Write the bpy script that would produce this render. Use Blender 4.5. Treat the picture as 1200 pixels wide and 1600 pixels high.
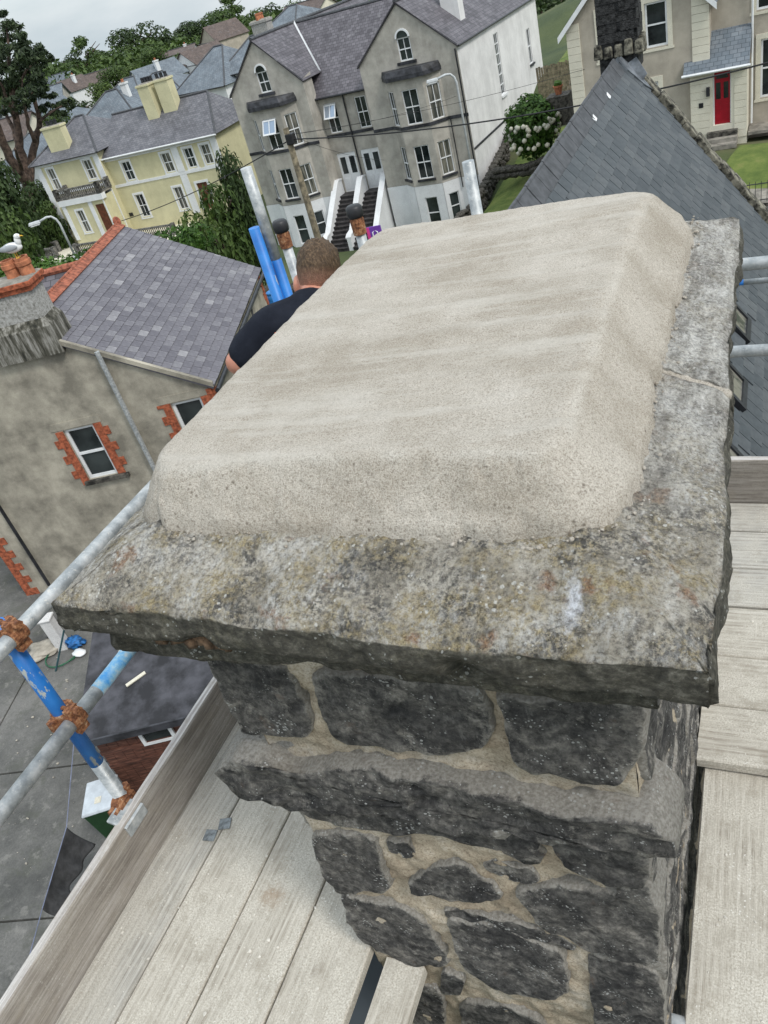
import bpy, bmesh, math, random
from mathutils import Vector, Matrix, noise
for o in list(bpy.data.objects): bpy.data.objects.remove(o)
S = bpy.context.scene
COL = S.collection
PI = math.pi
# ------------------------------------------------------------------ camera
HC = 12.2                                   # lens height above the yard
F, PITCH, ROLL, YAW = 1256.19, 0.595773, 0.298732, -0.539628
_cp, _sp = math.cos(PITCH), math.sin(PITCH)
FW = Vector((math.sin(YAW)*_cp, math.cos(YAW)*_cp, -_sp))
_r0 = Vector((math.cos(YAW), -math.sin(YAW), 0)); _d0 = FW.cross(_r0)
RT = math.cos(ROLL)*_r0 + math.sin(ROLL)*_d0
DN = -math.sin(ROLL)*_r0 + math.cos(ROLL)*_d0
CAMP = Vector((0, 0, HC))
cam = bpy.data.cameras.new('camera'); camo = bpy.data.objects.new('camera', cam); COL.objects.link(camo)
cam.sensor_fit = 'VERTICAL'; cam.sensor_height = 24; cam.sensor_width = 18; cam.lens = 24*F/1600
cam.clip_start = .05; cam.clip_end = 6000
camo.matrix_world = Matrix(((RT.x, -DN.x, -FW.x, 0), (RT.y, -DN.y, -FW.y, 0), (RT.z, -DN.z, -FW.z, HC), (0, 0, 0, 1)))
S.camera = camo
def ray(px, py): return (RT*((px-600)/F) + DN*((py-800)/F) + FW)
def G(px, py, z): v = ray(px, py); return CAMP + v*((z-HC)/v.z)
def AY(px, py, y): v = ray(px, py); return CAMP + v*(y/v.y)
def AX(px, py, x): v = ray(px, py); return CAMP + v*(x/v.x)
def AR(px, py, r): v = ray(px, py); return CAMP + v*(r/math.hypot(v.x, v.y))
def AD(px, py, d): return CAMP + ray(px, py)*d
def proj(P):
    v = Vector(P)-CAMP; d = v.dot(FW)
    return (600+F*v.dot(RT)/d, 800+F*v.dot(DN)/d) if d > .05 else (-9999, -9999)
# ------------------------------------------------------------------ light
SUN_EL, SUN_AZ = 50, 112                    # degrees; azimuth clockwise from +Y
W = bpy.data.worlds.new('World'); S.world = W; W.use_nodes = True
wn = W.node_tree; wn.nodes.clear()
def wnode(t, **k):
    n = wn.nodes.new(t)
    for a, b in k.items(): setattr(n, a, b)
    return n
wo = wnode('ShaderNodeOutputWorld'); bg = wnode('ShaderNodeBackground'); sky = wnode('ShaderNodeTexSky')
sky.sky_type = 'NISHITA'; sky.sun_disc = False; sky.sun_elevation = math.radians(SUN_EL); sky.sun_rotation = math.radians(SUN_AZ)
sky.air_density = 1.2; sky.dust_density = 2.0
tc = wnode('ShaderNodeTexCoord'); mp = wnode('ShaderNodeMapping'); mp.inputs['Scale'].default_value = (1, 1, 3.2)
cn = wnode('ShaderNodeTexNoise'); cn.inputs['Scale'].default_value = 2.6; cn.inputs['Detail'].default_value = 6; cn.inputs['Roughness'].default_value = .55
cr = wnode('ShaderNodeValToRGB'); cr.color_ramp.elements[0].position = .34; cr.color_ramp.elements[1].position = .68
cr.color_ramp.elements[0].color = (4.0, 4.8, 5.35, 1); cr.color_ramp.elements[1].color = (7.4, 7.75, 7.95, 1)
mx = wnode('ShaderNodeMix', data_type='RGBA'); mx.inputs[0].default_value = .86
L = wn.links.new
L(tc.outputs['Generated'], mp.inputs[0]); L(mp.outputs[0], cn.inputs['Vector']); L(cn.outputs['Fac'], cr.inputs[0])
# an overcast dome: about twice as bright overhead as at the horizon (CIE overcast law)
sx = wnode('ShaderNodeSeparateXYZ'); L(tc.outputs['Generated'], sx.inputs[0]); mr = wnode('ShaderNodeMapRange'); mr.inputs[1].default_value = 0; mr.inputs[2].default_value = 1; mr.inputs[3].default_value = .70; mr.inputs[4].default_value = 1.3
L(sx.outputs['Z'], mr.inputs[0]); vm = wnode('ShaderNodeVectorMath', operation='SCALE'); L(cr.outputs[0], vm.inputs[0]); L(mr.outputs[0], vm.inputs['Scale'])
L(sky.outputs[0], mx.inputs[6]); L(vm.outputs[0], mx.inputs[7]); L(mx.outputs[2], bg.inputs[0]); L(bg.outputs[0], wo.inputs[0])
bg.inputs[1].default_value = .115
sl = bpy.data.lights.new('sun', 'SUN'); sl.energy = 1.3; sl.angle = math.radians(14); sl.color = (1, .965, .91)
so = bpy.data.objects.new('sun', sl); COL.objects.link(so); so.location = (0, -10, 40)
_e, _a = math.radians(SUN_EL), math.radians(SUN_AZ)
so.rotation_euler = (-Vector((math.sin(_a)*math.cos(_e), math.cos(_a)*math.cos(_e), math.sin(_e)))).to_track_quat('-Z', 'Y').to_euler()
S.view_settings.view_transform = 'Standard'; S.view_settings.look = 'None'; S.view_settings.exposure = .72; S.view_settings.gamma = 1
S.view_settings.use_curve_mapping = False
S.render.engine = 'CYCLES'
# ------------------------------------------------------------------ helpers
rng = random.Random(7)
class NT:
    def __init__(s, name):
        s.m = bpy.data.materials.new(name); s.m.use_nodes = True; s.t = s.m.node_tree
        s.b = s.t.nodes['Principled BSDF']; s.out = s.t.nodes['Material Output']
        s.tc = s.t.nodes.new('ShaderNodeTexCoord')
    def n(s, t, **k):
        x = s.t.nodes.new(t)
        for a, b in k.items(): setattr(x, a, b)
        return x
    def l(s, a, b): s.t.links.new(a, b)
    def co(s, scale=(1, 1, 1), rot=(0, 0, 0), kind='Object', loc=(0, 0, 0)):
        m = s.n('ShaderNodeMapping'); m.inputs['Scale'].default_value = scale; m.inputs['Rotation'].default_value = rot
        m.inputs['Location'].default_value = loc
        s.l(s.tc.outputs[kind], m.inputs[0]); return m.outputs[0]
    def noise(s, sc, det=4, ro=.55, vec=None, dist=0):
        x = s.n('ShaderNodeTexNoise'); x.inputs['Scale'].default_value = sc; x.inputs['Detail'].default_value = det
        x.inputs['Roughness'].default_value = ro; x.inputs['Distortion'].default_value = dist
        s.l(vec if vec is not None else s.tc.outputs['Object'], x.inputs['Vector']); return x.outputs['Fac']
    def voro(s, sc, vec=None, feat='F1', out='Distance'):
        x = s.n('ShaderNodeTexVoronoi'); x.feature = feat; x.inputs['Scale'].default_value = sc
        s.l(vec if vec is not None else s.tc.outputs['Object'], x.inputs['Vector']); return x.outputs[out]
    def ramp(s, fac, stops):
        if fac.node.bl_idname == 'ShaderNodeTexNoise' and isinstance(stops[0][1], tuple): stops = [(.5+(p-.5)*.62, c) for p, c in stops]   # fractal noise bunches round .5
        r = s.n('ShaderNodeValToRGB'); e = r.color_ramp.elements
        while len(e) < len(stops): e.new(.5)
        for i, (p, c) in enumerate(stops):
            e[i].position = p; e[i].color = c if isinstance(c, tuple) and len(c) == 4 else ((*c, 1) if isinstance(c, tuple) else (c, c, c, 1))
        s.l(fac, r.inputs[0]); return r.outputs[0]
    def mix(s, fac, a, b, mode='MIX'):
        x = s.n('ShaderNodeMix', data_type='RGBA', blend_type=mode)
        for i, v in ((0, fac), (6, a), (7, b)):
            if hasattr(v, 'is_output'): s.l(v, x.inputs[i])
            elif i == 0: x.inputs[0].default_value = v
            else: x.inputs[i].default_value = (*v, 1)
        return x.outputs[2]
    def math(s, op, a, b=0.0):
        x = s.n('ShaderNodeMath', operation=op)
        for i, v in ((0, a), (1, b)):
            if hasattr(v, 'is_output'): s.l(v, x.inputs[i])
            else: x.inputs[i].default_value = v
        return x.outputs[0]
    def attr(s, name): x = s.n('ShaderNodeAttribute'); x.attribute_name = name; return x.outputs['Fac']
    def rand(s): return s.n('ShaderNodeObjectInfo').outputs['Random']
    def island(s): return s.n('ShaderNodeNewGeometry').outputs['Random Per Island']
    def bump(s, h, st=.5, d=.01, prev=None):
        x = s.n('ShaderNodeBump'); x.inputs['Strength'].default_value = st; x.inputs['Distance'].default_value = d
        s.l(h, x.inputs['Height'])
        if prev is not None: s.l(prev, x.inputs['Normal'])
        return x.outputs[0]
    def fin(s, col=None, rough=.8, nrm=None, metal=None, spec=None):
        for k, v in (('Base Color', col), ('Roughness', rough), ('Normal', nrm), ('Metallic', metal), ('Specular IOR Level', spec)):
            if v is None: continue
            if hasattr(v, 'is_output'): s.l(v, s.b.inputs[k])
            elif k == 'Base Color': s.b.inputs[k].default_value = (*v, 1)
            else: s.b.inputs[k].default_value = v
        return s.m
def plain(name, c, rough=.7, var=.15, sc=6, bs=.2, bd=.004, metal=0, spec=.4, fine=90):
    n = NT(name); f = n.noise(sc, 6, .6)
    lo = tuple(x*(1-var*1.3) for x in c); hi = tuple(min(1, x*(1+var)) for x in c)
    return n.fin(n.ramp(f, [(.3, lo), (.7, hi)]), rough, n.bump(n.noise(fine, 4), bs, bd), metal, spec)

class MB:
    """collects shapes for ONE mesh"""
    def __init__(s): s.v = []; s.f = []; s.mi = []; s.cur = 0
    def add(s, vs, fs):
        o = len(s.v); s.v += [tuple(v) for v in vs]; s.f += [tuple(i+o for i in f) for f in fs]; s.mi += [s.cur]*len(fs); return s
    def quad(s, a, b, c, d): return s.add([a, b, c, d], [(0, 1, 2, 3)])
    def box(s, a, b, M=None, tp=0):
        x0, y0, z0 = a; x1, y1, z1 = b
        vs = [Vector(c) for c in ((x0, y0, z0), (x1, y0, z0), (x1, y1, z0), (x0, y1, z0), (x0+tp, y0+tp, z1), (x1-tp, y0+tp, z1), (x1-tp, y1-tp, z1), (x0+tp, y1-tp, z1))]
        if M is not None: vs = [M @ v for v in vs]
        return s.add(vs, [(3, 2, 1, 0), (4, 5, 6, 7), (0, 1, 5, 4), (1, 2, 6, 5), (2, 3, 7, 6), (3, 0, 4, 7)])
    def tube(s, pts, rad, n=10, cap=True):
        pts = [Vector(p) for p in pts]; m = len(pts); rr = rad if isinstance(rad, (list, tuple)) else [rad]*m
        up = None; vs = []; fs = []
        for i, p in enumerate(pts):
            d = (pts[min(i+1, m-1)]-pts[max(i-1, 0)]).normalized()
            if up is None: up = Vector((0, 0, 1)) if abs(d.z) < .9 else Vector((1, 0, 0))
            a = d.cross(up).normalized(); b = d.cross(a).normalized(); up = -b if False else up
            for k in range(n):
                t = 2*PI*k/n; vs.append(p+(a*math.cos(t)+b*math.sin(t))*rr[i])
        for i in range(m-1):
            for k in range(n):
                k2 = (k+1) % n; fs.append((i*n+k, i*n+k2, (i+1)*n+k2, (i+1)*n+k))
        if cap: fs.append(tuple(range(n-1, -1, -1))); fs.append(tuple((m-1)*n+k for k in range(n)))
        return s.add(vs, fs)
    def lathe(s, c, prof, n=16):
        c = Vector(c); vs = []; fs = []
        for r, z in prof:
            for k in range(n): t = 2*PI*k/n; vs.append(c+Vector((r*math.cos(t), r*math.sin(t), z)))
        for i in range(len(prof)-1):
            for k in range(n): k2 = (k+1) % n; fs.append((i*n+k, i*n+k2, (i+1)*n+k2, (i+1)*n+k))
        fs.append(tuple(range(n-1, -1, -1))); fs.append(tuple((len(prof)-1)*n+k for k in range(n)))
        return s.add(vs, fs)
    def prism(s, poly, off):
        """poly: list of 3d points (planar); off: extrusion vector"""
        n = len(poly); off = Vector(off); a = [Vector(p) for p in poly]
        return s.add(a+[p+off for p in a], [tuple(range(n-1, -1, -1)), tuple(range(n, 2*n))]+[(i, (i+1) % n, n+(i+1) % n, n+i) for i in range(n)])
    def blob(s, c, r, sub=2, amp=.15, fr=1.5, sc=(1, 1, 1), seed=0):
        bm = bmesh.new(); bmesh.ops.create_icosphere(bm, subdivisions=sub, radius=1)
        c = Vector(c); vs = []
        for v in bm.verts:
            d = v.co.normalized(); k = 1+amp*noise.noise(d*fr+Vector((seed*7.1, seed*3.3, 0)))
            vs.append(c+Vector((d.x*sc[0], d.y*sc[1], d.z*sc[2]))*r*k)
        fs = [tuple(v.index for v in f.verts) for f in bm.faces]; bm.free(); return s.add(vs, fs)
    def mesh(s, name, mats=None, smooth=False):
        me = bpy.data.meshes.new(name); me.from_pydata([tuple(v) for v in s.v], [], s.f)
        for m in (mats if isinstance(mats, (list, tuple)) else [mats]): me.materials.append(m)
        if any(s.mi): me.polygons.foreach_set('material_index', s.mi)
        if smooth: me.polygons.foreach_set('use_smooth', [True]*len(me.polygons))
        me.update(); return me
    def build(s, name, mat, parent=None, smooth=False, bevel=0):
        return link(name, s.mesh(name, mat, smooth), parent, bevel)
def link(name, me, parent=None, bevel=0):
    o = bpy.data.objects.new(name, me); COL.objects.link(o)
    if parent is not None: o.parent = parent
    if bevel:
        b = o.modifiers.new('bevel', 'BEVEL'); b.width = bevel; b.segments = 2; b.limit_method = 'ANGLE'
    return o
def tag(o, label=None, cat=None, group=None, kind=None):
    for k, v in (('label', label), ('category', cat), ('group', group), ('kind', kind)):
        if v: o[k] = v
    return o
def thing(name, label, cat, loc=(0, 0, 0), rz=0, group=None):
    o = bpy.data.objects.new(name, None); COL.objects.link(o); o.location = loc; o.rotation_euler = (0, 0, rz); o.empty_display_size = .3
    return tag(o, label, cat, group)
def fbm(v, sc, oct=4):
    return noise.fractal(Vector(v)*sc, 1.0, 2.0, oct, noise_basis='PERLIN_ORIGINAL')
# ------------------------------------------------------------------ materials
M = {}
SPOT = tuple(G(893, 936, 11.39)-Vector((-.6, 1.6, 8.6)))
def mk():
    # fresh sand and cement: smooth bands left by the float between grittier ones
    n = NT('fresh_flaunching_mortar'); rough = n.attr('rough')
    sep = n.n('ShaderNodeSeparateXYZ'); n.l(n.tc.outputs['Object'], sep.inputs[0]); xx = n.math('MULTIPLY', sep.outputs[0], sep.outputs[0])
    yy = n.math('SUBTRACT', sep.outputs[1], n.math('ADD', n.math('MULTIPLY', xx, .22), n.math('MULTIPLY', sep.outputs[0], .10))); cmb = n.n('ShaderNodeCombineXYZ'); n.l(n.math('MULTIPLY', sep.outputs[0], .35), cmb.inputs[0]); n.l(n.math('MULTIPLY', yy, 2.6), cmb.inputs[1])
    band = n.noise(5.5, 7, .66, cmb.outputs[0]); a = n.noise(5, 6, .65)
    col = n.ramp(a, [(.28, (.43, .385, .325)), (.52, (.51, .465, .405)), (.75, (.58, .535, .475))])
    smooth = n.math('MULTIPLY', n.ramp(band, [(.50, 0.0), (.60, 1.0)]), n.math('SUBTRACT', 1.0, n.attr('bevel'))); col = n.mix(n.math('MULTIPLY', n.attr('crease'), n.math('MULTIPLY', n.ramp(n.noise(14, 5, .6), [(.40, 0.0), (.58, 1.0)]), .6)), col, (.62, .585, .53)); col = n.mix(n.math('MULTIPLY', smooth, .5), col, (.57, .535, .48))
    b = n.noise(360, 3, .75); b2 = n.noise(150, 6, .78)
    col = n.mix(n.math('SUBTRACT', .8, n.math('MULTIPLY', smooth, .45)), col, n.ramp(b, [(.26, (.45, .42, .385)), (.46, (.86, .85, .83)), (.62, (1.03, 1.03, 1.03)), (.8, (1.15, 1.15, 1.15))]), 'MULTIPLY')
    col = n.mix(n.math('MULTIPLY', n.math('ADD', n.math('MULTIPLY', rough, .32), .22), 1.0), col, n.ramp(b2, [(.28, (.40, .36, .32)), (.5, (.92, .91, .89)), (.7, (1.1, 1.1, 1.1))]), 'MULTIPLY')
    pit = n.ramp(n.voro(105), [(.03, 0.0), (.17, 1.0)]); sp = n.ramp(n.noise(24, 4), [(.52, 0.0), (.60, 1.0)])
    pitm = n.math('MULTIPLY', n.math('SUBTRACT', 1.0, pit), sp)
    pit2 = n.math('MULTIPLY', n.math('SUBTRACT', 1.0, n.ramp(n.voro(58, n.co((1, 1, 1), loc=(3, 5, 1))), [(.10, 0.0), (.24, 1.0)])), n.math('MULTIPLY', n.ramp(n.noise(16, 5), [(.50, 0.0), (.56, 1.0)]), n.math('ADD', rough, .06)))
    pitm = n.math('MAXIMUM', pitm, pit2); col = n.mix(n.math('MULTIPLY', pitm, .8), col, (.13, .105, .08))
    nr = n.bump(b, .6, .004); nr = n.bump(b2, .6, .008, nr); nr = n.bump(pitm, -.8, .008, nr)
    M['flaunch'] = n.fin(col, .95, nr, spec=.12)
    # pointing mortar, brownish
    n = NT('pointing_mortar'); a = n.noise(9, 8, .72); b = n.noise(170, 5, .78)
    col = n.ramp(a, [(.28, (.33, .27, .20)), (.55, (.45, .385, .295)), (.75, (.54, .485, .405))])
    col = n.mix(.75, col, n.ramp(b, [(.26, (.34, .31, .27)), (.5, (.92, .91, .9)), (.72, (1.12, 1.12, 1.12))]), 'MULTIPLY')
    M['pointing'] = n.fin(col, .95, n.bump(n.noise(45, 6, .7), .6, .01, n.bump(b, .5, .004)), spec=.15)
    # dark limestone
    n = NT('dark_limestone'); a = n.noise(9, 8, .68, dist=.6); b = n.noise(55, 8, .72); e = n.attr('edge')
    col = n.ramp(a, [(.26, (.042, .041, .042)), (.44, (.095, .091, .087)), (.58, (.155, .147, .136)), (.70, (.23, .215, .195)), (.82, (.31, .29, .265))])
    col = n.mix(.85, col, n.ramp(b, [(.28, (.22, .22, .23)), (.5, (.85, .85, .85)), (.72, (1.75, 1.74, 1.7))]), 'MULTIPLY')
    scr = n.ramp(n.noise(42, 8, .8, n.co((1, 1, .35), (0, .5, 0))), [(.57, 0.0), (.66, 1.0)]); col = n.mix(n.math('MULTIPLY', scr, .5), col, (.33, .32, .30))
    sm = n.math('MULTIPLY', n.ramp(n.math('ADD', n.math('MULTIPLY', e, .46), n.math('MULTIPLY', n.noise(13, 9, .78), 1.5)), [(.84, 0.0), (1.06, 1.0)]), .8)
    col = n.mix(sm, col, n.ramp(n.noise(140, 4), [(.3, (.33, .305, .265)), (.7, (.52, .49, .44))]))
    vs = n.n('ShaderNodeTexVoronoi'); vs.inputs['Scale'].default_value = 95; n.l(n.co((1, 1, 1.4)), vs.inputs['Vector'])
    sz = n.math('MULTIPLY', n.ramp(n.noise(17, 3), [(.46, 0.0), (.68, 1.0)]), .36)
    lich = n.math('LESS_THAN', n.math('ADD', vs.outputs['Distance'], n.math('MULTIPLY', n.noise(240, 3), .22)), n.math('ADD', sz, .09))
    col = n.mix(n.math('MULTIPLY', lich, .85), col, (.56, .56, .54))
    col = n.mix(n.math('MULTIPLY', n.ramp(n.noise(13, 4, .6, n.co(loc=(5, 2, 1))), [(.66, 0.0), (.74, 1.0)]), .45), col, (.16, .09, .05))
    nr = n.bump(n.noise(24, 10, .78), .9, .03); nr = n.bump(n.noise(130, 6, .75), .6, .008, nr)
    M['stone'] = n.fin(col, .78, nr, spec=.35)
    # coping slabs with lichen; 'side' marks the darker edges and undersides, 'pale' the scraped right hand slabs
    n = NT('lichened_coping_stone'); sd = n.attr('side'); kind = n.attr('pale'); fine = n.noise(330, 3, .7)
    a = n.noise(9, 8, .7); col = n.ramp(a, [(.28, (.29, .265, .22)), (.45, (.41, .375, .315)), (.58, (.49, .455, .395)), (.74, (.58, .545, .485))])
    st = n.co((1, .34, 1), (0, 0, .5)); pale = n.ramp(n.noise(24, 10, .8, st), [(.30, (.11, .108, .11)), (.43, (.31, .305, .30)), (.52, (.52, .515, .50)), (.60, (.70, .695, .68)), (.72, (.82, .815, .80))])
    col = n.mix(n.math('MULTIPLY', kind, .62), col, pale)
    och = n.math('MULTIPLY', n.ramp(n.noise(10, 5, .6, n.co(loc=(3, 1, 7))), [(.42, 0.0), (.56, 1.0)]), n.ramp(n.noise(70, 6, .72, n.co(loc=(9, 1, 2))), [(.42, 0.0), (.56, 1.0)]))
    col = n.mix(n.math('MULTIPLY', och, n.math('SUBTRACT', .8, n.math('MULTIPLY', kind, .65))), col, n.ramp(fine, [(.35, (.25, .19, .09)), (.65, (.46, .38, .21))]))
    blk = n.math('MULTIPLY', n.ramp(n.noise(8, 6, .7, n.co(loc=(1, 8, 3))), [(.44, 0.0), (.58, 1.0)]), n.ramp(n.noise(85, 7, .78, n.co(loc=(4, 4, 4))), [(.45, 0.0), (.54, 1.0)]))
    col = n.mix(n.math('MULTIPLY', blk, n.math('SUBTRACT', .88, n.math('MULTIPLY', kind, .5))), col, (.06, .06, .062))
    rust = n.math('MULTIPLY', n.ramp(n.noise(13, 4, .55, n.co((1, 1, 1), loc=(7, 3, 9))), [(.60, 0.0), (.66, 1.0)]), n.ramp(n.noise(95, 5, .7), [(.36, 0.0), (.5, 1.0)]))
    col = n.mix(n.math('MULTIPLY', rust, n.math('SUBTRACT', .8, n.math('MULTIPLY', kind, .7))), col, n.ramp(fine, [(.35, (.15, .065, .035)), (.65, (.34, .19, .10))]))
    wash = n.math('MULTIPLY', n.ramp(n.noise(12, 6, .7, n.co((1, .6, 1), loc=(2, 5, 5))), [(.48, 0.0), (.64, 1.0)]), n.ramp(n.noise(110, 7, .78, n.co((1, .5, 1))), [(.42, 0.0), (.56, 1.0)]))
    col = n.mix(n.math('MULTIPLY', wash, .8), col, (.66, .655, .64))
    w = n.n('ShaderNodeTexVoronoi'); w.inputs['Scale'].default_value = 85; n.l(n.co(), w.inputs['Vector'])
    wm = n.math('LESS_THAN', n.math('ADD', w.outputs['Distance'], n.math('MULTIPLY', n.noise(160, 5, .75), .62)), n.math('ADD', n.math('MULTIPLY', n.ramp(n.noise(14, 4), [(.42, 0.0), (.66, 1.0)]), .34), .26))
    col = n.mix(n.math('MULTIPLY', wm, .75), col, (.70, .695, .67))
    spot = n.n('ShaderNodeVectorMath', operation='LENGTH'); n.l(n.co((26, 9, 8), loc=tuple(-a*b for a, b in zip(SPOT, (26, 9, 8)))), spot.inputs[0]); spm = n.ramp(n.math('ADD', spot.outputs['Value'], n.math('MULTIPLY', n.noise(60, 6, .75), 1.1)), [(.70, 1.0), (1.05, 0.0)]); col = n.mix(n.math('MULTIPLY', spm, .85), col, (.74, .76, .82))
    grit = n.noise(125, 9, .8); col = n.mix(.8, col, n.ramp(grit, [(.32, (.28, .26, .24)), (.47, (.85, .84, .82)), (.62, (1.2, 1.19, 1.17))]), 'MULTIPLY')
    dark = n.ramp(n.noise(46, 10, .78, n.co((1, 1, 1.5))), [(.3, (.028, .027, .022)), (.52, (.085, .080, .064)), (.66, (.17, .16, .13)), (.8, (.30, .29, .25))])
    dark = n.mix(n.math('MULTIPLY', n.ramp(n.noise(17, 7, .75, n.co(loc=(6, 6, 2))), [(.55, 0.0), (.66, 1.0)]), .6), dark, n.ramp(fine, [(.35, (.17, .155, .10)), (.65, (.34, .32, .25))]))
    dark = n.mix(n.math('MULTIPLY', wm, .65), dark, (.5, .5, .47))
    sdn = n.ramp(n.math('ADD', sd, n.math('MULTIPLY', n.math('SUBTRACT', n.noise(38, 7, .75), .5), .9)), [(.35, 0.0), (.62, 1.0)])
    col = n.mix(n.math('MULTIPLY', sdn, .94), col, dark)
    nr = n.bump(n.noise(38, 10, .8), .8, .02); nr = n.bump(grit, .75, .008, nr); nr = n.bump(fine, .5, .003, nr)
    M['coping'] = n.fin(col, .85, nr, spec=.3)
    # scaffold boards (grain along local Y)
    def wood(name, tint, stain, spec_amt):
        n = NT(name); r = n.rand()
        off = n.n('ShaderNodeVectorMath', operation='ADD'); cmb = n.n('ShaderNodeCombineXYZ'); n.l(n.math('MULTIPLY', r, 37.0), cmb.inputs[0]); n.l(n.math('MULTIPLY', r, 91.0), cmb.inputs[1])
        n.l(n.tc.outputs['Object'], off.inputs[0]); n.l(cmb.outputs[0], off.inputs[1]); o = off.outputs[0]
        def mp(sc):
            m = n.n('ShaderNodeMapping'); m.inputs['Scale'].default_value = sc; n.l(o, m.inputs[0]); return m.outputs[0]
        wv = n.n('ShaderNodeTexWave'); wv.wave_type = 'RINGS'; wv.rings_direction = 'Y'; wv.inputs['Scale'].default_value = 9; wv.inputs['Distortion'].default_value = 5
        wv.inputs['Detail'].default_value = 3; wv.inputs['Detail Scale'].default_value = .7; n.l(mp((1.6, .16, 1.6)), wv.inputs['Vector'])
        g = n.noise(16, 6, .65, mp((6, .22, 6))); g2 = n.noise(70, 4, .6, mp((5, .16, 5)))
        lo, mid, hi = tint
        col = n.ramp(g, [(.30, lo), (.5, mid), (.7, hi)])
        col = n.mix(.38, col, n.ramp(wv.outputs['Fac'], [(.2, (.58, .55, .52)), (.7, (1, 1, 1))]), 'MULTIPLY')
        col = n.mix(.42, col, n.ramp(g2, [(.3, (.45, .42, .39)), (.58, (1, 1, 1))]), 'MULTIPLY')
        dust = n.ramp(n.noise(5.5, 9, .78, mp((1, .7, 1))), [(.40, 0.0), (.56, 1.0)])
        col = n.mix(n.math('MULTIPLY', dust, stain), col, n.ramp(n.noise(190, 4, .7), [(.28, (.36, .325, .265)), (.5, (.53, .495, .43)), (.70, (.66, .63, .56))]))
        dirt = n.ramp(n.noise(9, 8, .78, mp((1, .9, 1.3))), [(.53, 0.0), (.63, 1.0)]); col = n.mix(n.math('MULTIPLY', dirt, .38), col, (.27, .235, .185))
        vv = n.n('ShaderNodeTexVoronoi'); vv.inputs['Scale'].default_value = 75; n.l(mp((1, 1, 1)), vv.inputs['Vector'])
        spk = n.math('LESS_THAN', n.math('ADD', vv.outputs['Distance'], n.math('MULTIPLY', n.noise(260, 2), .25)), n.math('ADD', n.math('MULTIPLY', n.ramp(n.noise(6, 4, .6, mp((1, 1, 1))), [(.42, 0.0), (.7, 1.0)]), .30), .075))
        col = n.mix(n.math('MULTIPLY', spk, spec_amt), col, (.72, .70, .65))
        br = n.ramp(n.noise(3.1, 4, .6, mp((1, .6, 1))), [(.68, 0.0), (.78, 1.0)])
        col = n.mix(n.math('MULTIPLY', br, .5), col, (.26, .18, .11))
        gp = n.n('ShaderNodeNewGeometry'); sv = n.n('ShaderNodeVectorMath', operation='DISTANCE'); n.l(gp.outputs['Position'], sv.inputs[0]); sv.inputs[1].default_value = tuple(G(426, 1400, 9.87)); stn = n.ramp(n.math('ADD', n.math('MULTIPLY', sv.outputs['Value'], 9.0), n.math('MULTIPLY', n.noise(38, 7, .75), 1.1)), [(.62, 1.0), (1.15, 0.0)]); col = n.mix(n.math('MULTIPLY', stn, .55), col, (.27, .185, .115))
        vk = n.n('ShaderNodeTexVoronoi'); vk.inputs['Scale'].default_value = 2.6; n.l(mp((1.6, .75, 0)), vk.inputs['Vector'])
        kn = n.ramp(vk.outputs['Distance'], [(.035, 1.0), (.075, 0.0)])
        col = n.mix(n.math('MULTIPLY', kn, .7), col, (.17, .13, .10))
        nr = n.bump(g2, .4, .004); nr = n.bump(n.noise(200, 4, .7), .35, .003, nr); nr = n.bump(spk, .5, .004, nr)
        return n.fin(col, .86, nr, spec=.25)
    M['board'] = wood('dusty_scaffold_board', ((.39, .355, .30), (.49, .455, .39), (.57, .535, .47)), .9, .8)
    M['board_grey'] = wood('grey_scaffold_board', ((.34, .325, .29), (.45, .43, .39), (.53, .51, .465)), .5, .75)
    M['toe'] = wood('brown_grey_toe_board', ((.22, .195, .17), (.31, .28, .25), (.39, .36, .33)), .2, .2)
    M['toe_dark'] = wood('pale_board_edge', ((.42, .39, .38), (.55, .52, .50), (.62, .60, .58)), .2, .2)  # paler wood for the upward faces of the toe boards
    # steel
    n = NT('galvanised_tube'); a = n.noise(20, 6, .65); sp = n.ramp(n.noise(85, 4, .6), [(.60, 0.0), (.68, 1.0)])
    col = n.ramp(a, [(.3, (.27, .29, .30)), (.55, (.42, .44, .445)), (.75, (.55, .56, .56))])
    col = n.mix(n.math('MULTIPLY', sp, .7), col, (.62, .60, .55))
    M['galv'] = n.fin(col, n.ramp(a, [(.3, .38), (.7, .6)]), n.bump(n.noise(120, 4), .2, .002), .3)
    n = NT('blue_painted_tube'); a = n.noise(14, 7, .7, n.co((1, 1, .35))); chip = n.ramp(a, [(.585, 0.0), (.60, 1.0)])
    col = n.mix(chip, n.ramp(n.noise(9, 4), [(.3, (.012, .125, .42)), (.7, (.022, .19, .55))]), (.36, .38, .37))
    M['blue'] = n.fin(col, .45, n.bump(chip, -.3, .002), spec=.5)
    n = NT('faded_blue_paint'); a = n.noise(11, 7, .7, n.co((1, 1, .5))); 
    M['blue_fade'] = n.fin(n.ramp(a, [(.36, (.05, .27, .60)), (.52, (.22, .43, .60)), (.66, (.48, .52, .52))]), .5, n.bump(a, .15, .002))
    n = NT('rusty_coupler'); a = n.noise(60, 7, .7)
    M['rust'] = n.fin(n.ramp(a, [(.3, (.075, .026, .012)), (.5, (.22, .085, .035)), (.68, (.38, .19, .09)), (.8, (.42, .36, .29))]), .85, n.bump(n.noise(140, 6, .7), .35, .002))
    M['black_plastic'] = plain('black_plastic', (.018, .018, .02), .45)
    M['clamp'] = plain('mortar_splashed_clamp', (.42, .41, .38), .85, .35, 40, .4, .003)
    M['clip'] = plain('grimy_metal_plate', (.22, .24, .25), .5, .3, 60, .3, .003, .4)
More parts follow.
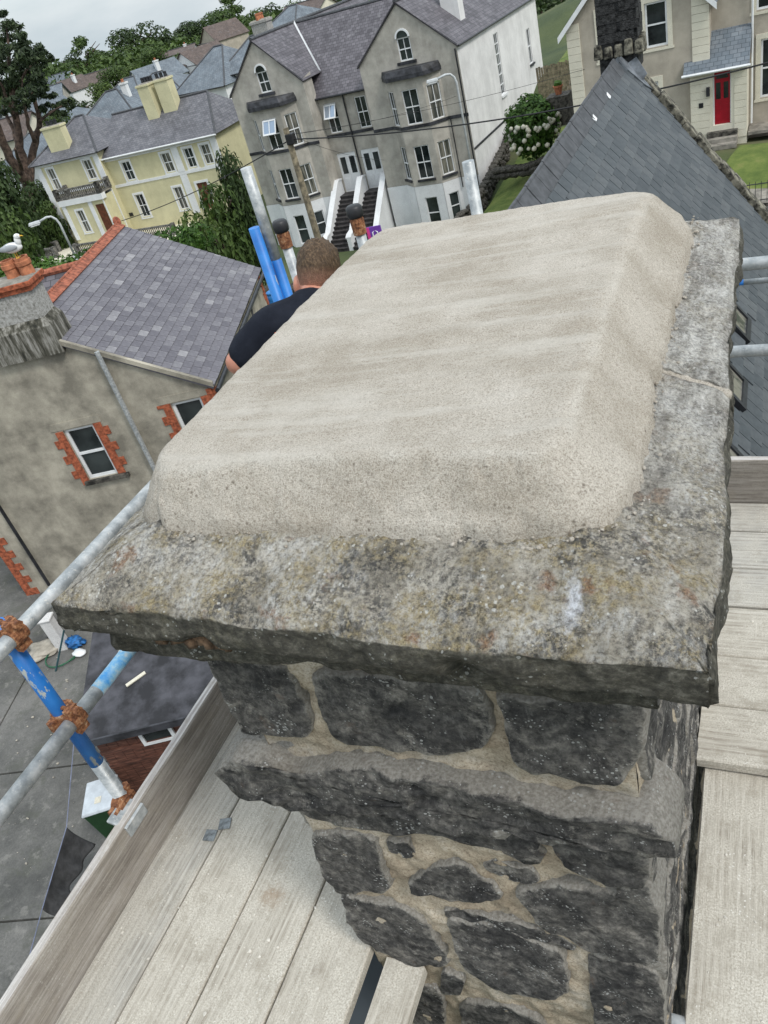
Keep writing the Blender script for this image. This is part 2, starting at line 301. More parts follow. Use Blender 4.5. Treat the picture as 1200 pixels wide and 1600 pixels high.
    # slates
    def slate(name, stops, rnd=.5, src='rand'):
        n = NT(name); r = n.rand() if src == 'rand' else n.island()
        col = n.ramp(r, stops); a = n.noise(9, 6, .65)
        col = n.mix(.45, col, n.ramp(a, [(.3, (.55, .55, .57)), (.66, (1.15, 1.15, 1.12))]), 'MULTIPLY')
        lich = n.ramp(n.noise(70, 5, .7), [(.66, 0.0), (.74, 1.0)]); col = n.mix(n.math('MULTIPLY', lich, rnd*.5), col, (.40, .39, .38))
        return n.fin(col, .55, n.bump(n.noise(40, 6, .65, n.co((1, .3, 1))), .25, .004), spec=.45)
    blue = [(0, (.048, .056, .063)), (.35, (.060, .069, .076)), (.65, (.070, .078, .085)), (1, (.086, .094, .099))]
    purp = [(0, (.105, .098, .115)), (.4, (.135, .127, .145)), (.8, (.155, .147, .165)), (.95, (.19, .182, .197)), (1, (.27, .26, .272))]
    M['slate'] = slate('blue_grey_slate', blue, .15); M['slate_f'] = slate('blue_grey_slate_far', blue, .15, 'island')
    M['pslate'] = slate('purple_grey_slate', purp, .6); M['pslate_f'] = slate('purple_grey_slate_far', purp, .6, 'island')
    def slatemat(name, lo, hi, cw=.3, ch=.22):
        n = NT(name); br = n.n('ShaderNodeTexBrick'); br.inputs['Scale'].default_value = 1; br.inputs['Brick Width'].default_value = cw; br.inputs['Row Height'].default_value = ch
        br.inputs['Mortar Size'].default_value = .012; br.inputs['Color1'].default_value = (*lo, 1); br.inputs['Color2'].default_value = (*hi, 1); br.inputs['Mortar'].default_value = (*(x*.45 for x in lo), 1)
        uv = n.n('ShaderNodeUVMap'); n.l(uv.outputs[0], br.inputs['Vector'])
        col = n.mix(.5, br.outputs['Color'], n.ramp(n.noise(.9, 6, .65), [(.3, (.55, .54, .56)), (.7, (1.25, 1.25, 1.25))]), 'MULTIPLY')
        pat = n.ramp(n.noise(1.7, 5, .7, n.co(loc=(4, 2, 2))), [(.58, 0.0), (.72, 1.0)]); col = n.mix(n.math('MULTIPLY', pat, .35), col, (.33, .325, .33))
        return n.fin(col, .6, n.bump(br.outputs['Fac'], -.5, .01), spec=.4)
    M['roofC'] = slatemat('weathered_purple_slate_roof', (.085, .078, .088), (.15, .14, .155)); M['roofY'] = slatemat('grey_slate_roof', (.105, .105, .118), (.165, .163, .178))
    M['roofB'] = slatemat('blue_slate_roof', (.12, .145, .17), (.17, .195, .22)); M['roofBr'] = slatemat('brown_tile_roof', (.085, .06, .05), (.13, .095, .08))
    M['ridge'] = plain('dark_ridge_tile', (.062, .064, .07), .55, .25, 9); M['ridge_red'] = plain('red_ridge_tile', (.29, .095, .055), .8, .35, 9, .4)
    # renders and paints
    def render(name, c, var=.22, sc=1.1, stain=.35, peb=130):
        n = NT(name); a = n.noise(sc, 7, .65); b = n.noise(peb, 3, .7); st = n.ramp(n.noise(1.3, 6, .68, n.co((1.6, 1.6, .32), loc=(3, 3, 1))), [(.5, 0.0), (.74, 1.0)])
        lo = tuple(x*(1-var) for x in c); hi = tuple(min(.85, x*(1+var*.7)) for x in c)
        col = n.ramp(a, [(.3, lo), (.7, hi)]); col = n.mix(.35, col, n.ramp(b, [(.3, (.55, .54, .53)), (.62, (1.1, 1.1, 1.1))]), 'MULTIPLY')
        col = n.mix(n.math('MULTIPLY', st, stain), col, tuple(x*.42 for x in c))
        return n.fin(col, .92, n.bump(b, .5, .012), spec=.2)
    M['grey_render'] = render('grey_pebbledash', (.43, .405, .36)); M['white_render'] = render('white_roughcast', (.66, .66, .65), .12, 1, .15)
    M['white_paint'] = render('white_masonry_paint', (.74, .75, .76), .07, 1, .10, 40); M['cream'] = render('cream_yellow_render', (.60, .56, .36), .1, .8, .12, 50)
    M['left_render'] = render('stained_cement_render', (.36, .33, .27), .42, 1.1, .35, 60); M['red_house'] = render('beige_pebbledash', (.43, .385, .32), .15, 1, .2)
    M['quoin'] = render('cream_quoin_paint', (.68, .64, .53), .08, 1, .1, 40); M['white_side'] = render('white_side_render', (.70, .69, .68), .12, .6, .25, 40)
    M['brick'] = plain('red_orange_brick', (.34, .095, .045), .85, .35, 12, .5, .01); M['brick_dk'] = plain('dark_red_brick', (.17, .05, .032), .85, .35, 9, .5, .01)
    M['upvc'] = plain('white_upvc', (.74, .75, .76), .35, .05, 3, .05); M['black_paint'] = plain('black_gloss_paint', (.022, .023, .027), .4, .3, 4); M['black_band'] = plain('weathered_black_paint', (.035, .036, .042), .6, .5, 3)
    n = NT('window_glass'); M['glass'] = n.fin(n.ramp(n.noise(.9, 3), [(.35, (.010, .014, .015)), (.7, (.045, .055, .055))]), .06, None, 0, .6)
    n = NT('curtained_glass'); M['glass_lt'] = n.fin(n.ramp(n.noise(2.2, 3, .5, n.co((3, 3, .3))), [(.35, (.05, .055, .05)), (.65, (.20, .19, .16))]), .1, None, 0, .6)
    n = NT('sky_tinted_glass'); M['glass_sky_tint'] = n.fin((.35, .42, .52), .08, None, .6, .8)  # sky reflection painted in as a pale blue pane colour
    M['red_door'] = plain('crimson_door', (.33, .008, .02), .3, .1); M['brown_door'] = plain('brown_door', (.115, .035, .015), .45, .3, 4)
    M['terracotta'] = plain('terracotta', (.40, .15, .075), .8, .25, 8); M['lead'] = plain('lead_flashing', (.17, .185, .205), .5, .3, 7, .3, .005, .2); M['stack_dark'] = plain('sooty_stack_stone', (.03, .03, .03), .9, .6, 14, .9, .03, fine=40)
    n = NT('streaked_stack_render'); a = n.noise(16, 8, .78)
    M['stack_grey'] = n.fin(n.ramp(a, [(.28, (.14, .135, .12)), (.5, (.33, .32, .30)), (.72, (.46, .455, .44))]), .95, n.bump(n.noise(70, 6, .7), .4, .008))
    n = NT('soot_streaked_render'); a = n.noise(1.9, 7, .72, n.co((3.2, 3.2, .5)))
    M['stack_streak'] = n.fin(n.ramp(a, [(.30, (.018, .018, .013)), (.48, (.07, .066, .05)), (.62, (.22, .21, .185)), (.8, (.36, .35, .33))]), .95, n.bump(n.noise(80, 6, .7), .4, .006))
    M['darkstone'] = plain('dark_garden_stone', (.085, .078, .066), .9, .6, 5, .9, .04, fine=22); M['palestone'] = plain('balustrade_stone', (.13, .125, .115), .9, .5, 6, .6, .01); M['step'] = plain('dark_steps', (.05, .045, .045), .7, .4, 4)
    M['sooty'] = plain('mossy_coping', (.15, .14, .11), .95, .7, 7, .9, .03, fine=30)
    # ground
    n = NT('concrete_yard'); a = n.noise(.55, 8, .68); b = n.noise(28, 6, .7)
    col = n.ramp(a, [(.3, (.07, .07, .066)), (.5, (.115, .113, .106)), (.7, (.165, .16, .15))]); col = n.mix(.5, col, n.ramp(b, [(.3, (.6, .6, .6)), (.65, (1.1, 1.1, 1.1))]), 'MULTIPLY')
    col = n.mix(n.math('MULTIPLY', n.ramp(n.noise(1.6, 8, .75, n.co(loc=(4, 4, 0))), [(.52, 0.0), (.60, 1.0)]), .5), col, (.075, .078, .062)); col = n.mix(n.math('MULTIPLY', n.ramp(n.noise(3.1, 8, .78, n.co(loc=(9, 2, 0))), [(.56, 0.0), (.62, 1.0)]), .4), col, (.25, .24, .22)); M['yard'] = n.fin(col, .9, n.bump(b, .4, .01))
    n = NT('rough_grassland'); a = n.noise(.12, 8, .65); M['ground'] = n.fin(n.ramp(a, [(.3, (.035, .055, .018)), (.55, (.07, .09, .03)), (.75, (.11, .11, .05))]), .95, n.bump(n.noise(6, 6, .7), .8, .1))
    n = NT('lawn'); a = n.noise(1.2, 8, .7); M['lawn'] = n.fin(n.ramp(a, [(.3, (.07, .11, .018)), (.6, (.13, .17, .035)), (.8, (.19, .19, .06))]), .95, n.bump(n.noise(60, 5, .7), .9, .03))
    M['tarmac'] = plain('tarmac', (.06, .06, .06), .9, .3, 1.5, .5, .01); M['path'] = plain('pale_path', (.24, .22, .19), .9, .3, 3, .4, .01)
    M['felt'] = plain('roofing_felt', (.052, .052, .06), .8, .45, 2.2, .4, .01); 
    n = NT('red_brown_planks'); a = n.noise(5, 5, .6, n.co((.6, .6, 6))); M['plank'] = n.fin(n.ramp(a, [(.3, (.045, .018, .012)), (.6, (.13, .05, .032)), (.78, (.20, .10, .065))]), .8, n.bump(a, .4, .01))
    M['green_bin'] = plain('green_plastic', (.015, .05, .018), .45, .15); M['grey_lid'] = plain('pale_grey_lid', (.50, .54, .58), .4, .1); M['cloth'] = plain('dark_grey_cloth', (.06, .06, .062), .85, .3, 5, .4, .01)
    M['rope'] = plain('blue_grey_line', (.16, .18, .26), .7, .2); M['barrel'] = plain('blue_barrel', (.02, .16, .42), .45, .2); M['sheet'] = plain('beige_sheet', (.34, .31, .26), .8, .2, 4)
    M['bag'] = plain('blue_bag', (.02, .13, .36), .4, .4, 9, .6, .02); M['hose'] = plain('green_hose', (.02, .10, .05), .4); M['post'] = plain('weathered_timber', (.16, .135, .09), .85, .4, 5, .5, .01); M['lamp'] = plain('grey_lamp_column', (.46, .48, .49), .45, .1)
    # plants
    def leaf(name, lo, hi, tr=.25):
        n = NT(name); col = n.ramp(n.island(), [(0, lo), (.6, tuple((a+b)/2 for a, b in zip(lo, hi))), (1, hi)])
        col = n.mix(.6, col, n.ramp(n.noise(.45, 4, .6), [(.34, (.5, .55, .5)), (.66, (1.3, 1.25, 1.1))]), 'MULTIPLY')
        n.fin(col, .55, spec=.3); t = n.n('ShaderNodeBsdfTranslucent'); n.l(col, t.inputs[0]); ms = n.n('ShaderNodeMixShader'); ms.inputs[0].default_value = tr
        n.l(n.b.outputs[0], ms.inputs[1]); n.l(t.outputs[0], ms.inputs[2]); n.l(ms.outputs[0], n.out.inputs[0]); return n.m
    M['leaf_dk'] = leaf('dark_oak_leaves', (.024, .044, .014), (.066, .105, .034)); M['leaf'] = leaf('mid_green_leaves', (.04, .072, .018), (.10, .155, .04)); M['leaf_lt'] = leaf('light_green_leaves', (.052, .088, .02), (.125, .18, .045))
    M['needle'] = leaf('pine_needles', (.022, .038, .018), (.06, .088, .038), .2); M['hydr'] = leaf('hydrangea_leaves', (.03, .075, .012), (.085, .17, .028)); M['flower'] = leaf('white_flower_heads', (.55, .53, .45), (.75, .72, .66), .2)
    M['bark'] = plain('pine_bark', (.085, .058, .045), .95, .5, 3, .9, .05, fine=9)
    # person
    n = NT('skin'); n.b.inputs['Subsurface Weight'].default_value = .15; n.b.inputs['Subsurface Radius'].default_value = (.01, .004, .002)
    M['skin'] = n.fin(n.ramp(n.noise(14, 4), [(.3, (.46, .20, .135)), (.7, (.56, .27, .19))]), .5, n.bump(n.noise(220, 3), .12, .001))
    n = NT('navy_shirt'); M['shirt'] = n.fin(n.ramp(n.noise(9, 4), [(.3, (.010, .012, .019)), (.7, (.018, .021, .031))]), .9, n.bump(n.noise(13, 4, .6, n.co((1, 1, .5))), .5, .02), spec=.15)
    n = NT('short_brown_hair'); a = n.noise(130, 5, .7, n.co((1, 1, .25))); n.tc; zz = n.attr('fade')
    hc = n.ramp(a, [(.3, (.040, .025, .014)), (.55, (.085, .053, .030)), (.72, (.15, .098, .056))]); hc = n.mix(zz, hc, n.ramp(n.noise(400, 2), [(.3, (.20, .105, .07)), (.7, (.48, .235, .165))]))
    M['hair'] = n.fin(hc, .6, n.bump(a, .9, .006), spec=.3)
    M['trousers'] = plain('charcoal_trousers', (.03, .03, .033), .9); M['orange'] = plain('orange_print', (.75, .16, .04), .6); M['boot'] = plain('tan_boot', (.16, .10, .05), .8)
    M['gull_w'] = plain('white_plumage', (.72, .72, .71), .8, .06); M['gull_g'] = plain('grey_plumage', (.36, .38, .40), .8, .1); M['yellow'] = plain('yellow_beak', (.6, .36, .03), .5)
    M['purple'] = plain('purple_banner', (.16, .05, .36), .6, .1); M['pink'] = plain('pink_banner', (.62, .05, .25), .6, .1); M['cable'] = plain('black_cable', (.015, .015, .016), .6)
mk()
# ------------------------------------------------------------------ terrain
CPS = [(-10, 5, 0), (-20, 10, 0), (0, 0, 0), (-5, -15, 0), (8, 10, 0), (-16, 2, 0), (-24, 4, 0), (-14, 20, 0), (-19, 27, .5), (-10, 30, .2), (-20, 39, -2.6), (-24, 45, -3.15), (-31, 46, -3.1), (-17.5, 46, -3.1), (-20, 48, -3.4), (-18.2, 48.4, -3.4), (-25, 48, -3.3), (-30, 49, -3.3),
       (-15.3, 50, -1.1), (-15, 56, .0), (-14.6, 66, 1.8), (-13.6, 46, -1.2), (-12, 49.5, .1), (-8.5, 41, 1.3), (-2, 38.5, 1.6), (-1, 34, .8), (-9, 55, 1.5), (-9, 70, 3), (-11, 90, 4),
       (-50, 57, -2.6), (-42, 57, -2.4), (-58, 56, -2.4), (-50, 52, -3.7), (-45, 53, -3.7), (-56, 52, -3.5), (-48, 48, -3.6), (-40, 51, -3.3), (-35, 60, -2), (-65, 62, -.3), (-57, 84, 1.8), (-75, 80, 1), (-45, 95, 2.4), (-140, 175, .3), (-110, 260, 1), (-300, 300, 0), (0, 300, 8), (40, 60, 3), (30, 20, .5), (-60, 25, -3), (-90, 40, -1.5), (-30, -30, 0), (-45, 38, -3.2), (-30, 30, -2)]
def ground_z(x, y):
    a = b = 0
    for cx, cy, cz in CPS:
        w = 1/((x-cx)**2+(y-cy)**2+4)**1.6; a += w*cz; b += w
    return a/b
def in_yard(x, y): return -26 < x < 6 and -20 < y < 13
def ground_mesh():
    xs = [-2500, -1200, -700, -450, -320]+[-260+6*i for i in range(0, 30)]+[-80+2*i for i in range(0, 56)]+[34+12*i for i in range(0, 14)]+[250, 450, 900, 2500]
    ys = [-1500, -500, -200, -90]+[-50+6*i for i in range(0, 8)]+[-2+2*i for i in range(0, 52)]+[104+9*i for i in range(0, 26)]+[360, 450, 700, 1300, 2600]
    mb = MB(); nx = len(xs); vs = []
    for y in ys:
        for x in xs:
            z = ground_z(x, y)-.06
            q = math.hypot(x, y); z -= max(0, q-235)**1.15*.035
            vs.append((x, y, z))
    mb.add(vs, [(j*nx+i, j*nx+i+1, (j+1)*nx+i+1, (j+1)*nx+i) for j in range(len(ys)-1) for i in range(nx-1)])
    return mb
tag(ground_mesh().build('ground', M['ground'], smooth=True), kind='structure')
mb = MB()
# concrete yard in bays, each bay a slab with a joint
for (x0, x1, y0, y1) in ((-40, -13.4, -14, 3.3), (-13.36, 4, -14, 3.3), (-40, -14.5, 3.34, 6.6), (-14.46, 4, 3.34, 6.6), (-40, -15.2, 6.64, 15), (-15.16, 4, 6.64, 13.4)):
    a = math.radians(18); R = Matrix.Rotation(a, 4, 'Z'); c = Vector((-12.5, 5.5, 0)); T = Matrix.Translation(c) @ R @ Matrix.Translation(-c)
    mb.box((x0, y0, -.12), (x1, y1, .03+rng.uniform(-.008, .008)), T)
tag(mb.build('yard', M['yard'], bevel=.008), kind='structure')
def patch(name, pts, mat, lift=.03, kind='structure', nsub=8):
    """a sheet draped on the terrain, four corners"""
    a, b, c, d = [Vector((p[0], p[1])) for p in pts]; mb = MB(); n = nsub; vs = []
    for j in range(n+1):
        for i in range(n+1):
            p = a.lerp(b, i/n).lerp(d.lerp(c, i/n), j/n); vs.append((p.x, p.y, ground_z(p.x, p.y)+lift+.06))
    mb.add(vs, [(j*(n+1)+i, j*(n+1)+i+1, (j+1)*(n+1)+i+1, (j+1)*(n+1)+i) for j in range(n) for i in range(n)])
    return tag(mb.build(name, mat, smooth=True), kind=kind)
patch('street', [(-60, 37), (20, 25), (20, 30), (-60, 43)], M['tarmac'], .03, nsub=24)
patch('pavement', [(-60, 43.2), (20, 30.2), (20, 31.6), (-60, 45)], M['path'], .1, nsub=24)
patch('lawn', [(-15.2, 44), (-9.5, 42.5), (-9.5, 52), (-14.2, 56)], M['lawn'], .05)
patch('lawn', [(-2.6, 33.5), (6, 33.5), (6, 39.3), (-1.2, 39.3)], M['lawn'], .05)
patch('lawn', [(-37, 45), (-32.3, 45), (-32.4, 49), (-37, 50)], M['lawn'], .05)
patch('lawn', [(-14.5, 66), (-7, 66), (-7, 92), (-14.5, 92)], M['lawn'], .08)
patch('path', [(-12.9, 60), (-11.6, 60), (-11.3, 90), (-12.3, 90)], M['path'], .12)
patch('path', [(-10.3, 46), (-8.6, 46), (-8.8, 58), (-10.3, 58)], M['path'], .12)
# ------------------------------------------------------------------ chimney
chim = thing('chimney_stack', 'big dark rubble stone chimney with lichened coping slabs and fresh pale mortar top', 'chimney', (-.6, 1.6, 8.6))
CO = Vector((-.6, 1.6, 8.6))
def cbuild(vs, fs, name, mat, attrs=None, smooth=True):
    me = bpy.data.meshes.new(name); me.from_pydata([tuple(Vector(v)-CO) for v in vs], [], fs); me.materials.append(mat)
    for k, vals in (attrs or {}).items():
        at = me.attributes.new(k, 'FLOAT', 'POINT'); at.data.foreach_set('value', vals)
    if smooth: me.polygons.foreach_set('use_smooth', [True]*len(me.polygons))
    me.update(); return link(name, me, chim)
CX0, CX1, CY0, CY1, CZ, SLP = -1.236, -.058, .768, 2.44, 11.352, .36
def coping(P0, P1, I0, I1, ztop, thick, slope, pale=0, seed=0, under=.3, alld=0, step=.009, flat=False):
    P0, P1, I0, I1 = map(Vector, (P0, P1, I0, I1)); n = max(20, int((P1-P0).length/step)); ed_ = (P1-P0).normalized(); inward = (I0+I1)/2-(P0+P1)/2; inward -= ed_*inward.dot(ed_); w = inward.length; inward.normalize()
    prof = [(1-i/26, 'top') for i in range(27)]+[(0, 'f%.3f' % (k/11)) for k in range(1, 12)]+[(under*k/3, 'bot') for k in range(1, 4)]
    vs, sd, pl = [], [], []; m = len(prof); sv = Vector((seed*3.7, seed*1.9, seed*5.3))
    for i in range(n+1):
        s = i/n; po = P0.lerp(P1, s); pi = I0.lerp(I1, s)
        eo = .012*fbm(Vector((po.x, po.y, 0))*2.2+sv, 1, 3)*max(0, min(1, (s*(P1-P0).length-.01)/.05, ((1-s)*(P1-P0).length-.01)/.05))
        for t, k in prof:
            q = po.lerp(pi, t); z = ztop+slope*t*w
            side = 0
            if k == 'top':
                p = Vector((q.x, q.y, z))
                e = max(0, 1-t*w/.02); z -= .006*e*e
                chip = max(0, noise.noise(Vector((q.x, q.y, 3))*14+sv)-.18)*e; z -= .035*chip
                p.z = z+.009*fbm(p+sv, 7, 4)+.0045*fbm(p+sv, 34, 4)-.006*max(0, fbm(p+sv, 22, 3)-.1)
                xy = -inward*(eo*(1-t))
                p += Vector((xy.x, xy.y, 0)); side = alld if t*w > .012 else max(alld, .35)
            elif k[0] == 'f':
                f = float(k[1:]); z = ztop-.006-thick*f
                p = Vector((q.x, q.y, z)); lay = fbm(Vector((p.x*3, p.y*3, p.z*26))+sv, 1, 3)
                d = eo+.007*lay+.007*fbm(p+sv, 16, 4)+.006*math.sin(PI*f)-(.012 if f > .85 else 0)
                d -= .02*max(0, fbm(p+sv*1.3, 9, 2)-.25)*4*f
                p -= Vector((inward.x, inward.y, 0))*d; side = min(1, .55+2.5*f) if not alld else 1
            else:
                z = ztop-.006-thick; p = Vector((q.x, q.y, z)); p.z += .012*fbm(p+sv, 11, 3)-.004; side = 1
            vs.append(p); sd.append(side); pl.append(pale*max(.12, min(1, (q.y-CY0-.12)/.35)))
    fs = [(i*m+j, i*m+(j+1) % m, (i+1)*m+(j+1) % m, (i+1)*m+j) for i in range(n) for j in range(m)]
    fs += [tuple(range(m-1, -1, -1)), tuple(n*m+j for j in range(m))]
    o = cbuild(vs, fs, 'coping_stone', M['coping'], {'side': sd, 'pale': pl})
    for pg in o.data.polygons[-2:]: pg.use_smooth = False
    return o
IW = .32
coping((CX0, CY0), (CX1, CY0), (CX0+IW, CY0+IW), (CX1-IW, CY0+IW), CZ, .078, SLP, 0, 1)
coping((CX1, CY0-.002), (CX1-.004, 1.466), (CX1-IW, CY0+IW), (CX1-IW, 1.50), CZ, .078, SLP, .9, 1)
coping((CX1-.006, 1.482), (CX1-.018, CY1), (CX1-IW, 1.516), (CX1-IW, CY1-IW), CZ+.004, .08, SLP, .95, 1)
coping((CX1-.018, CY1), (CX0, CY1), (CX1-IW, CY1-IW), (CX0+IW, CY1-IW), CZ, .078, SLP, .6, 4, step=.02)
coping((CX0, CY1), (CX0, CY0+.004), (CX0+IW, CY1-IW), (CX0+IW, CY0+IW), CZ, .078, SLP, .8, 1, step=.02)
# second, thinner slab course below
lz = CZ-.088
coping((CX0+.055, CY0+.035), (CX1-.075, CY0+.05), (CX0+.3, CY0+.3), (CX1-.3, CY0+.3), lz, .078, .0, 0, 6, .4, 1)
coping((CX1-.10, CY0+.06), (CX1-.10, CY1-.09), (CX1-.3, CY0+.3), (CX1-.3, CY1-.3), lz, .072, .0, 0, 7, .4, 1, .02)
coping((CX0+.06, CY1-.06), (CX0+.06, CY0+.05), (CX0+.3, CY1-.3), (CX0+.3, CY0+.3), lz, .072, .0, 0, 8, .4, 1, .02)
# rough bedding mortar squeezed out in the hollow between the slabs
vs = MB()
for k in range(26):
    x = -1.02+.17*k/26+rng.uniform(-.006, .006); vs.blob((x, CY0+.012+rng.uniform(0, .012), lz+.004+rng.uniform(-.008, .008)), rng.uniform(.008, .016), 1, .5, 3, seed=k)
o = cbuild(vs.v, vs.f, 'bedding_mortar', plain('old_brown_bedding', (.12, .075, .045), .95, .5, 40, .8, .01))
# flaunching
def flaunch():
    x0, x1, y0, y1 = -1.172, -.178, .925, 2.355; cx, cy = (x0+x1)/2, (y0+y1)/2; hx, hy = (x1-x0)/2, (y1-y0)/2; R = .16
    nx, ny = 170, 240; vs, rg, bv, cs = [], [], [], []
    def bnd(u, v):
        m = max(abs(u), abs(v)) or 1e-6; bx, by = u/m*hx, v/m*hy
        qx, qy = abs(bx)-(hx-R), abs(by)-(hy-R)
        if qx > 0 and qy > 0:
            k = R/math.hypot(qx, qy); bx = math.copysign(hx-R+qx*k, bx); by = math.copysign(hy-R+qy*k, by)
        p = Vector((bx, by, 0)); wob = 1+.030*fbm(p+Vector((4, 2, 0)), 4.5, 4)+.018*fbm(p, 17, 4)
        return Vector((cx+bx*wob, cy+by*wob)), m
    for j in range(ny+1):
        for i in range(nx+1):
            a, b = 2*i/nx-1, 2*j/ny-1; a = math.copysign(abs(a)**.8, a); b = math.copysign(abs(b)**.8, b)
            B, m = bnd(a, b); C = Vector((cx, cy)); p = C.lerp(B, m)
            dx, dy = hx-abs(p.x-cx), hy-abs(p.y-cy)
            q = max(0, R-dx), max(0, R-dy); d = min((R-math.hypot(*q)) if (q[0] > 0 and q[1] > 0) else min(dx, dy), (1-m)*1.2)
            d = max(0, min(d, (1-m)*1.2))
            dout = min(p.x-CX0, CX1-p.x, p.y-CY0, CY1-p.y); base = CZ+SLP*max(0, min(dout, IW))
            tx = (p.x-cx)/hx; ty = (p.y-cy)/hy
            top = 11.510+.012*tx+.012*(1-tx*tx)+.010*(1-ty*ty)
            bs = base+.004*fbm((p.x, p.y, 0), 9, 2)
            lip = .013*min(1, d/.010)**.5 if d > 0 else -.010
            k = .80+.32*max(0, min(1, (-.86-p.x)/.2))
            sl = bs+lip+k*d
            h = .022; e = max(h-abs(sl-top), 0)/h; z = min(sl, top)-e*e*h*.25
            f0 = f = max(0, min(1, (top-sl+.004)/.02)); fr_ = max(0, 1-d/.05); f = f*(max(fr_, .35) if p.x > -.36 and p.y > 1.05 else max(fr_, .75))
            P = Vector((p.x, p.y, z))
            yy = p.y-.17*(p.x+.55)**2-.10*(p.x+.55)
            z += (1-f0)*(.0040*fbm((p.x*1.1, yy*11, 0), 1, 3)+.0012*fbm((p.x*2.5, yy*46, 3), 1, 3)+.0011*fbm(P, 60, 3))
            z += f*(.006*fbm(P, 11, 3)+.0028*fbm(P, 60, 4)-.012*max(0, fbm(P+Vector((3, 3, 3)), 33, 3)-.26))
            vs.append((p.x+f*.004*fbm(P, 50, 2), p.y+f*.004*fbm(P+Vector((9, 0, 0)), 50, 2), z)); rg.append(f); bv.append(f0); cs.append(math.exp(-((top-sl-.002)/.010)**2) if m > .3 else 0)
    fs = [(j*(nx+1)+i, j*(nx+1)+i+1, (j+1)*(nx+1)+i+1, (j+1)*(nx+1)+i) for j in range(ny) for i in range(nx)]
    o = cbuild(vs, fs, 'flaunching', M['flaunch'], {'rough': rg, 'bevel': bv, 'crease': cs}); o['label'] = 'fresh pale trowelled mortar dome with rough crumbly edges'
flaunch()
# crumbs pushed out along the ragged edge of the flaunching
mb = MB(); r_ = random.Random(12)
for k in range(520):
    t = r_.random()
    if t < .62: x, y = -1.15+.98*r_.random(), .925+abs(r_.gauss(0, .012))*-1+.018+.03*fbm((k*.37, 0, 0), 1, 2)
    else: x, y = -.178+abs(r_.gauss(0, .012))-.012, .97+1.38*r_.random()
    if x > -.30 and y < 1.06: q = r_.random()*PI/2; x, y = -.335+.165*math.cos(q), 1.085-.165*math.sin(q)
    if x < -1.02 and y < 1.06: continue
    z = CZ+SLP*max(0, min(x-CX0, CX1-x, y-CY0)); s_ = .0014+.0036*r_.random()**3; mb.blob((x, y, z+s_*.5), s_, 1, .8, 2.5, (1, 1, .8), k)
o = cbuild(mb.v, mb.f, 'edge_crumbs', M['flaunch']); o['kind'] = 'stuff'
# mortar filling the joint between the right hand slabs
mb = MB()
for k in range(22):
    t = k/21; mb.blob((-.068-.12*t, 1.475+.022*t, CZ+SLP*.12*t-.007), .011+rng.uniform(0, .004), 1, .4, 3, (1, 1.2, .9), seed=k)
cbuild(mb.v, mb.f, 'joint_mortar', M['flaunch'])
# core and stones
SX0, SX1, SY0, SY1 = -1.005, -.19, .884, 2.29
def core():
    vs, fs = [], []
    def sheet(O, U, V, N, nu, nv):
        o = len(vs)
        for j in range(nv+1):
            for i in range(nu+1):
                p = Vector(O)+Vector(U)*(i/nu)+Vector(V)*(j/nv); e = 1 if 0 < i < nu else .3
                vs.append(p+Vector(N)*e*(.014*fbm(p, 9, 3)+.008*fbm(p, 30, 4)-.010*max(0, fbm(p, 22, 3)-.12)))
        fs.extend([(o+j*(nu+1)+i, o+j*(nu+1)+i+1, o+(j+1)*(nu+1)+i+1, o+(j+1)*(nu+1)+i) for j in range(nv) for i in range(nu)])
    H = 11.24-8.6
    sheet((SX0, SY0, 8.6), (SX1-SX0, 0, 0), (0, 0, H), (0, -1, 0), 90, 220)
    sheet((SX1, SY0, 8.6), (0, SY1-SY0, 0), (0, 0, H), (1, 0, 0), 110, 180)
    sheet((SX1, SY1, 8.6), (SX0-SX1, 0, 0), (0, 0, H), (0, 1, 0), 40, 60)
    sheet((SX0, SY1, 8.6), (0, SY0-SY1, 0), (0, 0, H), (-1, 0, 0), 60, 80)
    cbuild(vs, fs, 'pointing', M['pointing'])
core()
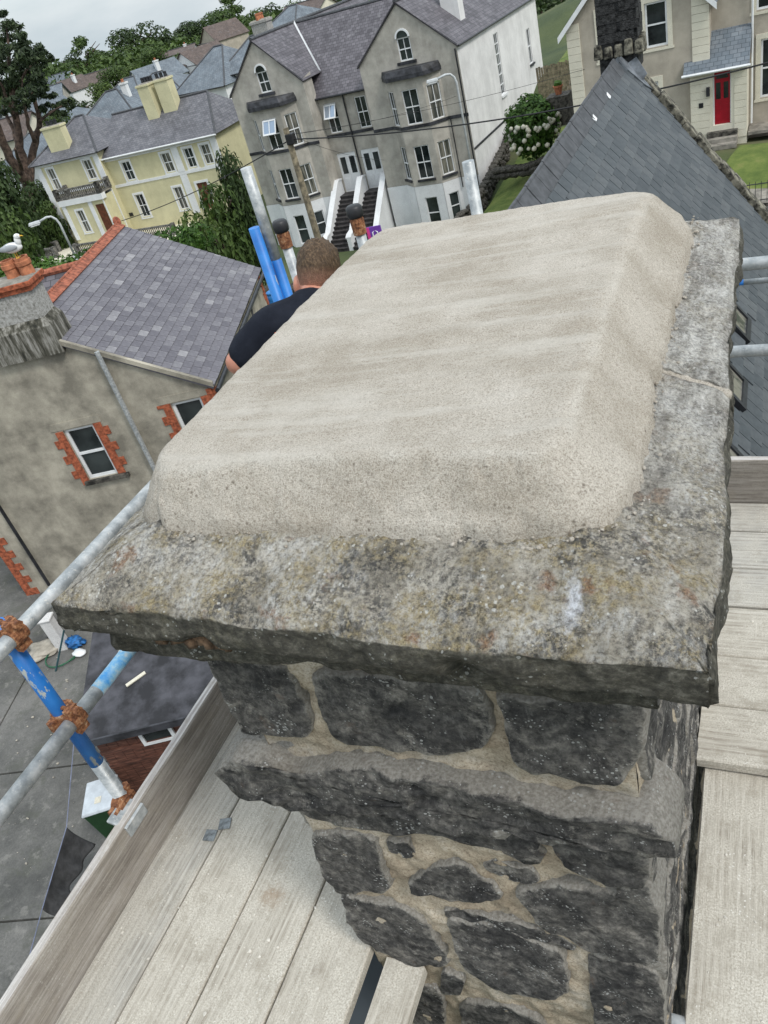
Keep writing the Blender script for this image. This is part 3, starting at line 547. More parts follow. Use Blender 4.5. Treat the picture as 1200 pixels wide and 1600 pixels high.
def stone(poly, O, U, V, N, depth, seed, back=.09, n=84, rings=9, rough=1.0):
    """poly: 2d outline in the (U,V) frame of the face; a rock-faced block standing proud of it"""
    P = [Vector((p[0], p[1])) for p in poly]
    for _ in range(1):                                               # nip the corners
        Q = []
        for i, p in enumerate(P): q = P[(i+1) % len(P)]; Q += [p.lerp(q, .13), p.lerp(q, .5)+Vector((noise.noise(Vector((p.x*40, p.y*40, seed))), noise.noise(Vector((p.x*40, p.y*40, seed+9)))))*.006, p.lerp(q, .87)]
        P = Q
    Ls = [(P[(i+1) % len(P)]-P[i]).length for i in range(len(P))]; T = sum(Ls); out = []; i = 0; acc = 0
    for k in range(n):
        t = T*k/n
        while acc+Ls[i] < t: acc += Ls[i]; i += 1
        out.append(P[i].lerp(P[(i+1) % len(P)], (t-acc)/max(Ls[i], 1e-9)))
    c = sum(out, Vector((0, 0)))/n; sv = Vector((seed*2.3, seed*4.1, seed*.7)); vs, ed = [], []
    O, U, V, N = map(Vector, (O, U, V, N))
    xs = [p.x for p in out]; ys = [p.y for p in out]; wmin = min(max(xs)-min(xs), max(ys)-min(ys))
    prof = [(1.0, -back, .9), (1.0, -.012, .9), (1.0, .35*depth, .9)]+[(1-.045*(k/3), depth*(.35+.65*math.sin(PI/2*k/3)), .9-k*.2) for k in range(1, 4)]+[(.955*(1-k/rings), depth, max(0, .25-.2*k)) for k in range(1, rings)]
    for sc, d, e in prof:
        for p in out:
            v = p-c; jit = 1+.05*noise.noise(Vector((p.x*18, p.y*18, seed)))+.03*noise.noise(Vector((p.x*50, p.y*50, seed)))
            L = v.length; ins = (1-sc); v2 = v*max(0, (1-ins)) if sc < .85 else v*(1-ins*wmin/max(wmin, 2*L) if L > 0 else 1)
            q = c+v2*jit; w3 = O+U*q.x+V*q.y
            hh = d
            if d > -.05: hh += rough*(.015*fbm(w3+sv, 8, 4)+.008*fbm(w3+sv, 26, 4)+.020*abs(noise.noise(w3*11+sv))*(sc)-.012*abs(noise.noise(w3*21+sv*2)))
            vs.append(w3+N*hh); ed.append(e)
    m = len(prof); fs = [(j*n+i, j*n+(i+1) % n, (j+1)*n+(i+1) % n, (j+1)*n+i) for j in range(m-1) for i in range(n)]
    w3 = O+U*c.x+V*c.y; vs.append(w3+N*(depth+rough*.011*fbm(w3+sv, 9, 4))); ed.append(0); k = len(vs)-1
    fs += [((m-1)*n+i, (m-1)*n+(i+1) % n, k) for i in range(n)]
    return cbuild(vs, fs, 'stone', M['stone'], {'edge': ed})
za = lambda *p: [(300+x/2.4, 1000+y/2.4) for x, y in p]
zb = lambda *p: [(700+x/2.4, 1000+y/2.4) for x, y in p]
FRONT = [  # outlines read off the front face (picture points, laid back on the wall plane), depth proud of the face
    (za((62, 70), (340, 100), (385, 180), (442, 300), (432, 345), (200, 350), (160, 260), (100, 150)), .016),
    (za((460, 122), (800, 148), (1060, 188), (1110, 300), (1105, 390), (960, 420), (800, 402), (560, 375), (500, 280)), .016),
    (zb((198, 212), (380, 222), (600, 228), (735, 236), (722, 370), (690, 450), (640, 525), (540, 530), (420, 500), (280, 470), (240, 380)), .018),
    (za((130, 462), (190, 393), (300, 412), (400, 468), (480, 450), (680, 440), (880, 482), (1180, 530))+zb((380, 572), (600, 602), (730, 612), (842, 700), (820, 752), (640, 738), (500, 690), (380, 702), (220, 662))+za((1180, 685), (940, 652), (830, 602), (500, 602), (320, 548), (200, 522), (150, 502)), .05),
    (za((318, 540), (500, 590), (830, 595), (940, 645), (1190, 690))+zb((300, 700), (345, 800), (325, 838), (200, 800))+za((1190, 790), (940, 722), (720, 718), (450, 672), (340, 610)), .016),
    (zb((370, 690), (560, 730), (752, 745), (738, 918), (600, 905), (450, 850), (400, 770)), .02),
    (za((452, 728), (680, 738), (705, 830), (742, 930), (550, 946), (490, 862)), .016),
    (za((735, 765), (800, 762), (828, 805), (790, 820), (745, 800)), .008),
    (za((818, 905), (920, 850), (1012, 848), (1172, 968), (1000, 972), (840, 940)), .014),
    (zb((140, 850), (190, 842), (300, 880), (330, 915), (230, 915), (160, 885)), .006),
    (zb((255, 942), (450, 930), (640, 965), (640, 925), (745, 925), (784, 1000), (782, 1212), (500, 1152), (330, 1062), (300, 1000)), .016),
    (zb((0, 1015), (200, 1055), (330, 1085), (480, 1165), (300, 1120), (100, 1065), (0, 1040)), .012),
    (za((556, 955), (780, 1008), (880, 1068), (966, 1225), (840, 1210), (700, 1172), (622, 1110), (590, 1040)), .016),
    (zb((-10, 1040), (200, 1080), (425, 1180), (445, 1310), (400, 1348), (200, 1312), (62, 1232)), .015),
    (zb((528, 1188), (780, 1252), (800, 1330), (806, 1450), (560, 1450), (540, 1330)), .015),
    (za((716, 1248), (935, 1318), (945, 1450), (840, 1450)), .015),
    (za((1010, 1362), (1180, 1378), (1300, 1420), (1330, 1480), (1030, 1480)), .015),
    (zb((-20, 1240), (60, 1280), (40, 1340), (-30, 1330)), .012),
]
def front_pt(px, py): p = AY(px, py, .872); return (p.x, p.z)
for k, (poly, d) in enumerate(FRONT):
    pp = [front_pt(*q) for q in poly]; cx_ = sum(q[0] for q in pp)/len(pp); cz_ = sum(q[1] for q in pp)/len(pp); ext = max(.05, min(max(q[0] for q in pp)-min(q[0] for q in pp), max(q[1] for q in pp)-min(q[1] for q in pp)))
    pp = [(a+.010*(a-cx_)/max(.02, math.hypot(a-cx_, b-cz_)), b+.010*(b-cz_)/max(.02, math.hypot(a-cx_, b-cz_))) for a, b in pp]
    stone(pp, (0, .885, 0), (1, 0, 0), (0, 0, 1), (0, -1, 0), d, k+1, rough=1.0 if d > .02 else .55, back=.16 if d > .08 else .09)
def courses(O, U, V, N, W0, seed, d=.022, hi=11.17, lo=9.5, rough=.8):
    r = random.Random(seed); z = hi; k = 0
    while z > lo:
        h = r.choice((.09, .13, .17, .2)); x = r.uniform(-.05, .0)
        while x < W0-.05:
            w = min(r.uniform(.18, .48), W0-x+.0)
            if w > .08:
                g = .013; a = [(x+g+r.uniform(-.01, .01), z-g+r.uniform(-.012, .0)), (x+w*.5, z-g*.6+r.uniform(-.01, .01)), (x+w-g, z-g+r.uniform(-.012, .006)), (x+w-g+r.uniform(-.008, .008), z-h*.5), (x+w-g+r.uniform(-.02, .0), z-h+g), (x+w*.5, z-h+g+r.uniform(-.012, .012)), (x+g, z-h+g+r.uniform(-.01, .01))]
                stone([(max(0.0, p[0]), p[1]) for p in a], O, U, V, N, d*r.uniform(.6, 1.3), seed*50+k, n=44, rings=5, rough=rough)
            x += w; k += 1
        z -= h
courses((SX1, SY0, 0), (0, 1, 0), (0, 0, 1), (1, 0, 0), SY1-SY0, 21, .012, rough=.6)
courses((SX0, SY1, 0), (0, -1, 0), (0, 0, 1), (-1, 0, 0), SY1-SY0, 22)
courses((SX1, SY1, 0), (-1, 0, 0), (0, 0, 1), (0, 1, 0), SX1-SX0, 23)
# ------------------------------------------------------------------ own roof under the scaffold
own = thing('slate_house', 'slate roofed house under the scaffold boards, carrying the stone chimney', 'house', (2.3, 1.5, 0))
mb = MB(); mb.box((-3.6, -3.4, 0), (5, 3.0, 7.0)); mb.prism([(-3.6, -3.4, 7), (-3.6, 3, 7), (-3.6, -.2, 9.1)], (8.6, 0, 0)); mb.build('wall', M['left_render'], own)
for s in (-1, 1):
    mb = MB(); a = (-3.75, -.2, 9.14); b = (-3.75, -.2+s*3.45, 6.88); mb.prism([a, b, (b[0], b[1], b[2]+.05), (a[0], a[1], a[2]+.05)], (8.9, 0, 0)); mb.build('roof_slope', M['roofB'], own)
# ------------------------------------------------------------------ scaffold boards
BZ = 9.87
def board(x0, x1, y0, y1, ztop, mat, label, along='Y', thick=.038, name='scaffold_board', group='scaffold boards', seed=0):
    """a plank with worn, slightly wavy edges; local Y is its length"""
    if along == 'X': w, Ln = y1-y0, x1-x0
    else: w, Ln = x1-x0, y1-y0
    c = Vector(((x0+x1)/2, (y0+y1)/2, ztop)); n = max(6, int(Ln/.06)); sec = [(-1, -thick), (-1, -.005), (-.965, 0), (-.5, 0), (0, 0), (.5, 0), (.965, 0), (1, -.005), (1, -thick)]; vs = []; m = len(sec)
    for i in range(n+1):
        y = -Ln/2+Ln*i/n
        for u, z in sec:
            e = .0025*noise.noise(Vector((u*2, y*3, seed*3.1+1)))+.0012*noise.noise(Vector((u*5, y*14, seed+7)))
            vs.append((u*w/2+e*(1 if abs(u) > .9 else 0), y+(.004*noise.noise(Vector((u*9, seed, i))) if i in (0, n) else 0), z+e*.9))
    fs = [(i*m+j, i*m+j+1, (i+1)*m+j+1, (i+1)*m+j) for i in range(n) for j in range(m-1)]+[(i*m+m-1, i*m, (i+1)*m, (i+1)*m+m-1) for i in range(n)]+[tuple(range(m-1, -1, -1)), tuple(n*m+j for j in range(m))]
    mb = MB(); mb.add(vs, fs); o = mb.build(name, mat, smooth=False); o.location = c
    if along == 'X': o.rotation_euler = (0, 0, -PI/2)
    return tag(o, label, 'board', group)
LB = [(-1.8885, -1.697, -.75, 3.07, 'board_grey', 'grey grained scaffold board lying against the left toe board'), (-1.691, -1.474, -.75, 3.07, 'board', 'pale dusty scaffold board, second from the left toe board'),
      (-1.469, -1.241, -.75, 3.07, 'board', 'pale scaffold board with a brown stain, third from the left toe board'), (-1.235, -1.012, -.75, 3.07, 'board', 'crumb strewn scaffold board running beside the chimney left face'),
      (-.955, -.835, -.75, .872, 'board', 'narrow pale board strip in front of the chimney beyond the dark gap'), (-.70, -.475, -.75, .52, 'board', 'scaffold board ending short of the middle of the chimney front'), (-.47, -.245, -.75, .52, 'board', 'scaffold board ending short of the chimney front right corner')]
for k, (a, b, c, d, m, l) in enumerate(LB): board(a, b, c, d, BZ, M[m], l, seed=k)
ordn = ['nearest', 'second', 'third', 'fourth', 'fifth', 'farthest']
ye = [1.70, 1.934, 2.165, 2.42, 2.645, 2.88, 3.075]
for k in range(6):
    gap = .003 if k != 3 else .008
    board(-.172+.01*(k % 2), 1.7-.07*(k % 3), ye[k]+gap, ye[k+1]-gap*.6, BZ+.006*(k == 0)+.003*(k % 2), M['board' if k < 3 else 'board_grey'], 'pale scaffold board right of the chimney, %s of the six cross boards' % ordn[k], 'X', seed=20+k)
board(-.150, .075, -.8, 1.85, BZ-.045, M['board'], 'lower scaffold board running along the chimney right face', seed=31)
board(.082, .308, -.8, 1.85, BZ-.045, M['board'], 'lower scaffold board beside the one along the chimney right face', seed=32)
def toe(name, a, b, nrm, label, mat):
    a, b = Vector(a), Vector(b); d = (b-a); Ln = d.length; c = (a+b)/2; n = max(6, int(Ln/.1)); vs = []; sec = [(-.019, -.03), (-.019, .219), (-.014, .223), (.014, .223), (.019, .219), (.019, -.03)]; m = 6
    for i in range(n+1):
        y = -Ln/2+Ln*i/n
        for u, z in sec: vs.append((u+.002*noise.noise(Vector((y*3, u*4, 5))), y, z+.0025*noise.noise(Vector((y*4, u*30, 9)))))
    mb = MB(); mb.add(vs, [(i*m+j, i*m+(j+1) % m, (i+1)*m+(j+1) % m, (i+1)*m+j) for i in range(n) for j in range(m)]+[tuple(range(m-1, -1, -1)), tuple(n*m+j for j in range(m))])
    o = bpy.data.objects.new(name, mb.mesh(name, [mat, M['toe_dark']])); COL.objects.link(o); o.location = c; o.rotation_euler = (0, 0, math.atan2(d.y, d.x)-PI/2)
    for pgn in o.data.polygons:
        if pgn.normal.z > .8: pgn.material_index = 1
    return tag(o, label, 'board', 'toe boards')
tl = toe('toe_board', (-1.908, -.78, BZ), (-1.908, 3.07, BZ), (1, 0), 'brown grey plank on edge along the left side of the scaffold', M['toe'])
toe('toe_board', (-.30, 3.098, BZ), (1.9, 3.098, BZ), (0, -1), 'plank on edge along the far side of the scaffold, right of the chimney', M['toe'])
toe('toe_board', (-1.88, 3.098, BZ), (-.32, 3.098, BZ), (0, -1), 'plank on edge along the far side of the scaffold behind the chimney', M['toe'])
# steel clips on the board edges
for (px, py, rz) in ((329, 1306, .15), (352, 1288, .35)):
    p = G(px, py, BZ); mb = MB(); mb.box((-.022, -.021, -.001), (.022, .021, .0035)); mb.lathe((0, 0, .0035), [(.006, 0), (.005, .002)], 8); o = mb.build('board_clip', M['clip'], bevel=.001); o.location = (p.x, p.y, BZ+.0025); o.rotation_euler = (0, 0, rz)
    tag(o, 'small grey metal plate on the board seam, %s of the pair' % ('left' if px < 340 else 'right'), 'plate', 'metal plates on the boards')
# mortar crumbs
mb = MB()
for k in range(2600):
    if k < 1900: x, y = rng.uniform(-1.87, -1.02), rng.uniform(-.2, 2.2)*rng.random()**.4
    else: x, y = rng.uniform(-.14, .5), rng.uniform(.6, 2.95)
    if k > 1900 and y < 1.72 and x < -.09: continue
    z = BZ if k < 1900 or y > 1.71 else BZ-.045
    r = .0012+.0045*rng.random()**6; mb.blob((x, y, z+r*.3), r, 1, .9, 2.5, (1, rng.uniform(.6, 1.2), .5), k)
tag(mb.build('mortar_crumbs', plain('pale_crumbs', (.58, .55, .49), .95)), 'loose mortar crumbs scattered over the scaffold boards', 'debris', kind='stuff')
# ------------------------------------------------------------------ scaffold tubes
TR = .0242
sc = thing('tube_scaffold', 'galvanised and blue scaffold tubes with rusty couplers around the chimney', 'scaffold', (-1.97, 1.05, 0))
SO = Vector((-1.97, 1.05, 0))
def stube(name, pts, mat, r=TR, n=20, par=None):
    mb = MB(); mb.tube([Vector(p)-SO for p in pts], r, n); o = mb.build(name, mat, par or sc, smooth=False)
    for f in o.data.polygons: f.use_smooth = len(f.vertices) == 4
    return o
def coupler(c, ax, ay, seed):
    """swivel coupler: two half collars, flaps, hinge pins and bolts round the crossing of two tubes"""
    c = Vector(c)-SO; mb = MB(); ax, ay = Vector(ax).normalized(), Vector(ay).normalized(); nn = ax.cross(ay).normalized()
    for a, o, other in ((ax, TR, ay), (ay, -TR, ax)):
        ctr = c+nn*o
        for w in (-.017, .0, .017): mb.tube([ctr+a*(w-.009), ctr+a*(w+.009)], TR+.007+(.003 if w == 0 else 0), 16)
        for s in (-1, 1):
            e = ctr+other*s*(TR+.014)+nn*o*.25; mb.box((-.012, -.02, -.012), (.012, .02, .012), Matrix.Translation(e) @ a.to_track_quat('Y', 'Z').to_matrix().to_4x4())
        bp = ctr+other*(TR+.020); mb.tube([bp-nn*.038, bp+nn*.04], .0075, 8); mb.tube([bp+nn*.032, bp+nn*.048], .0145, 6); mb.tube([bp-nn*.03, bp-nn*.04], .013, 6)
    rn = random.Random(seed)
    mb.v = [tuple(Vector(v)+Vector((rn.uniform(-1, 1), rn.uniform(-1, 1), rn.uniform(-1, 1)))*.0005) for v in mb.v]
    return mb.build('coupler', M['rust'], sc)
sx, sy = -1.972, 1.05
stube('standard', [(sx, sy, 0), (sx, sy, 10.285)], M['galv']); stube('standard', [(sx, sy, 10.285), (sx, sy, 10.93)], M['blue'])
stube('guard_rail', [(-1.92, -.9, 10.89), (-1.925, 3.35, 10.89)], M['galv'])
stube('guard_rail', [(-1.92, -.9, 10.52), (-1.92, 1.16, 10.52)], M['galv']); stube('guard_rail', [(-1.92, 1.16, 10.52), (-1.92, 1.40, 10.52)], M['blue_fade'])
coupler((sx+TR, sy, 10.89), (0, 1, 0), (0, 0, 1), 3); coupler((sx+TR, sy, 10.52), (0, 1, 0), (0, 0, 1), 4)
# clamp plate gripping the toe board, with its pin
mb = MB(); p = Vector((-1.915, 1.0, 10.085))-SO
mb.box((-.045, -.05, -.004), (.036, .05, .008), Matrix.Translation(p) @ Matrix.Rotation(.25, 4, 'Y')); mb.box((.024, -.05, -.05), (.034, .05, .0), Matrix.Translation(p)); mb.build('board_clamp', M['galv'], sc, bevel=.003)
coupler((-1.955, 1.03, 10.06), (1, 0, 0), (0, 1, 0), 6).scale = (1, 1, 1)
stube('transom', [(-2.09, .93, 9.80), (2.0, .93, 9.80)], M['galv']); stube('transom', [(-2.05, 2.95, 9.79), (2.0, 2.95, 9.79)], M['galv']); stube('transom', [(-2.06, -.6, 9.79), (2.0, -.6, 9.79)], M['galv'])
stube('ledger', [(-1.93, -1.0, 9.745), (-1.93, 3.5, 9.745)], M['galv']); stube('ledger', [(-2.2, 3.2, 9.745), (2.0, 3.2, 9.745)], M['galv'])
# far corner: tall standard with blue sleeve, short capped tubes
p = AD(384, 262, 3.36); stube('standard', [(p.x, p.y, 0), (p.x, p.y, 11.2)], M['blue']); stube('standard', [(p.x, p.y, 11.2), (p.x, p.y, p.z)], M['galv']); stube('standard', [(p.x-.028, p.y-.045, 9.0), (p.x-.028, p.y-.045, 11.36)], M['blue'])
def capped(px, py, y):
    p = AY(px, py, y); stube('standard', [(p.x, p.y, 0), (p.x, p.y, p.z-.02)], M['galv'])
    mb = MB(); q = p-SO; mb.lathe(q, [(TR+.006, -.11), (TR+.008, -.05), (TR+.004, -.03)], 14); mb.build('rusty_sleeve', M['rust'], sc)
    mb = MB(); mb.lathe(q, [(TR+.010, -.035), (TR+.014, -.02), (TR+.013, .008), (TR+.004, .018), (.004, .02)], 16); mb.build('end_cap', M['black_plastic'], sc, smooth=True)
capped(437, 350, 3.32); capped(553, 327, 3.32)
p = AY(731, 252, 3.24); stube('standard', [(p.x, p.y, 0), (p.x, p.y, p.z)], M['galv'])
stube('guard_rail', [(-.75, 3.19, 10.91), (2.0, 3.17, 10.915)], M['galv']); stube('guard_rail', [(-1.05, 3.19, 10.55), (2.0, 3.17, 10.555)], M['galv'])
stube('brace', [(-.45, 3.29, 10.80), (-.085, 3.27, 10.805)], M['blue'], .011, 10); stube('brace', [(-.085, 3.27, 10.805), (2.0, 3.25, 10.81)], M['galv'], .011, 10)
# ------------------------------------------------------------------ building kit
Z3 = Vector((0, 0, 1))
def sheet(mb, O, U, N, x0, x1, z0, top, holes=(), brk=(), rev=.12):
    """wall sheet in the plane O,U,Z with openings (x0,x1,z0,z1) and their reveals; top: function of x"""
    O, U, N = map(Vector, (O, U, N)); P = lambda x, z, d=0: O+U*x+Z3*z-N*d
    xs = sorted({x0, x1, *[b for b in brk if x0 < b < x1], *[h[0] for h in holes], *[h[1] for h in holes]})
    for a, b in zip(xs, xs[1:]):
        hs = sorted([h for h in holes if h[0] < b-1e-6 and h[1] > a+1e-6], key=lambda h: h[2]); z = z0
        for h in hs:
            if h[2] > z+1e-4: mb.quad(P(a, z), P(b, z), P(b, h[2]), P(a, h[2]))
            z = h[3]
        mb.quad(P(a, z), P(b, z), P(b, top(b)), P(a, top(a)))
    for (a, b, c, d) in holes:
        mb.quad(P(a, c), P(b, c), P(b, c, rev), P(a, c, rev)); mb.quad(P(a, d), P(a, d, rev), P(b, d, rev), P(b, d))
        mb.quad(P(a, c), P(a, c, rev), P(a, d, rev), P(a, d)); mb.quad(P(b, c), P(b, d), P(b, d, rev), P(b, c, rev))
def obox(mb, O, U, N, x0, x1, z0, z1, d0, d1):
    """box in wall coordinates; d = distance out from the wall face"""
    O, U, N = map(Vector, (O, U, N)); A = lambda x, z, d: O+U*x+Z3*z+N*d
    mb.add([A(x0, z0, d0), A(x1, z0, d0), A(x1, z1, d0), A(x0, z1, d0), A(x0, z0, d1), A(x1, z0, d1), A(x1, z1, d1), A(x0, z1, d1)],
           [(0, 1, 2, 3), (7, 6, 5, 4), (0, 4, 5, 1), (1, 5, 6, 2), (2, 6, 7, 3), (3, 7, 4, 0)])
def window(par, O, U, N, r, rev=.12, bars=(1, 0), glass='glass', fr='upvc', sill=None, fw=.06, surround=None, sw=.12, openout=False):
    x0, x1, z0, z1 = r; mb = MB(); d0, d1 = -rev+.005, -rev+.06
    for q in ((x0, x0+fw, z0, z1), (x1-fw, x1, z0, z1), (x0+fw, x1-fw, z0, z0+fw), (x0+fw, x1-fw, z1-fw, z1)): obox(mb, O, U, N, *q, d0, d1)
    h, v = bars
    for k in range(h): z = z0+(z1-z0)*(k+1)/(h+1); obox(mb, O, U, N, x0+fw, x1-fw, z-.03, z+.03, d0, d1+.006)
    for k in range(v): x = x0+(x1-x0)*(k+1)/(v+1); obox(mb, O, U, N, x-.018, x+.018, z0+fw, z1-fw, d0+.004, d1-.012)
    w = mb.build('window', M[fr], par)
    pm = MB(); O2, U2, N2 = map(Vector, (O, U, N)); A = lambda x, z: O2+U2*x+Z3*z-N2*(rev-.02)
    zs = z0+(z1-z0)*(.52 if openout else 0)
    pm.quad(A(x0+.02, z0+.02), A(x1-.02, z0+.02), A(x1-.02, z1-.02), A(x0+.02, z1-.02)); pm.build('pane', M[glass], w)
    if openout:       # top-hung sash swung out
        zm = z0+(z1-z0)*.5; B = lambda x, t, e=0: O2+U2*x+Z3*(z1-fw-(z1-zm)*.85*t)+N2*(.02+(z1-zm)*.45*t)+Vector((0, 0, e))
        sm = MB(); f = .07
        for (a, b, c, d) in ((x0, x0+f, 0, 1), (x1-f, x1, 0, 1), (x0+f, x1-f, 0, .1), (x0+f, x1-f, .9, 1), ((x0+x1)/2-.025, (x0+x1)/2+.025, .1, .9)):
            sm.prism([B(a, c), B(b, c), B(b, d), B(a, d)], N2*.05)
        s = sm.build('open_sash', M['upvc'], w); gm = MB(); gm.quad(B(x0+f, .1)+N2*.02, B(x1-f, .1)+N2*.02, B(x1-f, .9)+N2*.02, B(x0+f, .9)+N2*.02); gm.build('sash_glass', M['glass_sky_tint'], w)
    if sill: mb = MB(); obox(mb, O, U, N, x0-.1, x1+.1, z0-.13, z0-.004, -.06, .11); mb.build('sill', M[sill], w)
    if surround:
        mb = MB(); e = .035
        for q in ((x0-sw, x0-.002, z0-.06, z1+sw), (x1+.002, x1+sw, z0-.06, z1+sw), (x0-.002, x1+.002, z1+.002, z1+sw), (x0-sw-.05, x1+sw+.05, z0-.16, z0-.06)): obox(mb, O, U, N, *q, -.02, e)
        mb.build('surround', M[surround], w)
    return w
def roof(par, name, mat, quads, th=.07, uvdir=None):
    """roof slope(s): each polygon given as 3d points with the eave first (a,b along the eave); UVs in metres"""
    bm = bmesh.new(); uv = bm.loops.layers.uv.new('UVMap')
    for poly in quads:
        P = [Vector(p) for p in poly]; n = (P[1]-P[0]).cross(P[2]-P[0]).normalized(); n = -n if n.z < 0 else n
        ud = (P[1]-P[0]).normalized(); vd = n.cross(ud).normalized()
        for off, flip in ((0, False), (-th, True)):
            vs = [bm.verts.new(p+n*off) for p in P]; f = bm.faces.new(vs if not flip else vs[::-1])
            for l in f.loops: l[uv].uv = ((l.vert.co-P[0]).dot(ud), (l.vert.co-P[0]).dot(vd))
        for i in range(len(P)):
            a, b = P[i], P[(i+1) % len(P)]; bm.faces.new([bm.verts.new(q) for q in (a, a-n*th, b-n*th, b)])
    bmesh.ops.recalc_face_normals(bm, faces=bm.faces[:]) if False else None
    me = bpy.data.meshes.new(name); bm.to_mesh(me); bm.free(); me.materials.append(M[mat]); return link(name, me, par)
def ridge(par, a, b, mat='ridge', r=.11, name='ridge'):
    a, b = Vector(a), Vector(b); d = (b-a); L_ = d.length; n = max(2, int(L_/.42)); mb = MB()
    for k in range(n):
        p, q = a.lerp(b, k/n), a.lerp(b, (k+.985)/n); mb.tube([p, q], [r, r*.94], 8)
    return mb.build(name, M[mat], par)
def stack(par, c, w, d, z0, z1, mat, pots=2, potmat='terracotta', band=True, rz=0, ph=.4):
    T = Matrix.Translation((c[0], c[1], 0)) @ Matrix.Rotation(rz, 4, 'Z'); mb = MB(); mb.box((-w/2, -d/2, z0), (w/2, d/2, z1), T)
    if band: mb.box((-w/2-.07, -d/2-.07, z1), (w/2+.07, d/2+.07, z1+.16), T)
    o = mb.build('chimney', M[mat], par, bevel=.015); zt = z1+(.16 if band else 0)
    fl = MB(); fl.box((-w/2-.01, -d/2-.01, zt), (w/2+.01, d/2+.01, zt+.06), T, tp=.06); fl.build('flaunching', M['path'], o)
    for k in range(pots):
        q = T @ Vector(((k-(pots-1)/2)*min(.42, w/max(pots, 1)), 0, 0)); mb = MB(); mb.lathe((q.x, q.y, zt+.02), [(.15, 0), (.13, ph*.7), (.155, ph*.75), (.155, ph*.88), (.13, ph*.9), (.13, ph), (.10, ph), (.10, ph-.1)], 12); mb.build('chimney_pot', M[potmat], o, smooth=False)
    return o
def pipe(par, pts, mat='black_paint', r=.05, name='downpipe', n=8): mb = MB(); mb.tube(pts, r, n); return mb.build(name, M[mat], par)
X3 = (1, 0, 0); NF = (0, -1, 0); OO = (0, 0, 0)
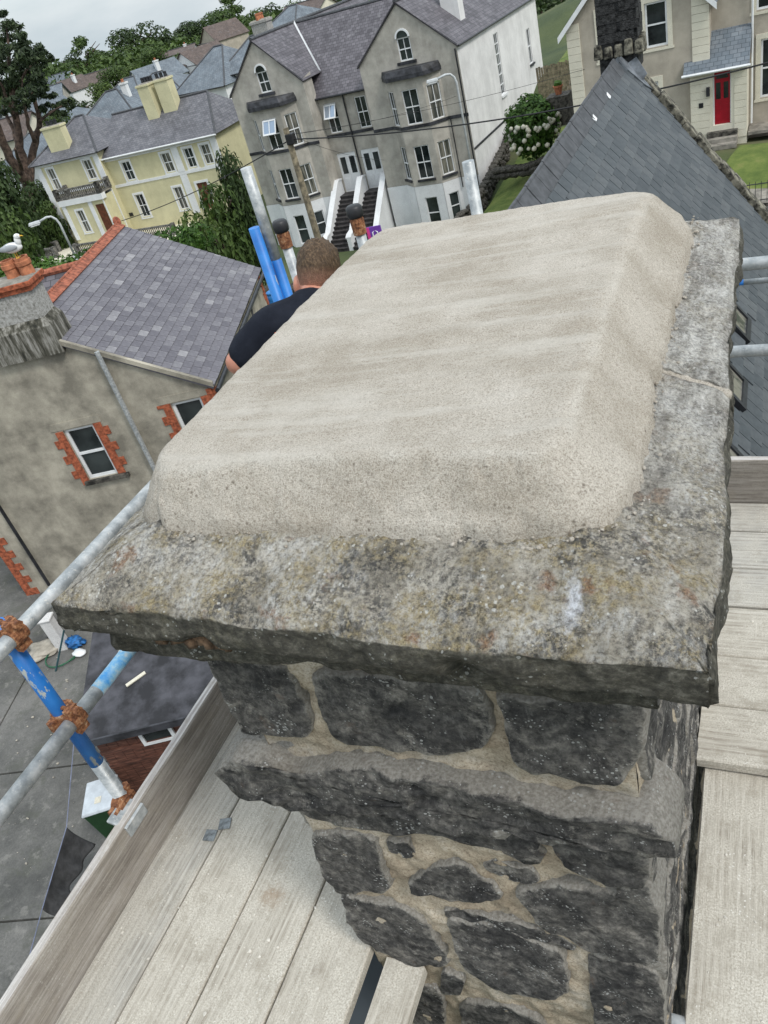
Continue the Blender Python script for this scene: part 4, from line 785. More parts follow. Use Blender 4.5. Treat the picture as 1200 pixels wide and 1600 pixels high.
# ------------------------------------------------------------------ grey double-gabled house across the street
def house_c():
    zb = -3.2
    h = thing('double_gabled_house', 'grey pebbledash twin gabled house with white basement and twin front steps', 'house', (-16.1, 49.4, zb), math.radians(-3))
    O = (0, 0, -zb)               # local z counted in scene heights
    EV, AP, SL = 6.72, 9.35, -.42
    wins = []
    def wing(xa, xb, hole=None):
        c = (xa+xb)/2; k = (AP-EV)/((xb-xa)/2); top = lambda x: AP-abs(x-c)*k
        mb = MB(); arch = (c-.42, c+.42, 6.42, 7.62); sheet(mb, O, X3, NF, xa, xb, SL, top, [arch], (c,)); mb.build('gable_wall', M['grey_render'], h)
        mb = MB(); sheet(mb, (0, -.03, -zb), X3, NF, xa-.02, xb+.02, zb-1.2, lambda x: SL); mb.build('basement_wall', M['white_paint'], h)
        w = window(h, O, X3, NF, arch, bars=(1, 1), glass='glass', fw=.07)
        am = MB(); pts = [(c+.42*math.cos(t), -.02, 7.62-zb+.42*math.sin(t)) for t in [PI*i/10 for i in range(11)]]; am.prism(pts, (0, .03, 0)); am.build('arch_pane', M['glass'], w)
        am = MB()
        for i in range(10):
            t0, t1 = PI*i/10, PI*(i+1)/10; q = lambda r, t: (c+r*math.cos(t), -.06, 7.62-zb+r*math.sin(t)); am.prism([q(.36, t0), q(.46, t0), q(.46, t1), q(.36, t1)], (0, .06, 0))
        am.build('arch_head', M['upvc'], w)
        mb = MB(); obox(mb, O, X3, NF, c-.6, c+.6, 6.25, 6.41, -.02, .14); mb.build('sill', M['black_band'], h)
        # canted bay, three faces, through all storeys
        b = c+.12; A = [(b-1.85, 0), (b-1.0, -.78), (b+.9, -.78), (b+1.75, 0)]
        for i in range(3):
            p, q = Vector((*A[i], 0)), Vector((*A[i+1], 0)); U = (q-p).normalized(); N = Vector((U.y, -U.x, 0)); ln = (q-p).length; o = (p.x, p.y, -zb); m = ln/2
            ww = .5 if i == 1 else .40
            hs = [(m-ww, m+ww, 3.14, 5.05), (m-ww, m+ww, -.02, 1.92)]
            mb = MB(); sheet(mb, o, U, N, 0, ln, SL, lambda x: 5.66, hs); mb.build('bay_wall', M['grey_render'], h)
            bh = [(m-.42, m+.42, -3.1, -1.15)] if i == 1 else ([(m-.33, m+.33, -2.75, -1.15)] if i == 2 else [])
            o2 = (p.x+N.x*.03, p.y+N.y*.03, -zb); mb = MB(); sheet(mb, o2, U, N, 0, ln, zb-1.2, lambda x: SL, bh); mb.build('bay_basement', M['white_paint'], h)
            for hq in hs:
                up = hq[3] > 4
                window(h, o, U, N, hq, bars=(1, 1), glass='glass_lt' if i == 2 else 'glass', sill=None if up else 'black_band', openout=(up and i == 1 and c < -9))
                if up and i == 1 and c > -9:
                    pass
            for hq in bh: window(h, o2, U, N, hq, bars=(1, 0), glass='glass')
            mb = MB(); obox(mb, o, U, N, -.02, ln+.02, 2.92, 3.10, -.02, .05); mb.build('string_course', M['black_band'], h)
        # black canopy roof over the bay
        mb = MB(); lo = [Vector((x, y, 5.62-zb)) for x, y in ((b-2.05, 0.1), (b-1.25, -1.0), (b+1.15, -1.0), (b+1.95, .1))]; hi = [Vector((x, y, 6.12-zb)) for x, y in ((b-1.95, .1), (b-1.15, -.9), (b+1.05, -.9), (b+1.85, .1))]; ml = [p+Vector((0, 0, .22)) for p in lo]
        mb.add(lo+ml+hi, [(3, 2, 1, 0), (8, 9, 10, 11)]+[(k*4+i, k*4+i+1, k*4+4+i+1, k*4+4+i) for k in (0, 1) for i in range(3)]); cn = mb.build('bay_canopy', M['black_band'], h)
        # wing roof: two slopes running back
        e = .12; DB = 16.4
        for s in (-1, 1):
            ex = xa-e if s < 0 else xb+e; ez = EV-e*k; Q = [(ex, -.12, ez-zb), (ex, DB, ez-zb), (c, DB, AP-zb+.08), (c, -.12, AP-zb+.08)]
            if s > 0: Q = [Q[1], Q[0], Q[3], Q[2]]
            roof(h, 'roof_slope', 'roofC', [Q])
        ridge(h, (c, -.1, AP-zb+.1), (c, DB, AP-zb+.1))
        for s in (-1, 1):
            ex = xa-.06 if s < 0 else xb+.06; mb = MB(); mb.tube([(ex, -.06, EV-zb-.05), (c, -.06, AP-zb-.02)], .045, 6); mb.build('verge_board', M['black_band'], h)
        return c
    cl = wing(-15.8, -10.3); cr_ = wing(-6.25, 0)
    # recessed middle
    D = 1.2; OM = (0, D, -zb); dr = [(-10.0, -8.62, -.62, 1.86), (-8.22, -6.84, -.62, 1.86)]; mw = [(-9.95, -9.1, 3.12, 4.9), (-7.75, -6.95, 3.12, 4.95)]
    mb = MB(); sheet(mb, OM, X3, NF, -10.3, -6.25, zb, lambda x: 5.4, dr+mw); mb.build('recess_wall', M['grey_render'], h)
    window(h, OM, X3, NF, mw[0], bars=(1, 1), openout=True); window(h, OM, X3, NF, mw[1], bars=(1, 1))
    for a, b, c, d in dr:
        mb = MB(); obox(mb, OM, X3, NF, a, b, c, d, -.11, -.06); o = mb.build('front_door', M['upvc'], h)
        for k in range(2):
            x = a+.14+k*((b-a)/2-.02); mb = MB(); obox(mb, OM, X3, NF, x+.03, x+(b-a)/2-.28, c+1.15, d-.28, -.07, -.045); mb.build('door_glass', M['glass'], o)
            mb = MB(); obox(mb, OM, X3, NF, x, x+(b-a)/2-.25, c+.15, c+.85, -.07, -.035); mb.build('door_panel', M['white_paint'], o)
        mb = MB(); obox(mb, OM, X3, NF, (a+b)/2-.02, (a+b)/2+.02, c+.1, d-.05, -.06, -.03); mb.build('door_stile', M['upvc'], o)
    mb = MB(); obox(mb, OM, X3, NF, -10.28, -6.27, 2.88, 3.06, -.02, .05); mb.build('string_course', M['black_band'], h)
    for xa, xb in ((-15.8, -14.83), (-11.23, -10.28), (-6.27, -4.86), (-1.27, .02)):
        mb = MB(); obox(mb, O, X3, NF, xa, xb, 2.92, 3.1, -.02, .05); mb.build('string_course', M['black_band'], h)
    mb = MB()
    for x in (-10.3, -6.25): mb.quad((x, 0, 0), (x, D, 0), (x, D, 6.9-zb), (x, 0, 6.7-zb))
    mb.build('return_wall', M['grey_render'], h)
    roof(h, 'roof_slope', 'roofC', [[(-10.3, D-.25, 5.32-zb), (-6.25, D-.25, 5.32-zb), (-3.2, D+4.35, AP-zb+.02), (-13.05, D+4.35, AP-zb+.02)]])
    roof(h, 'roof_slope', 'roofC', [[(-3.2, D+4.4, AP-zb+.02), (-13.05, D+4.4, AP-zb+.02), (-13.05, 12, 4.8-zb), (-3.2, 12, 4.8-zb)]]); ridge(h, (-13.05, D+4.38, AP-zb+.04), (-3.2, D+4.38, AP-zb+.04))
    mb = MB(); mb.tube([(-10.3, D-.3, 5.30-zb), (-6.25, D-.3, 5.30-zb)], .07, 6); mb.build('gutter', M['black_paint'], h)
    mb = MB(); mb.prism([(-10.3, 2.35, 6.68-zb), (-10.12, 2.25, 6.68-zb), (-12.95, 5.5, AP-zb+.12), (-13.1, 5.5, AP-zb+.12)], (0, 0, .06)) ; mb.build('valley_flashing', M['white_paint'], h)
    pipe(h, [(-8.42, D-.1, 5.25-zb), (-8.42, D-.1, -.3-zb)]); pipe(h, [(-.08, -.12, 6.5-zb), (-.08, -.12, zb-zb+.2)]); pipe(h, [(-1.1, -.1, 3-zb), (-1.1, -.1, -1-zb)], r=.035)
    # side and back walls
    sw = [(6.4, 7.3, 2.5, 6.0), (13.35, 14.15, 2.9, 5.05)]; mb = MB(); OS = (0, 0, -zb); sheet(mb, OS, (0, 1, 0), (1, 0, 0), 0, 16.4, zb, lambda y: 6.62, sw); mb.build('side_wall', M['white_side'], h)
    window(h, OS, (0, 1, 0), (1, 0, 0), sw[0], bars=(5, 2), sill='upvc'); window(h, OS, (0, 1, 0), (1, 0, 0), sw[1], bars=(1, 1), sill='black_band')
    mb = MB(); obox(mb, OS, (0, 1, 0), (1, 0, 0), .02, 8.0, 1.0, 1.12, -.02, .04); mb.build('string_course', M['black_band'], h)
    mb = MB(); sheet(mb, (-15.8, 16.4, -zb), (0, -1, 0), (-1, 0, 0), 0, 16.4, zb, lambda y: 6.62); sheet(mb, (0, 16.4, -zb), (-1, 0, 0), (0, 1, 0), 0, 15.8, zb, lambda y: 6.62); mb.build('back_wall', M['grey_render'], h)
    mb = MB(); mb.tube([(.16, -.1, 6.60-zb), (.16, 16.3, 6.60-zb)], .06, 6); mb.build('gutter', M['black_paint'], h)
    stack(h, (-1.35, 3.9), 1.1, .85, 7.0-zb, 11.6-zb, 'white_side', 3); stack(h, (-15.55, 5.6), .75, 1.25, 5.5-zb, 9.9-zb, 'stack_grey', 3, rz=PI/2)
    # two flights of steps between three sloping white walls
    for xs in ((-10.05, -8.55), (-8.2, -6.75)):
        n = 13; o = None; st = thing('step', '', '') if False else None; mb = MB()
        for k in range(n):
            z1 = -.62-(k)*.2; y0 = D-.55-(k)*.27; mb.box((xs[0], y0-.3, z1-.30-zb), (xs[1], y0+.02, z1-zb-.05)); mb.box((xs[0], y0-.34, z1-.05-zb), (xs[1], y0+.02, z1-zb))
        mb.box((xs[0], D-.57, -.9-zb), (xs[1], D, -.62-zb)); mb.build('stair_flight', M['step'], h)
    for x in (-10.2, -8.37, -6.6):
        y0, y1 = D-.1, D-4.1; prof = [(y0, .25), (y0-.5, .3), (y0-.75, .12), (y1+.7, -2.2), (y1+.2, -2.3), (y1, -2.45)]
        poly = [(x-.14, y, z-zb) for y, z in prof]+[(x-.14, y1, zb-.6-zb), (x-.14, y0, zb-.6-zb)]; mb = MB(); mb.prism(poly, (.28, 0, 0)); o = mb.build('stair_wall', M['white_paint'], h)
        cp = MB()
        for (ya, za), (yb, zc) in zip(prof, prof[1:]): cp.prism([(x-.2, ya, za-zb), (x+.2, ya, za-zb), (x+.2, yb, zc-zb), (x-.2, yb, zc-zb)], (0, 0, .09))
        cp.build('wall_coping', M['white_paint'], o)
    mb = MB(); mb.box((-.05, -.15, 0), (0, -.02, .3)); 
    return h
house_c()
# ------------------------------------------------------------------ cream house
def hip_roof(h, x0, x1, y0, y1, ze, zr, mat, hipL=True, hipR=True, name='roof_slope', inset=None, rmat='ridge'):
    ym = (y0+y1)/2; i = (y1-y0)/2 if inset is None else inset; xl = x0+i if hipL else x0; xr = x1-i if hipR else x1
    roof(h, name, mat, [[(x0, y0, ze), (x1, y0, ze), (xr, ym, zr), (xl, ym, zr)]]); roof(h, name, mat, [[(x1, y1, ze), (x0, y1, ze), (xl, ym, zr), (xr, ym, zr)]])
    if hipL: roof(h, name, mat, [[(x0, y1, ze), (x0, y0, ze), (xl, ym, zr)]]); ridge(h, (x0, y0, ze), (xl, ym, zr+.03), rmat, .09, 'hip_ridge')
    if hipR: roof(h, name, mat, [[(x1, y0, ze), (x1, y1, ze), (xr, ym, zr)]]); ridge(h, (x1, y0, ze), (xr, ym, zr+.03), rmat, .09, 'hip_ridge')
    ridge(h, (xl, ym, zr+.03), (xr, ym, zr+.03), rmat, .09)
def house_y():
    zb = -1.9; h = thing('cream_villa', 'pale yellow two storey villa with white bands and grey hipped slate roof', 'house', (-48.3, 57.37, zb), math.radians(2)); O = (0, 0, -zb)
    # right hand range
    ws = [(-.44, .42, 1.56, 3.05), (3.62, 4.48, 1.56, 3.05), (5.86, 6.66, 1.56, 3.05), (7.5, 8.28, 1.56, 3.05), (-.42, .42, -1.5, .38), (3.6, 4.4, -1.45, .36), (5.95, 6.95, -1.75, .33)]
    mb = MB(); sheet(mb, O, X3, NF, -2.3, 9.1, zb-1, lambda x: 3.6, ws); sheet(mb, (9.1, 0, -zb), (0, 1, 0), (1, 0, 0), 0, 7.4, zb-1, lambda y: 3.6); sheet(mb, (9.1, 7.4, -zb), (-1, 0, 0), (0, 1, 0), 0, 11, zb-1, lambda y: 3.6); mb.build('wall', M['cream'], h)
    for k, r in enumerate(ws[:6]): window(h, O, X3, NF, r, bars=(1, 1), glass='glass_lt' if k % 2 else 'glass', surround='white_paint', sw=.16, fw=.07)
    mb = MB(); obox(mb, O, X3, NF, 5.95, 6.95, -1.75, .33, -.11, -.06); d = mb.build('side_door', M['brown_door'], h)
    mb = MB(); obox(mb, O, X3, NF, 5.75, 5.94, -1.75, .5, -.02, .04); obox(mb, O, X3, NF, 6.96, 7.15, -1.75, .5, -.02, .04); obox(mb, O, X3, NF, 5.75, 7.15, .34, .52, -.02, .042); mb.build('door_surround', M['white_paint'], h)
    mb = MB(); obox(mb, O, X3, NF, -2.3, 9.12, 1.2, 1.42, -.02, .05); mb.build('white_band', M['white_paint'], h)
    mb = MB(); obox(mb, O, X3, NF, -2.3, 9.14, 3.3, 3.6, -.02, .09); mb.build('eaves_band', M['white_paint'], h)
    for xa, xb in ((4.75, 5.4), (8.55, 9.13)):
        for za, zc in ((-1.9, 1.19), (1.43, 3.29)): mb = MB(); obox(mb, O, X3, NF, xa, xb, za, zc, -.02, .06); mb.build('pilaster', M['white_paint'], h)
    hip_roof(h, -2.2, 9.45, -.35, 7.6, 3.62-zb, 6.2-zb, 'roofY', False, True, inset=1.9); mb = MB(); mb.tube([(-2.1, -.42, 3.6-zb), (9.5, -.42, 3.6-zb)], .07, 6); mb.build('gutter', M['white_paint'], h)
    stack(h, (2.7, 3.2), 1.1, 1.9, 5.0-zb, 7.7-zb, 'cream', 4, 'black_paint', True); stack(h, (4.3, 3.0), 1.3, .9, 5.0-zb, 7.75-zb, 'cream', 3, 'black_paint', True)
    mb = MB(); obox(mb, O, X3, NF, -1.7, -1.3, -1.25, -.95, 0, .03); mb.build('wall_plaque', M['black_paint'], h)
    # projecting left block
    P = -.6; OL = (0, P, -zb); x0, x1 = -8.65, -1.9
    ws = [(-7.65, -6.95, 2.1, 3.85), (-3.65, -2.85, 2.35, 3.9), (-7.65, -6.9, -1.35, .75)]
    mb = MB(); sheet(mb, OL, X3, NF, x0, x1, zb-1, lambda x: 4.32, ws); sheet(mb, (x1, P, -zb), (0, 1, 0), (1, 0, 0), 0, 7.5, zb-1, lambda y: 4.32); sheet(mb, (x0, P+8, -zb), (0, -1, 0), (-1, 0, 0), 0, 8, zb-1, lambda y: 4.32); sheet(mb, (x1, P+8, -zb), (-1, 0, 0), (0, 1, 0), 0, x1-x0, zb-1, lambda y: 4.32); mb.build('wall', M['cream'], h)
    for r in ws: window(h, OL, X3, NF, r, bars=(1, 1), glass='glass_lt', surround='white_paint', sw=.15, fw=.07)
    mb = MB(); obox(mb, OL, X3, NF, x0, x1+.02, 4.06, 4.32, -.02, .09); obox(mb, OL, X3, NF, x0, x1+.02, 1.72, 1.92, -.02, .05); mb.build('white_band', M['white_paint'], h)
    for xa, xb in ((x0-.03, x0+.5), (x1-.5, x1+.03)):
        for za, zc in ((-1.9, 1.71), (1.93, 4.05)): mb = MB(); obox(mb, OL, X3, NF, xa, xb, za, zc, -.02, .06); mb.build('pilaster', M['white_paint'], h)
    hip_roof(h, x0-.4, x1+.4, P-.4, P+8.2, 4.33-zb, 6.75-zb, 'roofY', True, True, inset=3.3)
    stack(h, (-5.9, P+1.0), 2.0, .75, 4.3-zb, 6.65-zb, 'cream', 3, 'black_paint', True)
    # ground floor bay with door, balustraded balcony on it
    bx0, bx1, bp = -6.45, -1.95, P-1.5; OB = (0, bp, -zb); bw = [(-5.2, -4.5, -1.4, .45), (-3.0, -2.1, -1.75, .65)]
    mb = MB(); sheet(mb, OB, X3, NF, bx0, bx1, zb-1, lambda x: 1.2, bw); sheet(mb, (bx1, bp, -zb), (0, 1, 0), (1, 0, 0), 0, 1.5, zb-1, lambda y: 1.2); sheet(mb, (bx0, P, -zb), (0, -1, 0), (-1, 0, 0), 0, 1.5, zb-1, lambda y: 1.2); mb.build('porch_wall', M['cream'], h)
    window(h, OB, X3, NF, bw[0], bars=(1, 1), glass='glass_lt', surround='white_paint', sw=.15); mb = MB(); obox(mb, OB, X3, NF, *bw[1], -.11, -.06); mb.build('front_door', M['brown_door'], h)
    mb = MB()
    for xa, xb in ((bx0, bx0+.4), (-3.6, -3.2), (-2.0, bx1+.04)): obox(mb, OB, X3, NF, xa, xb, -1.9, 1.0, -.02, .06)
    obox(mb, OB, X3, NF, bx0-.15, bx1+.15, 1.0, 1.45, -.4, .15); mb.build('porch_cornice', M['white_paint'], h); mb = MB(); mb.box((bx0-.1, bp-.1, 1.4-zb), (bx1+.1, P, 1.5-zb)); mb.build('balcony_floor', M['path'], h)
    def balus(par, a, b, z0, hgt=.8, step=.2):
        a, b = Vector((*a, z0)), Vector((*b, z0)); d = b-a; n = max(2, int(d.length/step)); U = d.normalized(); mb = MB(); R = Matrix.Translation(a) @ U.to_track_quat('X', 'Z').to_matrix().to_4x4()
        mb.box((0, -.1, 0), (d.length, .1, .12), R); mb.box((0, -.12, hgt-.12), (d.length, .12, hgt), R)
        for k in range(n): x = (k+.5)*d.length/n; mb.lathe(R @ Vector((x, 0, .12)), [(.045, 0), (.075, .18), (.04, .42), (.06, hgt-.24)], 5)
        for x in (0, d.length): mb.box((x-.16, -.16, 0), (x+.16, .16, hgt+.08), R)
        return mb.build('balustrade', M['palestone'], par)
    for a, b in (((bx0, bp), (bx1, bp)), ((bx1, bp), (bx1, P-.1)), ((bx0, bp), (bx0, P-.1))): balus(h, a, b, 1.5-zb)
    # terrace balustrades
    for a, b in (((-5.0, -4.2), (1.4, -4.6)), ((-2.2, -2.6), (4.4, -3.0)), ((-13.5, -3.0), (-7.6, -4.0)), ((-14, -.5), (-8.8, -2.2))): balus(h, a, b, -2.55-zb, .85)
    mb = MB(); mb.box((-15, -5.0, -4.2-zb), (5, .1, -2.56-zb)); mb.build('terrace', M['quoin'], h)
house_y()
# ------------------------------------------------------------------ beige house with the red door
def house_r():
    zb = 1.6; h = thing('beige_house', 'beige pebbledash house with cream quoins and crimson front door', 'house', (-2.28, 40.94, zb), math.radians(-2)); O = (0, 0, -zb)
    gx0, gx1, ap = -6.05, -.2, 10.2; c = (gx0+gx1)/2; k = (ap-7.3)/((gx1-gx0)/2); top = lambda x: ap-abs(x-c)*k
    ws = [(-4.62, -3.72, 5.65, 7.45), (-2.72, -1.82, 5.75, 7.45), (-4.2, -2.3, 2.6, 4.4)]
    mb = MB(); sheet(mb, O, X3, NF, gx0, gx1, zb-1, top, ws, (c,)); sheet(mb, (gx0, 9, -zb), (0, -1, 0), (-1, 0, 0), 0, 9, zb-1, lambda y: 7.3); sheet(mb, (gx1, 0, -zb), (0, 1, 0), (1, 0, 0), 0, 1.2, zb-1, lambda y: 7.3); mb.build('gable_wall', M['red_house'], h)
    for r in ws: window(h, O, X3, NF, r, bars=(1, 0), glass='glass', surround='quoin', sw=.2, fw=.08)
    def quoins(x0, x1, z0, z1, par, OQ, side=1):
        z = z0; i = 0
        while z < z1-.1: mb = MB(); obox(mb, OQ, X3, NF, x0, x1, z+.006, min(z+.3, z1)-.006, -.02, .05); mb.build('quoin', M['quoin'], par, bevel=.008); z += .3; i += 1
    quoins(gx0-.03, gx0+.55, 1.6, 7.3, h, O); quoins(-.86, gx1+.03, 4.85, 7.9, h, O)
    for s in (-1, 1):
        ex = gx0-.35 if s < 0 else gx1+.35; Q = [(ex, -.3, top(ex)-zb), (ex, 9, top(ex)-zb), (c, 9, ap-zb+.08), (c, -.3, ap-zb+.08)]; roof(h, 'roof_slope', 'roofB', [Q if s < 0 else [Q[1], Q[0], Q[3], Q[2]]])
        mb = MB(); mb.prism([(ex, -.34, top(ex)-zb-.25), (ex, -.34, top(ex)-zb), (c, -.34, ap-zb), (c, -.34, ap-zb-.25)], (0, .04, 0)); mb.build('barge_board', M['upvc'], h)
    OM = (0, 1.1, -zb); rw = [(1.75, 3.3, 2.75, 5.05), (1.55, 3.0, 6.15, 7.75), (6.0, 7.4, 2.75, 5.0)]
    mb = MB(); sheet(mb, OM, X3, NF, gx1, 9, zb-1, lambda x: 8.3, rw); sheet(mb, (9, 1.1, -zb), (0, 1, 0), (1, 0, 0), 0, 8, zb-1, lambda y: 8.3); sheet(mb, (9, 9, -zb), (-1, 0, 0), (0, 1, 0), 0, 15, zb-1, lambda y: 7.2); mb.build('wall', M['red_house'], h)
    for r in rw: window(h, OM, X3, NF, r, bars=(1, 0), surround='quoin', sw=.2, fw=.08)
    roof(h, 'roof_slope', 'roofB', [[(gx1-2, .8, 8.2-zb), (9.3, .8, 8.2-zb), (9.3, 5, 11-zb), (gx1-2, 5, 11-zb)]]); roof(h, 'roof_slope', 'roofB', [[(9.3, 9.3, 8.2-zb), (gx1-2, 9.3, 8.2-zb), (gx1-2, 5, 11-zb), (9.3, 5, 11-zb)]])
    # porch
    px0, px1, py = -.95, 1.3, -.25; OP = (0, py, -zb); dh = (-.05, .68, 2.22, 4.38)
    mb = MB(); sheet(mb, OP, X3, NF, px0, px1, zb-1, lambda x: 4.5, [dh], rev=.3); sheet(mb, (px1, py, -zb), (0, 1, 0), (1, 0, 0), 0, 1.4, zb-1, lambda y: 4.6); sheet(mb, (px0, 0, -zb), (0, -1, 0), (-1, 0, 0), 0, .25, zb-1, lambda y: 4.5); mb.build('porch_wall', M['quoin'], h)
    for xa, xb in ((px0-.01, -.15), (.80, px1+.01)):
        z = 1.6
        while z < 4.4: mb = MB(); obox(mb, OP, X3, NF, xa, xb, z+.006, z+.29, -.02, .03); mb.build('quoin', M['quoin'], h, bevel=.008); z += .3
    mb = MB(); obox(mb, OP, X3, NF, dh[0]+.05, dh[1]-.05, dh[2], dh[3]-.05, -.25, -.19); d = mb.build('front_door', M['red_door'], h)
    for xa, xb in ((dh[0], dh[0]+.05), (dh[1]-.05, dh[1])): mb = MB(); obox(mb, OP, X3, NF, xa, xb, dh[2], dh[3], -.25, -.15); mb.build('door_jamb', M['upvc'], d)
    for xa in (.06, .37):
        mb = MB(); obox(mb, OP, X3, NF, xa, xa+.19, 3.25, 3.9, -.2, -.18); mb.build('door_glass', M['glass'], d); mb = MB(); obox(mb, OP, X3, NF, xa, xa+.19, 2.4, 3.0, -.2, -.178); mb.build('door_panel', M['red_door'], d)
    mb = MB(); pts = [(.315+.25*math.cos(t), py+.2, 4.05-zb+.2*math.sin(t)) for t in [PI*i/8 for i in range(9)]]; mb.prism(pts, (0, -.025, 0)); mb.build('fanlight', M['glass'], d)
    roof(h, 'porch_roof', 'roofB', [[(px0-.25, py-.3, 4.5-zb), (px1+.1, py-.3, 4.5-zb), (px1+.1, 1.1, 5.75-zb), (px0-.25, 1.1, 5.75-zb)]], th=.1)
    mb = MB(); mb.tube([(px0-.3, py-.38, 4.48-zb), (px1+.15, py-.38, 4.48-zb)], .06, 6); mb.build('porch_gutter', M['upvc'], h); mb = MB(); obox(mb, OP, X3, NF, -.62, -.44, 3.05, 3.25, .03, .05); mb.build('number_plate', M['black_paint'], h)
    mb = MB(); obox(mb, OP, X3, NF, -.3, -.16, 3.5, 3.85, .03, .2); mb.build('post_box', M['black_paint'], h)
    for i, (z, y) in enumerate(((2.0, -.3), (1.8, -.6), (1.62, -.95))): mb = MB(); mb.box((-.3, py+y, z-.2-zb), (.95, py+.05, z-zb)); mb.build('door_step', M['path'] if i else M['darkstone'], h, bevel=.01)
    pipe(h, [(1.42, .95, 8-zb), (1.42, .95, 1.8-zb)], 'upvc', .045); mb = MB(); mb.box((px1+.05, -.2, .0), (9, 1.1, .12)); mb.build('step_slab', M['path'], h)
    # kerb and railings along the lawn front
    f = thing('garden_railing', 'low iron railing on a stone kerb below the beige house lawn', 'railing', (-2.2, 33.6, ground_z(-2, 33.6)))
    mb = MB(); mb.box((0, -.15, -.8), (8, .15, .12)); mb.build('kerb_wall', M['darkstone'], f)
    mb = MB(); mb.tube([(0, 0, .85), (8, 0, .85)], .02, 6); mb.tube([(0, 0, .25), (8, 0, .25)], .018, 6); mb.build('rail', M['black_paint'], f)
    for k in range(40): mb = MB(); mb.tube([(.1+k*.2, 0, .1), (.1+k*.2, 0, .95)], .011, 5); mb.build('bar', M['black_paint'], f)
house_r()
# ------------------------------------------------------------------ near slate roof with stone coping
HIDE = [(75, 945), (235, 765), (300, 670), (400, 555), (500, 455), (610, 362), (1020, 283), (1060, 308), (1160, 338), (1125, 830), (1100, 1095), (1040, 1600), (600, 1530), (330, 1050), (95, 1000)]
def inpoly(x, y, P):
    c = False
    for i in range(len(P)):
        (x1, y1), (x2, y2) = P[i], P[i-1]
        if (y1 > y) != (y2 > y) and x < (x2-x1)*(y-y1)/(y2-y1)+x1: c = not c
    return c
def seen(P):
    x, y = proj(P); return -25 < x < 1225 and -25 < y < 1625 and not inpoly(x, y, HIDE)
def slates(par, O, U, V, N, Lu, Lv, wid, gauge, mats, seed, limit=300, keep=None, thick=.017):
    """rows of overlapping slates: U along the eave, V up the slope. The `limit` that show largest are pieces of their own"""
    O, U, V, N = map(Vector, (O, U, V, N)); r = random.Random(seed); items = []; W2 = par.matrix_world if False else None
    rows = int(Lv/gauge)
    for j in range(rows):
        off = (wid/2 if j % 2 else 0); x = -wid+off
        while x < Lu:
            a, b = max(0, x), min(Lu, x+wid)
            if b-a > .04:
                c = O+U*((a+b)/2)+V*(j*gauge+gauge*.5)
                if keep is None or keep((a+b)/2, j*gauge): items.append((a, b, j, c))
            x += wid
    base = Vector(par['_o']); rz = par['_r']; T = Matrix.Translation(base) @ Matrix.Rotation(rz, 4, 'Z')
    sc_ = []
    for it in items:
        w = T @ it[3]; sc_.append((0 if seen(w) else 1, (w-CAMP).length))
    order = sorted(range(len(items)), key=lambda i: sc_[i]); pick = set(order[:limit]); share = {}
    far = MB()
    tilt = math.atan2(thick*1.6, gauge)
    def shape(mb, w, o, jx):
        l = gauge*1.9; f = lambda u, v, d: o+U*(u+jx)+V*v+N*d
        h0, h1 = thick*2.1, thick*.35
        mb.add([f(-w/2+.0065, 0, h0-thick), f(w/2-.0065, 0, h0-thick), f(w/2-.0065, 0, h0), f(-w/2+.0065, 0, h0), f(-w/2+.0065, l, h1-thick), f(w/2-.0065, l, h1-thick), f(w/2-.0065, l, h1), f(-w/2+.0065, l, h1)],
               [(0, 1, 2, 3), (2, 6, 7, 3), (1, 5, 6, 2), (0, 3, 7, 4), (0, 4, 5, 1)])
    for i, (a, b, j, c) in enumerate(items):
        w = round(b-a, 3); o = O+U*((a+b)/2)+V*(j*gauge)+N*r.uniform(0, .004)+V*r.uniform(-.006, .006)
        if i in pick:
            if w not in share: m_ = MB(); shape(m_, w, Vector((0, 0, 0)), 0); share[w] = m_.mesh('slate', M[mats[0]])
            s = bpy.data.objects.new('slate', share[w]); COL.objects.link(s); s.parent = par; s.location = o; s.rotation_euler = (0, 0, r.uniform(-.012, .012))
        else: shape(far, w, o, 0)
    if far.f: q = far.build('slates', M[mats[1]], par); q['kind'] = 'stuff'
def rpart(name, mb, mat, par, o, r):
    p = mb.build(name, mat, par); p['_o'] = tuple(o); p['_r'] = r; return p
